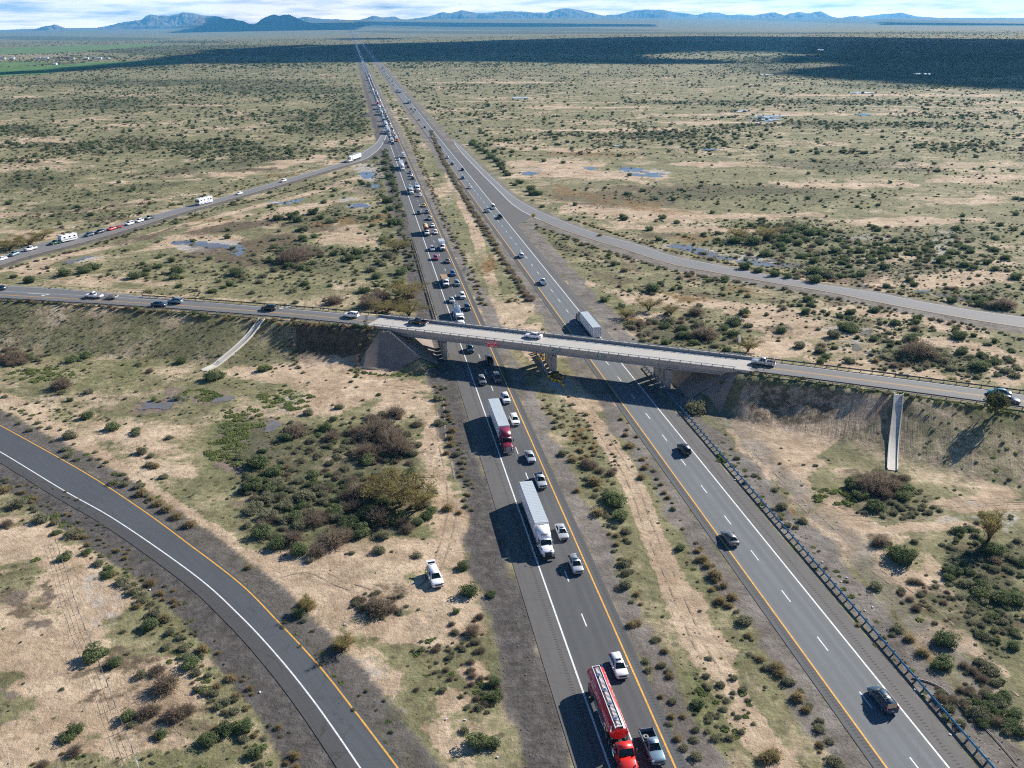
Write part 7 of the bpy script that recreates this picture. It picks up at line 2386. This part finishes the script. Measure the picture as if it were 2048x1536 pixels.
row(['green', 'tan', 'dry', 'sage'], "7 604 120 611 230 619 340 628 470 638 600 649 740 659", 1.6, .5, 1.3, .6, EMB - .4)
row(['weed', 'sage', 'weed'], "1495 747 1600 762 1700 777 1790 790 1900 808 2040 828", 1.1, .45, 1.0, .6, EMB - .4)
row(['weed', 'sage'], "700 742 740 748 790 750 840 748 880 738", .9, .5, 1.0, .6)
row(['sage', 'sage', 'dry'], "590 655 585 680 592 710", 1.2, .5, .9, .6, 4)
row(['sage', 'tan'], "735 668 722 700 712 730", 1.3, .4, .8, .4, 3)

# scattered cover, thinning with distance
def lookup(name, x, y):
    i = np.clip(np.searchsorted(xs, x), 0, NX - 1); j = np.clip(np.searchsorted(ys, y), 0, NY - 1)
    return MASK[name][j * NX + i]


def scatter(n, y0, y1, power):
    u = rng.random(n)
    if power == 1: y = y0 * (y1 / y0) ** u
    else: y = (y0 ** (1 - power) + u * (y1 ** (1 - power) - y0 ** (1 - power))) ** (1 / (1 - power))
    x = (rng.random(n) * 2 - 1) * (y * 0.66 + 35)
    d = fbm(x, y, 38, 4, 0.6) * .6 + fbm(x + 500, y, 160, 3, .5) * .4
    p = sstep(.40, .62, d + .20 * lookup('scrub', x, y) - .10) * .85 + .12
    p = p * (1 - .80 * lookup('bare', x, y)) * (1 - .92 * lookup('gravel', x, y)) * (1 - .8 * lookup('pan', x, y)) * (1 - .5 * lookup('wet', x, y))
    p = np.where(lookup('green', x, y) > .85, p * .25, p) + .5 * lookup('scrub', x, y) * (1 - lookup('gravel', x, y))
    a = x + KX * y
    ok = rng.random(n) < p
    ok &= ~((a > 14) & (a < 41.5)) & ~((a > 54) & (a < 78))
    for P in (P_LLY, P_LLW, P_ULN, P_ULF, P_RN, P_RF):
        ok &= near_dist(x, y, P, 12) > 5.5
    ok &= near_dist(x, y, CL, 40) > 9
    fld = FIELD[np.clip(np.searchsorted(ys, y), 0, NY - 1) * NX + np.clip(np.searchsorted(xs, x), 0, NX - 1)]
    ok &= fld == 0
    return x[ok], y[ok]


def sow(n, y0, y1, power, mixk, r0, r1):
    x, y = scatter(n, y0, y1, power)
    e = embankment(x, y)
    ks = prng.choices([m[0] for m in mixk], [m[1] for m in mixk], k=len(x))
    for k, (xx, yy) in enumerate(zip(x, y)):
        kind = ks[k]
        r = r0 + (r1 - r0) * prng.random() ** 2.2
        if e[k] > .15:
            kind, r = ('sage', min(r, .7)) if prng.random() < .8 else ('weed', .5)
        SHRUBS[kind].append((xx, yy, r * {'green': 1.0, 'sage': .62, 'dry': .8, 'tan': .6, 'weed': .8}[kind], 0.0))


sow(2600, 78, 330, .6, (('sage', 6), ('weed', 2), ('tan', 1.2), ('dry', .7), ('green', .5)), .35, 1.3)
sow(30000, 78, 420, .3, (('sage', 8), ('weed', 1), ('tan', 1)), .22, .75)
sow(24000, 230, 950, .8, (('sage', 7), ('green', 2.6), ('dry', .9), ('tan', .6)), .6, 2.2)
sow(60000, 200, 1000, .6, (('sage', 9), ('green', 1), ('tan', .6)), .45, 1.2)
sow(95000, 650, 2600, .7, (('sage', 6), ('green', 3), ('dry', .8)), .8, 2.7)
sow(45000, 2100, 7500, .6, (('green', 3), ('sage', 4)), 2.0, 5.0)
# small tufts over the embankment faces
ex, ey = rng.uniform(-175, 160, 5200), rng.uniform(120, 330, 5200)
ee = embankment(ex, ey)
fc = (ee > .3) & (ee < 6.7)
pw_ok = lambda x: not (-66 < x < -42 or 48 < x < 84)
for xx, yy, q in zip(ex[fc], ey[fc], ee[fc]):
    a = xx + KX * yy
    if 2 < a < 94 or near_dist(np.array([xx]), np.array([yy]), CL, 40)[0] < 8: continue
    if not pw_ok(xx) and prng.random() < .85: continue
    SHRUBS[prng.choice(['sage', 'sage', 'weed'])].append((xx, yy, prng.uniform(.25, .6), 0.0))


def area(x, y):
    a = x + KX * y
    if 36 < a < 58: return 'in the median ' + ('this side of the overpass' if y < 225 else 'beyond the overpass')
    clv = np.interp(x, [c.x for c in CL], [c.y for c in CL])
    if y < clv - 4:
        if a > 58: return 'right of the right carriageway below the embankment'
        d, sd = seg_dist(np.array([x]), np.array([y]), P_LLW)
        if sd[0] > 0: return 'on the sand left of the curving ramp'
        return 'between the curving ramp and the left carriageway'
    if abs(y - clv) < 12: return 'at the edge of the crossroad'
    if a > 58:
        d, sd = seg_dist(np.array([x]), np.array([y]), P_RF)
        return 'between the right ramp and the crossroad' if sd[0] > 0 else 'on the plain past the right ramp'
    d, sd = seg_dist(np.array([x]), np.array([y]), P_ULF)
    return 'between the left off-ramp and the crossroad' if sd[0] > 0 else 'on the plain past the left off-ramp'


LOOK = {'green': ('creosote_bush', 'leafy green creosote bush', 'bush', (5.0, 2.6)), 'sage': ('sagebrush', 'grey green sagebrush', 'bush', (2.6, 1.3)), 'dry': ('dry_bush', 'bare brown twiggy bush', 'bush', (4.5, 2.5)),
        'tan': ('tumbleweed_bush', 'tan dried tumbleweed bush', 'bush', (2.8, 1.4)), 'weed': ('green_weed', 'low bright green weed patch', 'plant', (3.0, 1.2))}


def scatter_nodes(name, tmpl, X, Y, Rr):
    """all further plants of a kind: one object that sets instances of the shrub on its points"""
    me = bpy.data.meshes.new(name)
    n = len(X)
    Z = ground_z(X, Y) - 0.04
    me.vertices.add(n)
    me.vertices.foreach_set('co', np.stack([X, Y, Z], -1).astype(np.float32).ravel())
    sc = me.attributes.new('size', 'FLOAT_VECTOR', 'POINT')
    sq = rng.uniform(.75, 1.2, n)
    sc.data.foreach_set('vector', np.stack([Rr * rng.uniform(.9, 1.2, n), Rr * rng.uniform(.9, 1.2, n), Rr * sq], -1).astype(np.float32).ravel())
    ro = me.attributes.new('turn', 'FLOAT_VECTOR', 'POINT')
    ro.data.foreach_set('vector', np.stack([np.zeros(n), np.zeros(n), rng.uniform(0, 6.28, n)], -1).astype(np.float32).ravel())
    o = link(name, me)
    ng = bpy.data.node_groups.new(name, 'GeometryNodeTree')
    ng.interface.new_socket('Geometry', in_out='INPUT', socket_type='NodeSocketGeometry')
    ng.interface.new_socket('Geometry', in_out='OUTPUT', socket_type='NodeSocketGeometry')
    gi, go = ng.nodes.new('NodeGroupInput'), ng.nodes.new('NodeGroupOutput')
    ip = ng.nodes.new('GeometryNodeInstanceOnPoints')
    oi = ng.nodes.new('GeometryNodeObjectInfo'); oi.inputs['Object'].default_value = tmpl; oi.inputs['As Instance'].default_value = True
    a1 = ng.nodes.new('GeometryNodeInputNamedAttribute'); a1.data_type = 'FLOAT_VECTOR'; a1.inputs['Name'].default_value = 'size'
    a2 = ng.nodes.new('GeometryNodeInputNamedAttribute'); a2.data_type = 'FLOAT_VECTOR'; a2.inputs['Name'].default_value = 'turn'
    e2r = ng.nodes.new('FunctionNodeEulerToRotation')
    ng.links.new(gi.outputs[0], ip.inputs['Points']); ng.links.new(oi.outputs['Geometry'], ip.inputs['Instance'])
    ng.links.new(a1.outputs['Attribute'], ip.inputs['Scale'])
    ng.links.new(a2.outputs['Attribute'], e2r.inputs[0]); ng.links.new(e2r.outputs[0], ip.inputs['Rotation'])
    ng.links.new(ip.outputs[0], go.inputs[0])
    md = o.modifiers.new('scatter', 'NODES'); md.node_group = ng
    return tag(o, kind='stuff')


LIMIT = 290
for kind, lst in SHRUBS.items():
    A = np.array(lst)
    dist = np.sqrt(A[:, 0] ** 2 + A[:, 1] ** 2 + CAM_H ** 2)
    dep = A[:, 1] * CW[1] - CAM_H * CW[2]
    inview = (np.abs(A[:, 0]) < dep * .56) & (A[:, 1] > 79)
    score = np.where(inview, A[:, 2] / dist, 0)
    order = np.argsort(-score)
    near, rest = order[:LIMIT], order[LIMIT:]
    nm, words_, cat, (big, mid) = LOOK[kind]
    zz = ground_z(A[near, 0], A[near, 1])
    tm = None
    for k, i in enumerate(near):
        x, y, r = A[i, :3]
        o = link(nm, PLANT[kind][k % 4])
        tm = tm or o
        o.location = (x, y, zz[k] - 0.04)
        o.rotation_euler = (0, 0, prng.uniform(0, 6.28))
        o.scale = (r * prng.uniform(.95, 1.15), r * prng.uniform(.95, 1.15), r * prng.uniform(.85, 1.15))
        d2 = 2 * r
        size = 'large' if d2 > big else ('middling' if d2 > mid else 'small')
        lab = '%s %s %s' % (size, words_, area(x, y))
        tag(o, lab, cat, lab)
    rest = rest[A[rest, 1] > 60]
    for v in range(2 if kind != 'weed' else 1):
        sel = rest[v::(2 if kind != 'weed' else 1)]
        others = [o for o in bpy.data.objects if o.name.startswith(nm) and o.data == PLANT[kind][v]]
        scatter_nodes('far_' + nm + '_cover', others[0] if others else tm, A[sel, 0], A[sel, 1], A[sel, 2])

for k, (px, py, w, h, lab) in enumerate(((815, 598, 74, 5.0, 'big yellowish mesquite tree left of the guardrail beyond the overpass'), (818, 632, 62, 3.6, 'lower tan mesquite tree right behind the left end of the overpass'), (775, 625, 60, 3.0, 'dark twiggy mesquite tree left of the big yellowish one'), (802, 1012, 112, 5.2, 'largest yellow brown mesquite tree in the near thicket'), (838, 1020, 70, 4.0, 'brown mesquite tree at the right side of the near thicket'), (770, 985, 60, 3.6, 'brown mesquite tree behind the largest one in the near thicket'), (752, 1000, 60, 3.2, 'brown mesquite tree left of the largest one in the near thicket'),
                                                ((796), 500, 50, 3.5, 'olive mesquite tree beside the start of the left guardrail'), (1297, 622, 50, 3.4, 'brown mesquite tree right of the white trailer beyond the overpass'), (1342, 630, 40, 2.8, 'smaller brown mesquite tree right of the white trailer beyond the overpass'), (1496, 703, 48, 3.0, 'olive mesquite tree behind the tall narrow sign'), (1252, 636, 34, 2.4, 'low olive mesquite tree by the shoulder right of the white trailer'), (1474, 480, 44, 4.2, 'grey olive mesquite tree at the left end of the distant right thicket'), (1531, 480, 40, 4.2, 'grey olive mesquite tree in the middle of the distant right thicket'),
                                                (1975, 1090, 54, 5.2, 'thin bare mesquite tree standing over a green bush at right'), (1868, 700 + 160, 1, 1, ''), (690, 1300, 40, 2.2, 'tan wispy mesquite tree at the ramp edge'), (614, 1222, 34, 2.0, 'small tan mesquite tree beside a green bush at the ramp edge'), (20, 500, 60, 3.8, 'bright olive mesquite tree at the left edge behind the off-ramp'), (60, 490, 56, 3.6, 'bright olive mesquite tree second from the left edge behind the off-ramp'), (85, 478, 46, 3.0, 'bright olive mesquite tree behind the white pickup on the off-ramp'), (683, 330, 1, 1, ''))):
    if not lab: continue
    p = G(px, py)
    r = w * depth(p) / FPX / 2
    t = empty('mesquite_tree', (p.x, p.y, gz(p.x, p.y) - 0.05), prng.uniform(0, 6.28), lab, 'tree', 'mesquite trees')
    link('trunk', TREE[k % 3][0], t); link('crown', TREE[k % 3][1], t)
    t.scale = (r * 1.3, r * 1.3, h * 1.0)
# the tree growing out of the embankment in front of the crossroad at right, and the pale bush at the paving
p = G(1988, 838, 5.2)
t = empty('mesquite_tree', (p.x, p.y, gz(p.x, p.y) - .1), 1.0, 'leafy roadside tree on the embankment hiding part of a car at right', 'tree', 'mesquite trees')
L = Leafy(900); dome(L, 900, .07, .95, .5, 10); L.core(.4, .3, .9)
cr = link('crown', L.mesh('crown', M['leaf_olive'] if False else leaf_mat('roadside tree leaves', (0.045, 0.055, 0.018), (0.13, 0.135, 0.045))), t)
cr.location = (0, 0, .35)
link('trunk', TREE[1][0], t)
t.scale = (3.0, 3.0, 3.9)
p = G(1390, 822)
o = link('creosote_bush', PLANT['sage'][1])
o.location = (p.x, p.y, gz(p.x, p.y) - .05); o.scale = (3.4, 3.2, 3.6); o.rotation_euler = (0, 0, 2)
tag(o, 'big pale grey green bush in front of the right slope paving', 'bush')
# a wire fence crossing the sand at lower left
FP = smooth_path([Vector((q.x, q.y, 0)) for q in path("112 1085 125 1125 143 1182 164 1245 190 1310 215 1372 238 1435 263 1500 285 1560")], 14)
fz = [gz(p.x, p.y) for p in FP]
fence = empty('wire_fence', (FP[0].x, FP[0].y, fz[0]), 0, 'thin wire fence on bare posts crossing the sand at lower left', 'fence')
inv = Matrix.Translation(-fence.location)
pm = MB(); pm.tube([(0, 0, -.1), (.02, 0, 1.35)], .05, 6)
pme = pm.mesh('post', [M['timber']])
for p, z in zip(FP, fz):
    o = link('post', pme, fence); o.location = Vector((p.x, p.y, z)) - fence.location
mb = MB()
for h in (.4, .75, 1.1):
    mb.tube([(p.x, p.y, z + h) for p, z in zip(FP, fz)], .012, 4)
o = mb.build('wire', M['steel'], fence); o.matrix_parent_inverse = inv
lt = MB()
for px, py in pts("1693 1156 1682 1164 1730 1222 1612 1010 1645 1125 893 1438 1000 1490 995 1515 520 1385 120 1215 1830 1380 1745 1215 690 1250 1262 770 1470 960 930 1440 1900 1470 300 1180"):
    p = G(px, py); lt.box(p.x, p.y, gz(p.x, p.y) + .08, .35, .22, .14, px, 0, .8)
tag(lt.build('litter', M['plate']), kind='stuff')
# loose stones and litter along the shoulders
st = MB()
sr = random.Random(9)
for i in range(900):
    a = sr.choice((sr.uniform(15, 21), sr.uniform(41, 46), sr.uniform(74, 80)))
    y = sr.uniform(82, 300)
    p = hw(a, y); s_ = sr.uniform(.05, .16)
    st.box(p.x, p.y, gz(p.x, p.y) + s_ * .3, s_ * 1.5, s_, s_, sr.uniform(0, 3), 0, .6)
tag(st.build('stones', concrete('roadside stones', (0.25, 0.21, 0.17), .4)), kind='stuff')
# a fallen log lying along the foot of the bank at right
bp = smooth_path([Vector((q.x, q.y, gz(q.x, q.y) + .12)) for q in path("1824 1357 1860 1366 1890 1382 1915 1410 1950 1440 1975 1462 2005 1495 2035 1530")], 40)
mb = MB(); mb.tube(bp, [.10 - .0015 * i for i in range(40)], 6)
tag(mb.build('fallen_log', plain('weathered log', (.36, .31, .25), .9, 0, .2)), 'long weathered pale pole lying behind the right guardrail', 'log')

# ------------------------------------------------------------------ the air: one even, closed box of haze, the sky and the clouds outside it
hz, hn, hl, hb = mat_new("haze")
hn.remove(hb)
pv = hn.new('ShaderNodeVolumePrincipled')
pv.inputs['Color'].default_value = (0.12, 0.52, 1.0, 1)
pv.inputs['Density'].default_value = 3.6e-5
pv.inputs['Anisotropy'].default_value = 0.25
hl.new(pv.outputs[0], next(n for n in hn if n.type == 'OUTPUT_MATERIAL').inputs['Volume'])
X1 = float(np.abs(xs).max()) + 300
Y0, Y1 = float(ys.min()) - 60, 47500.0
mb = MB(); mb.box(0, (Y0 + Y1) / 2, (1150 - 160) / 2, 2 * X1, Y1 - Y0, 1150 + 160)
tag(mb.build('haze', hz), kind='stuff')
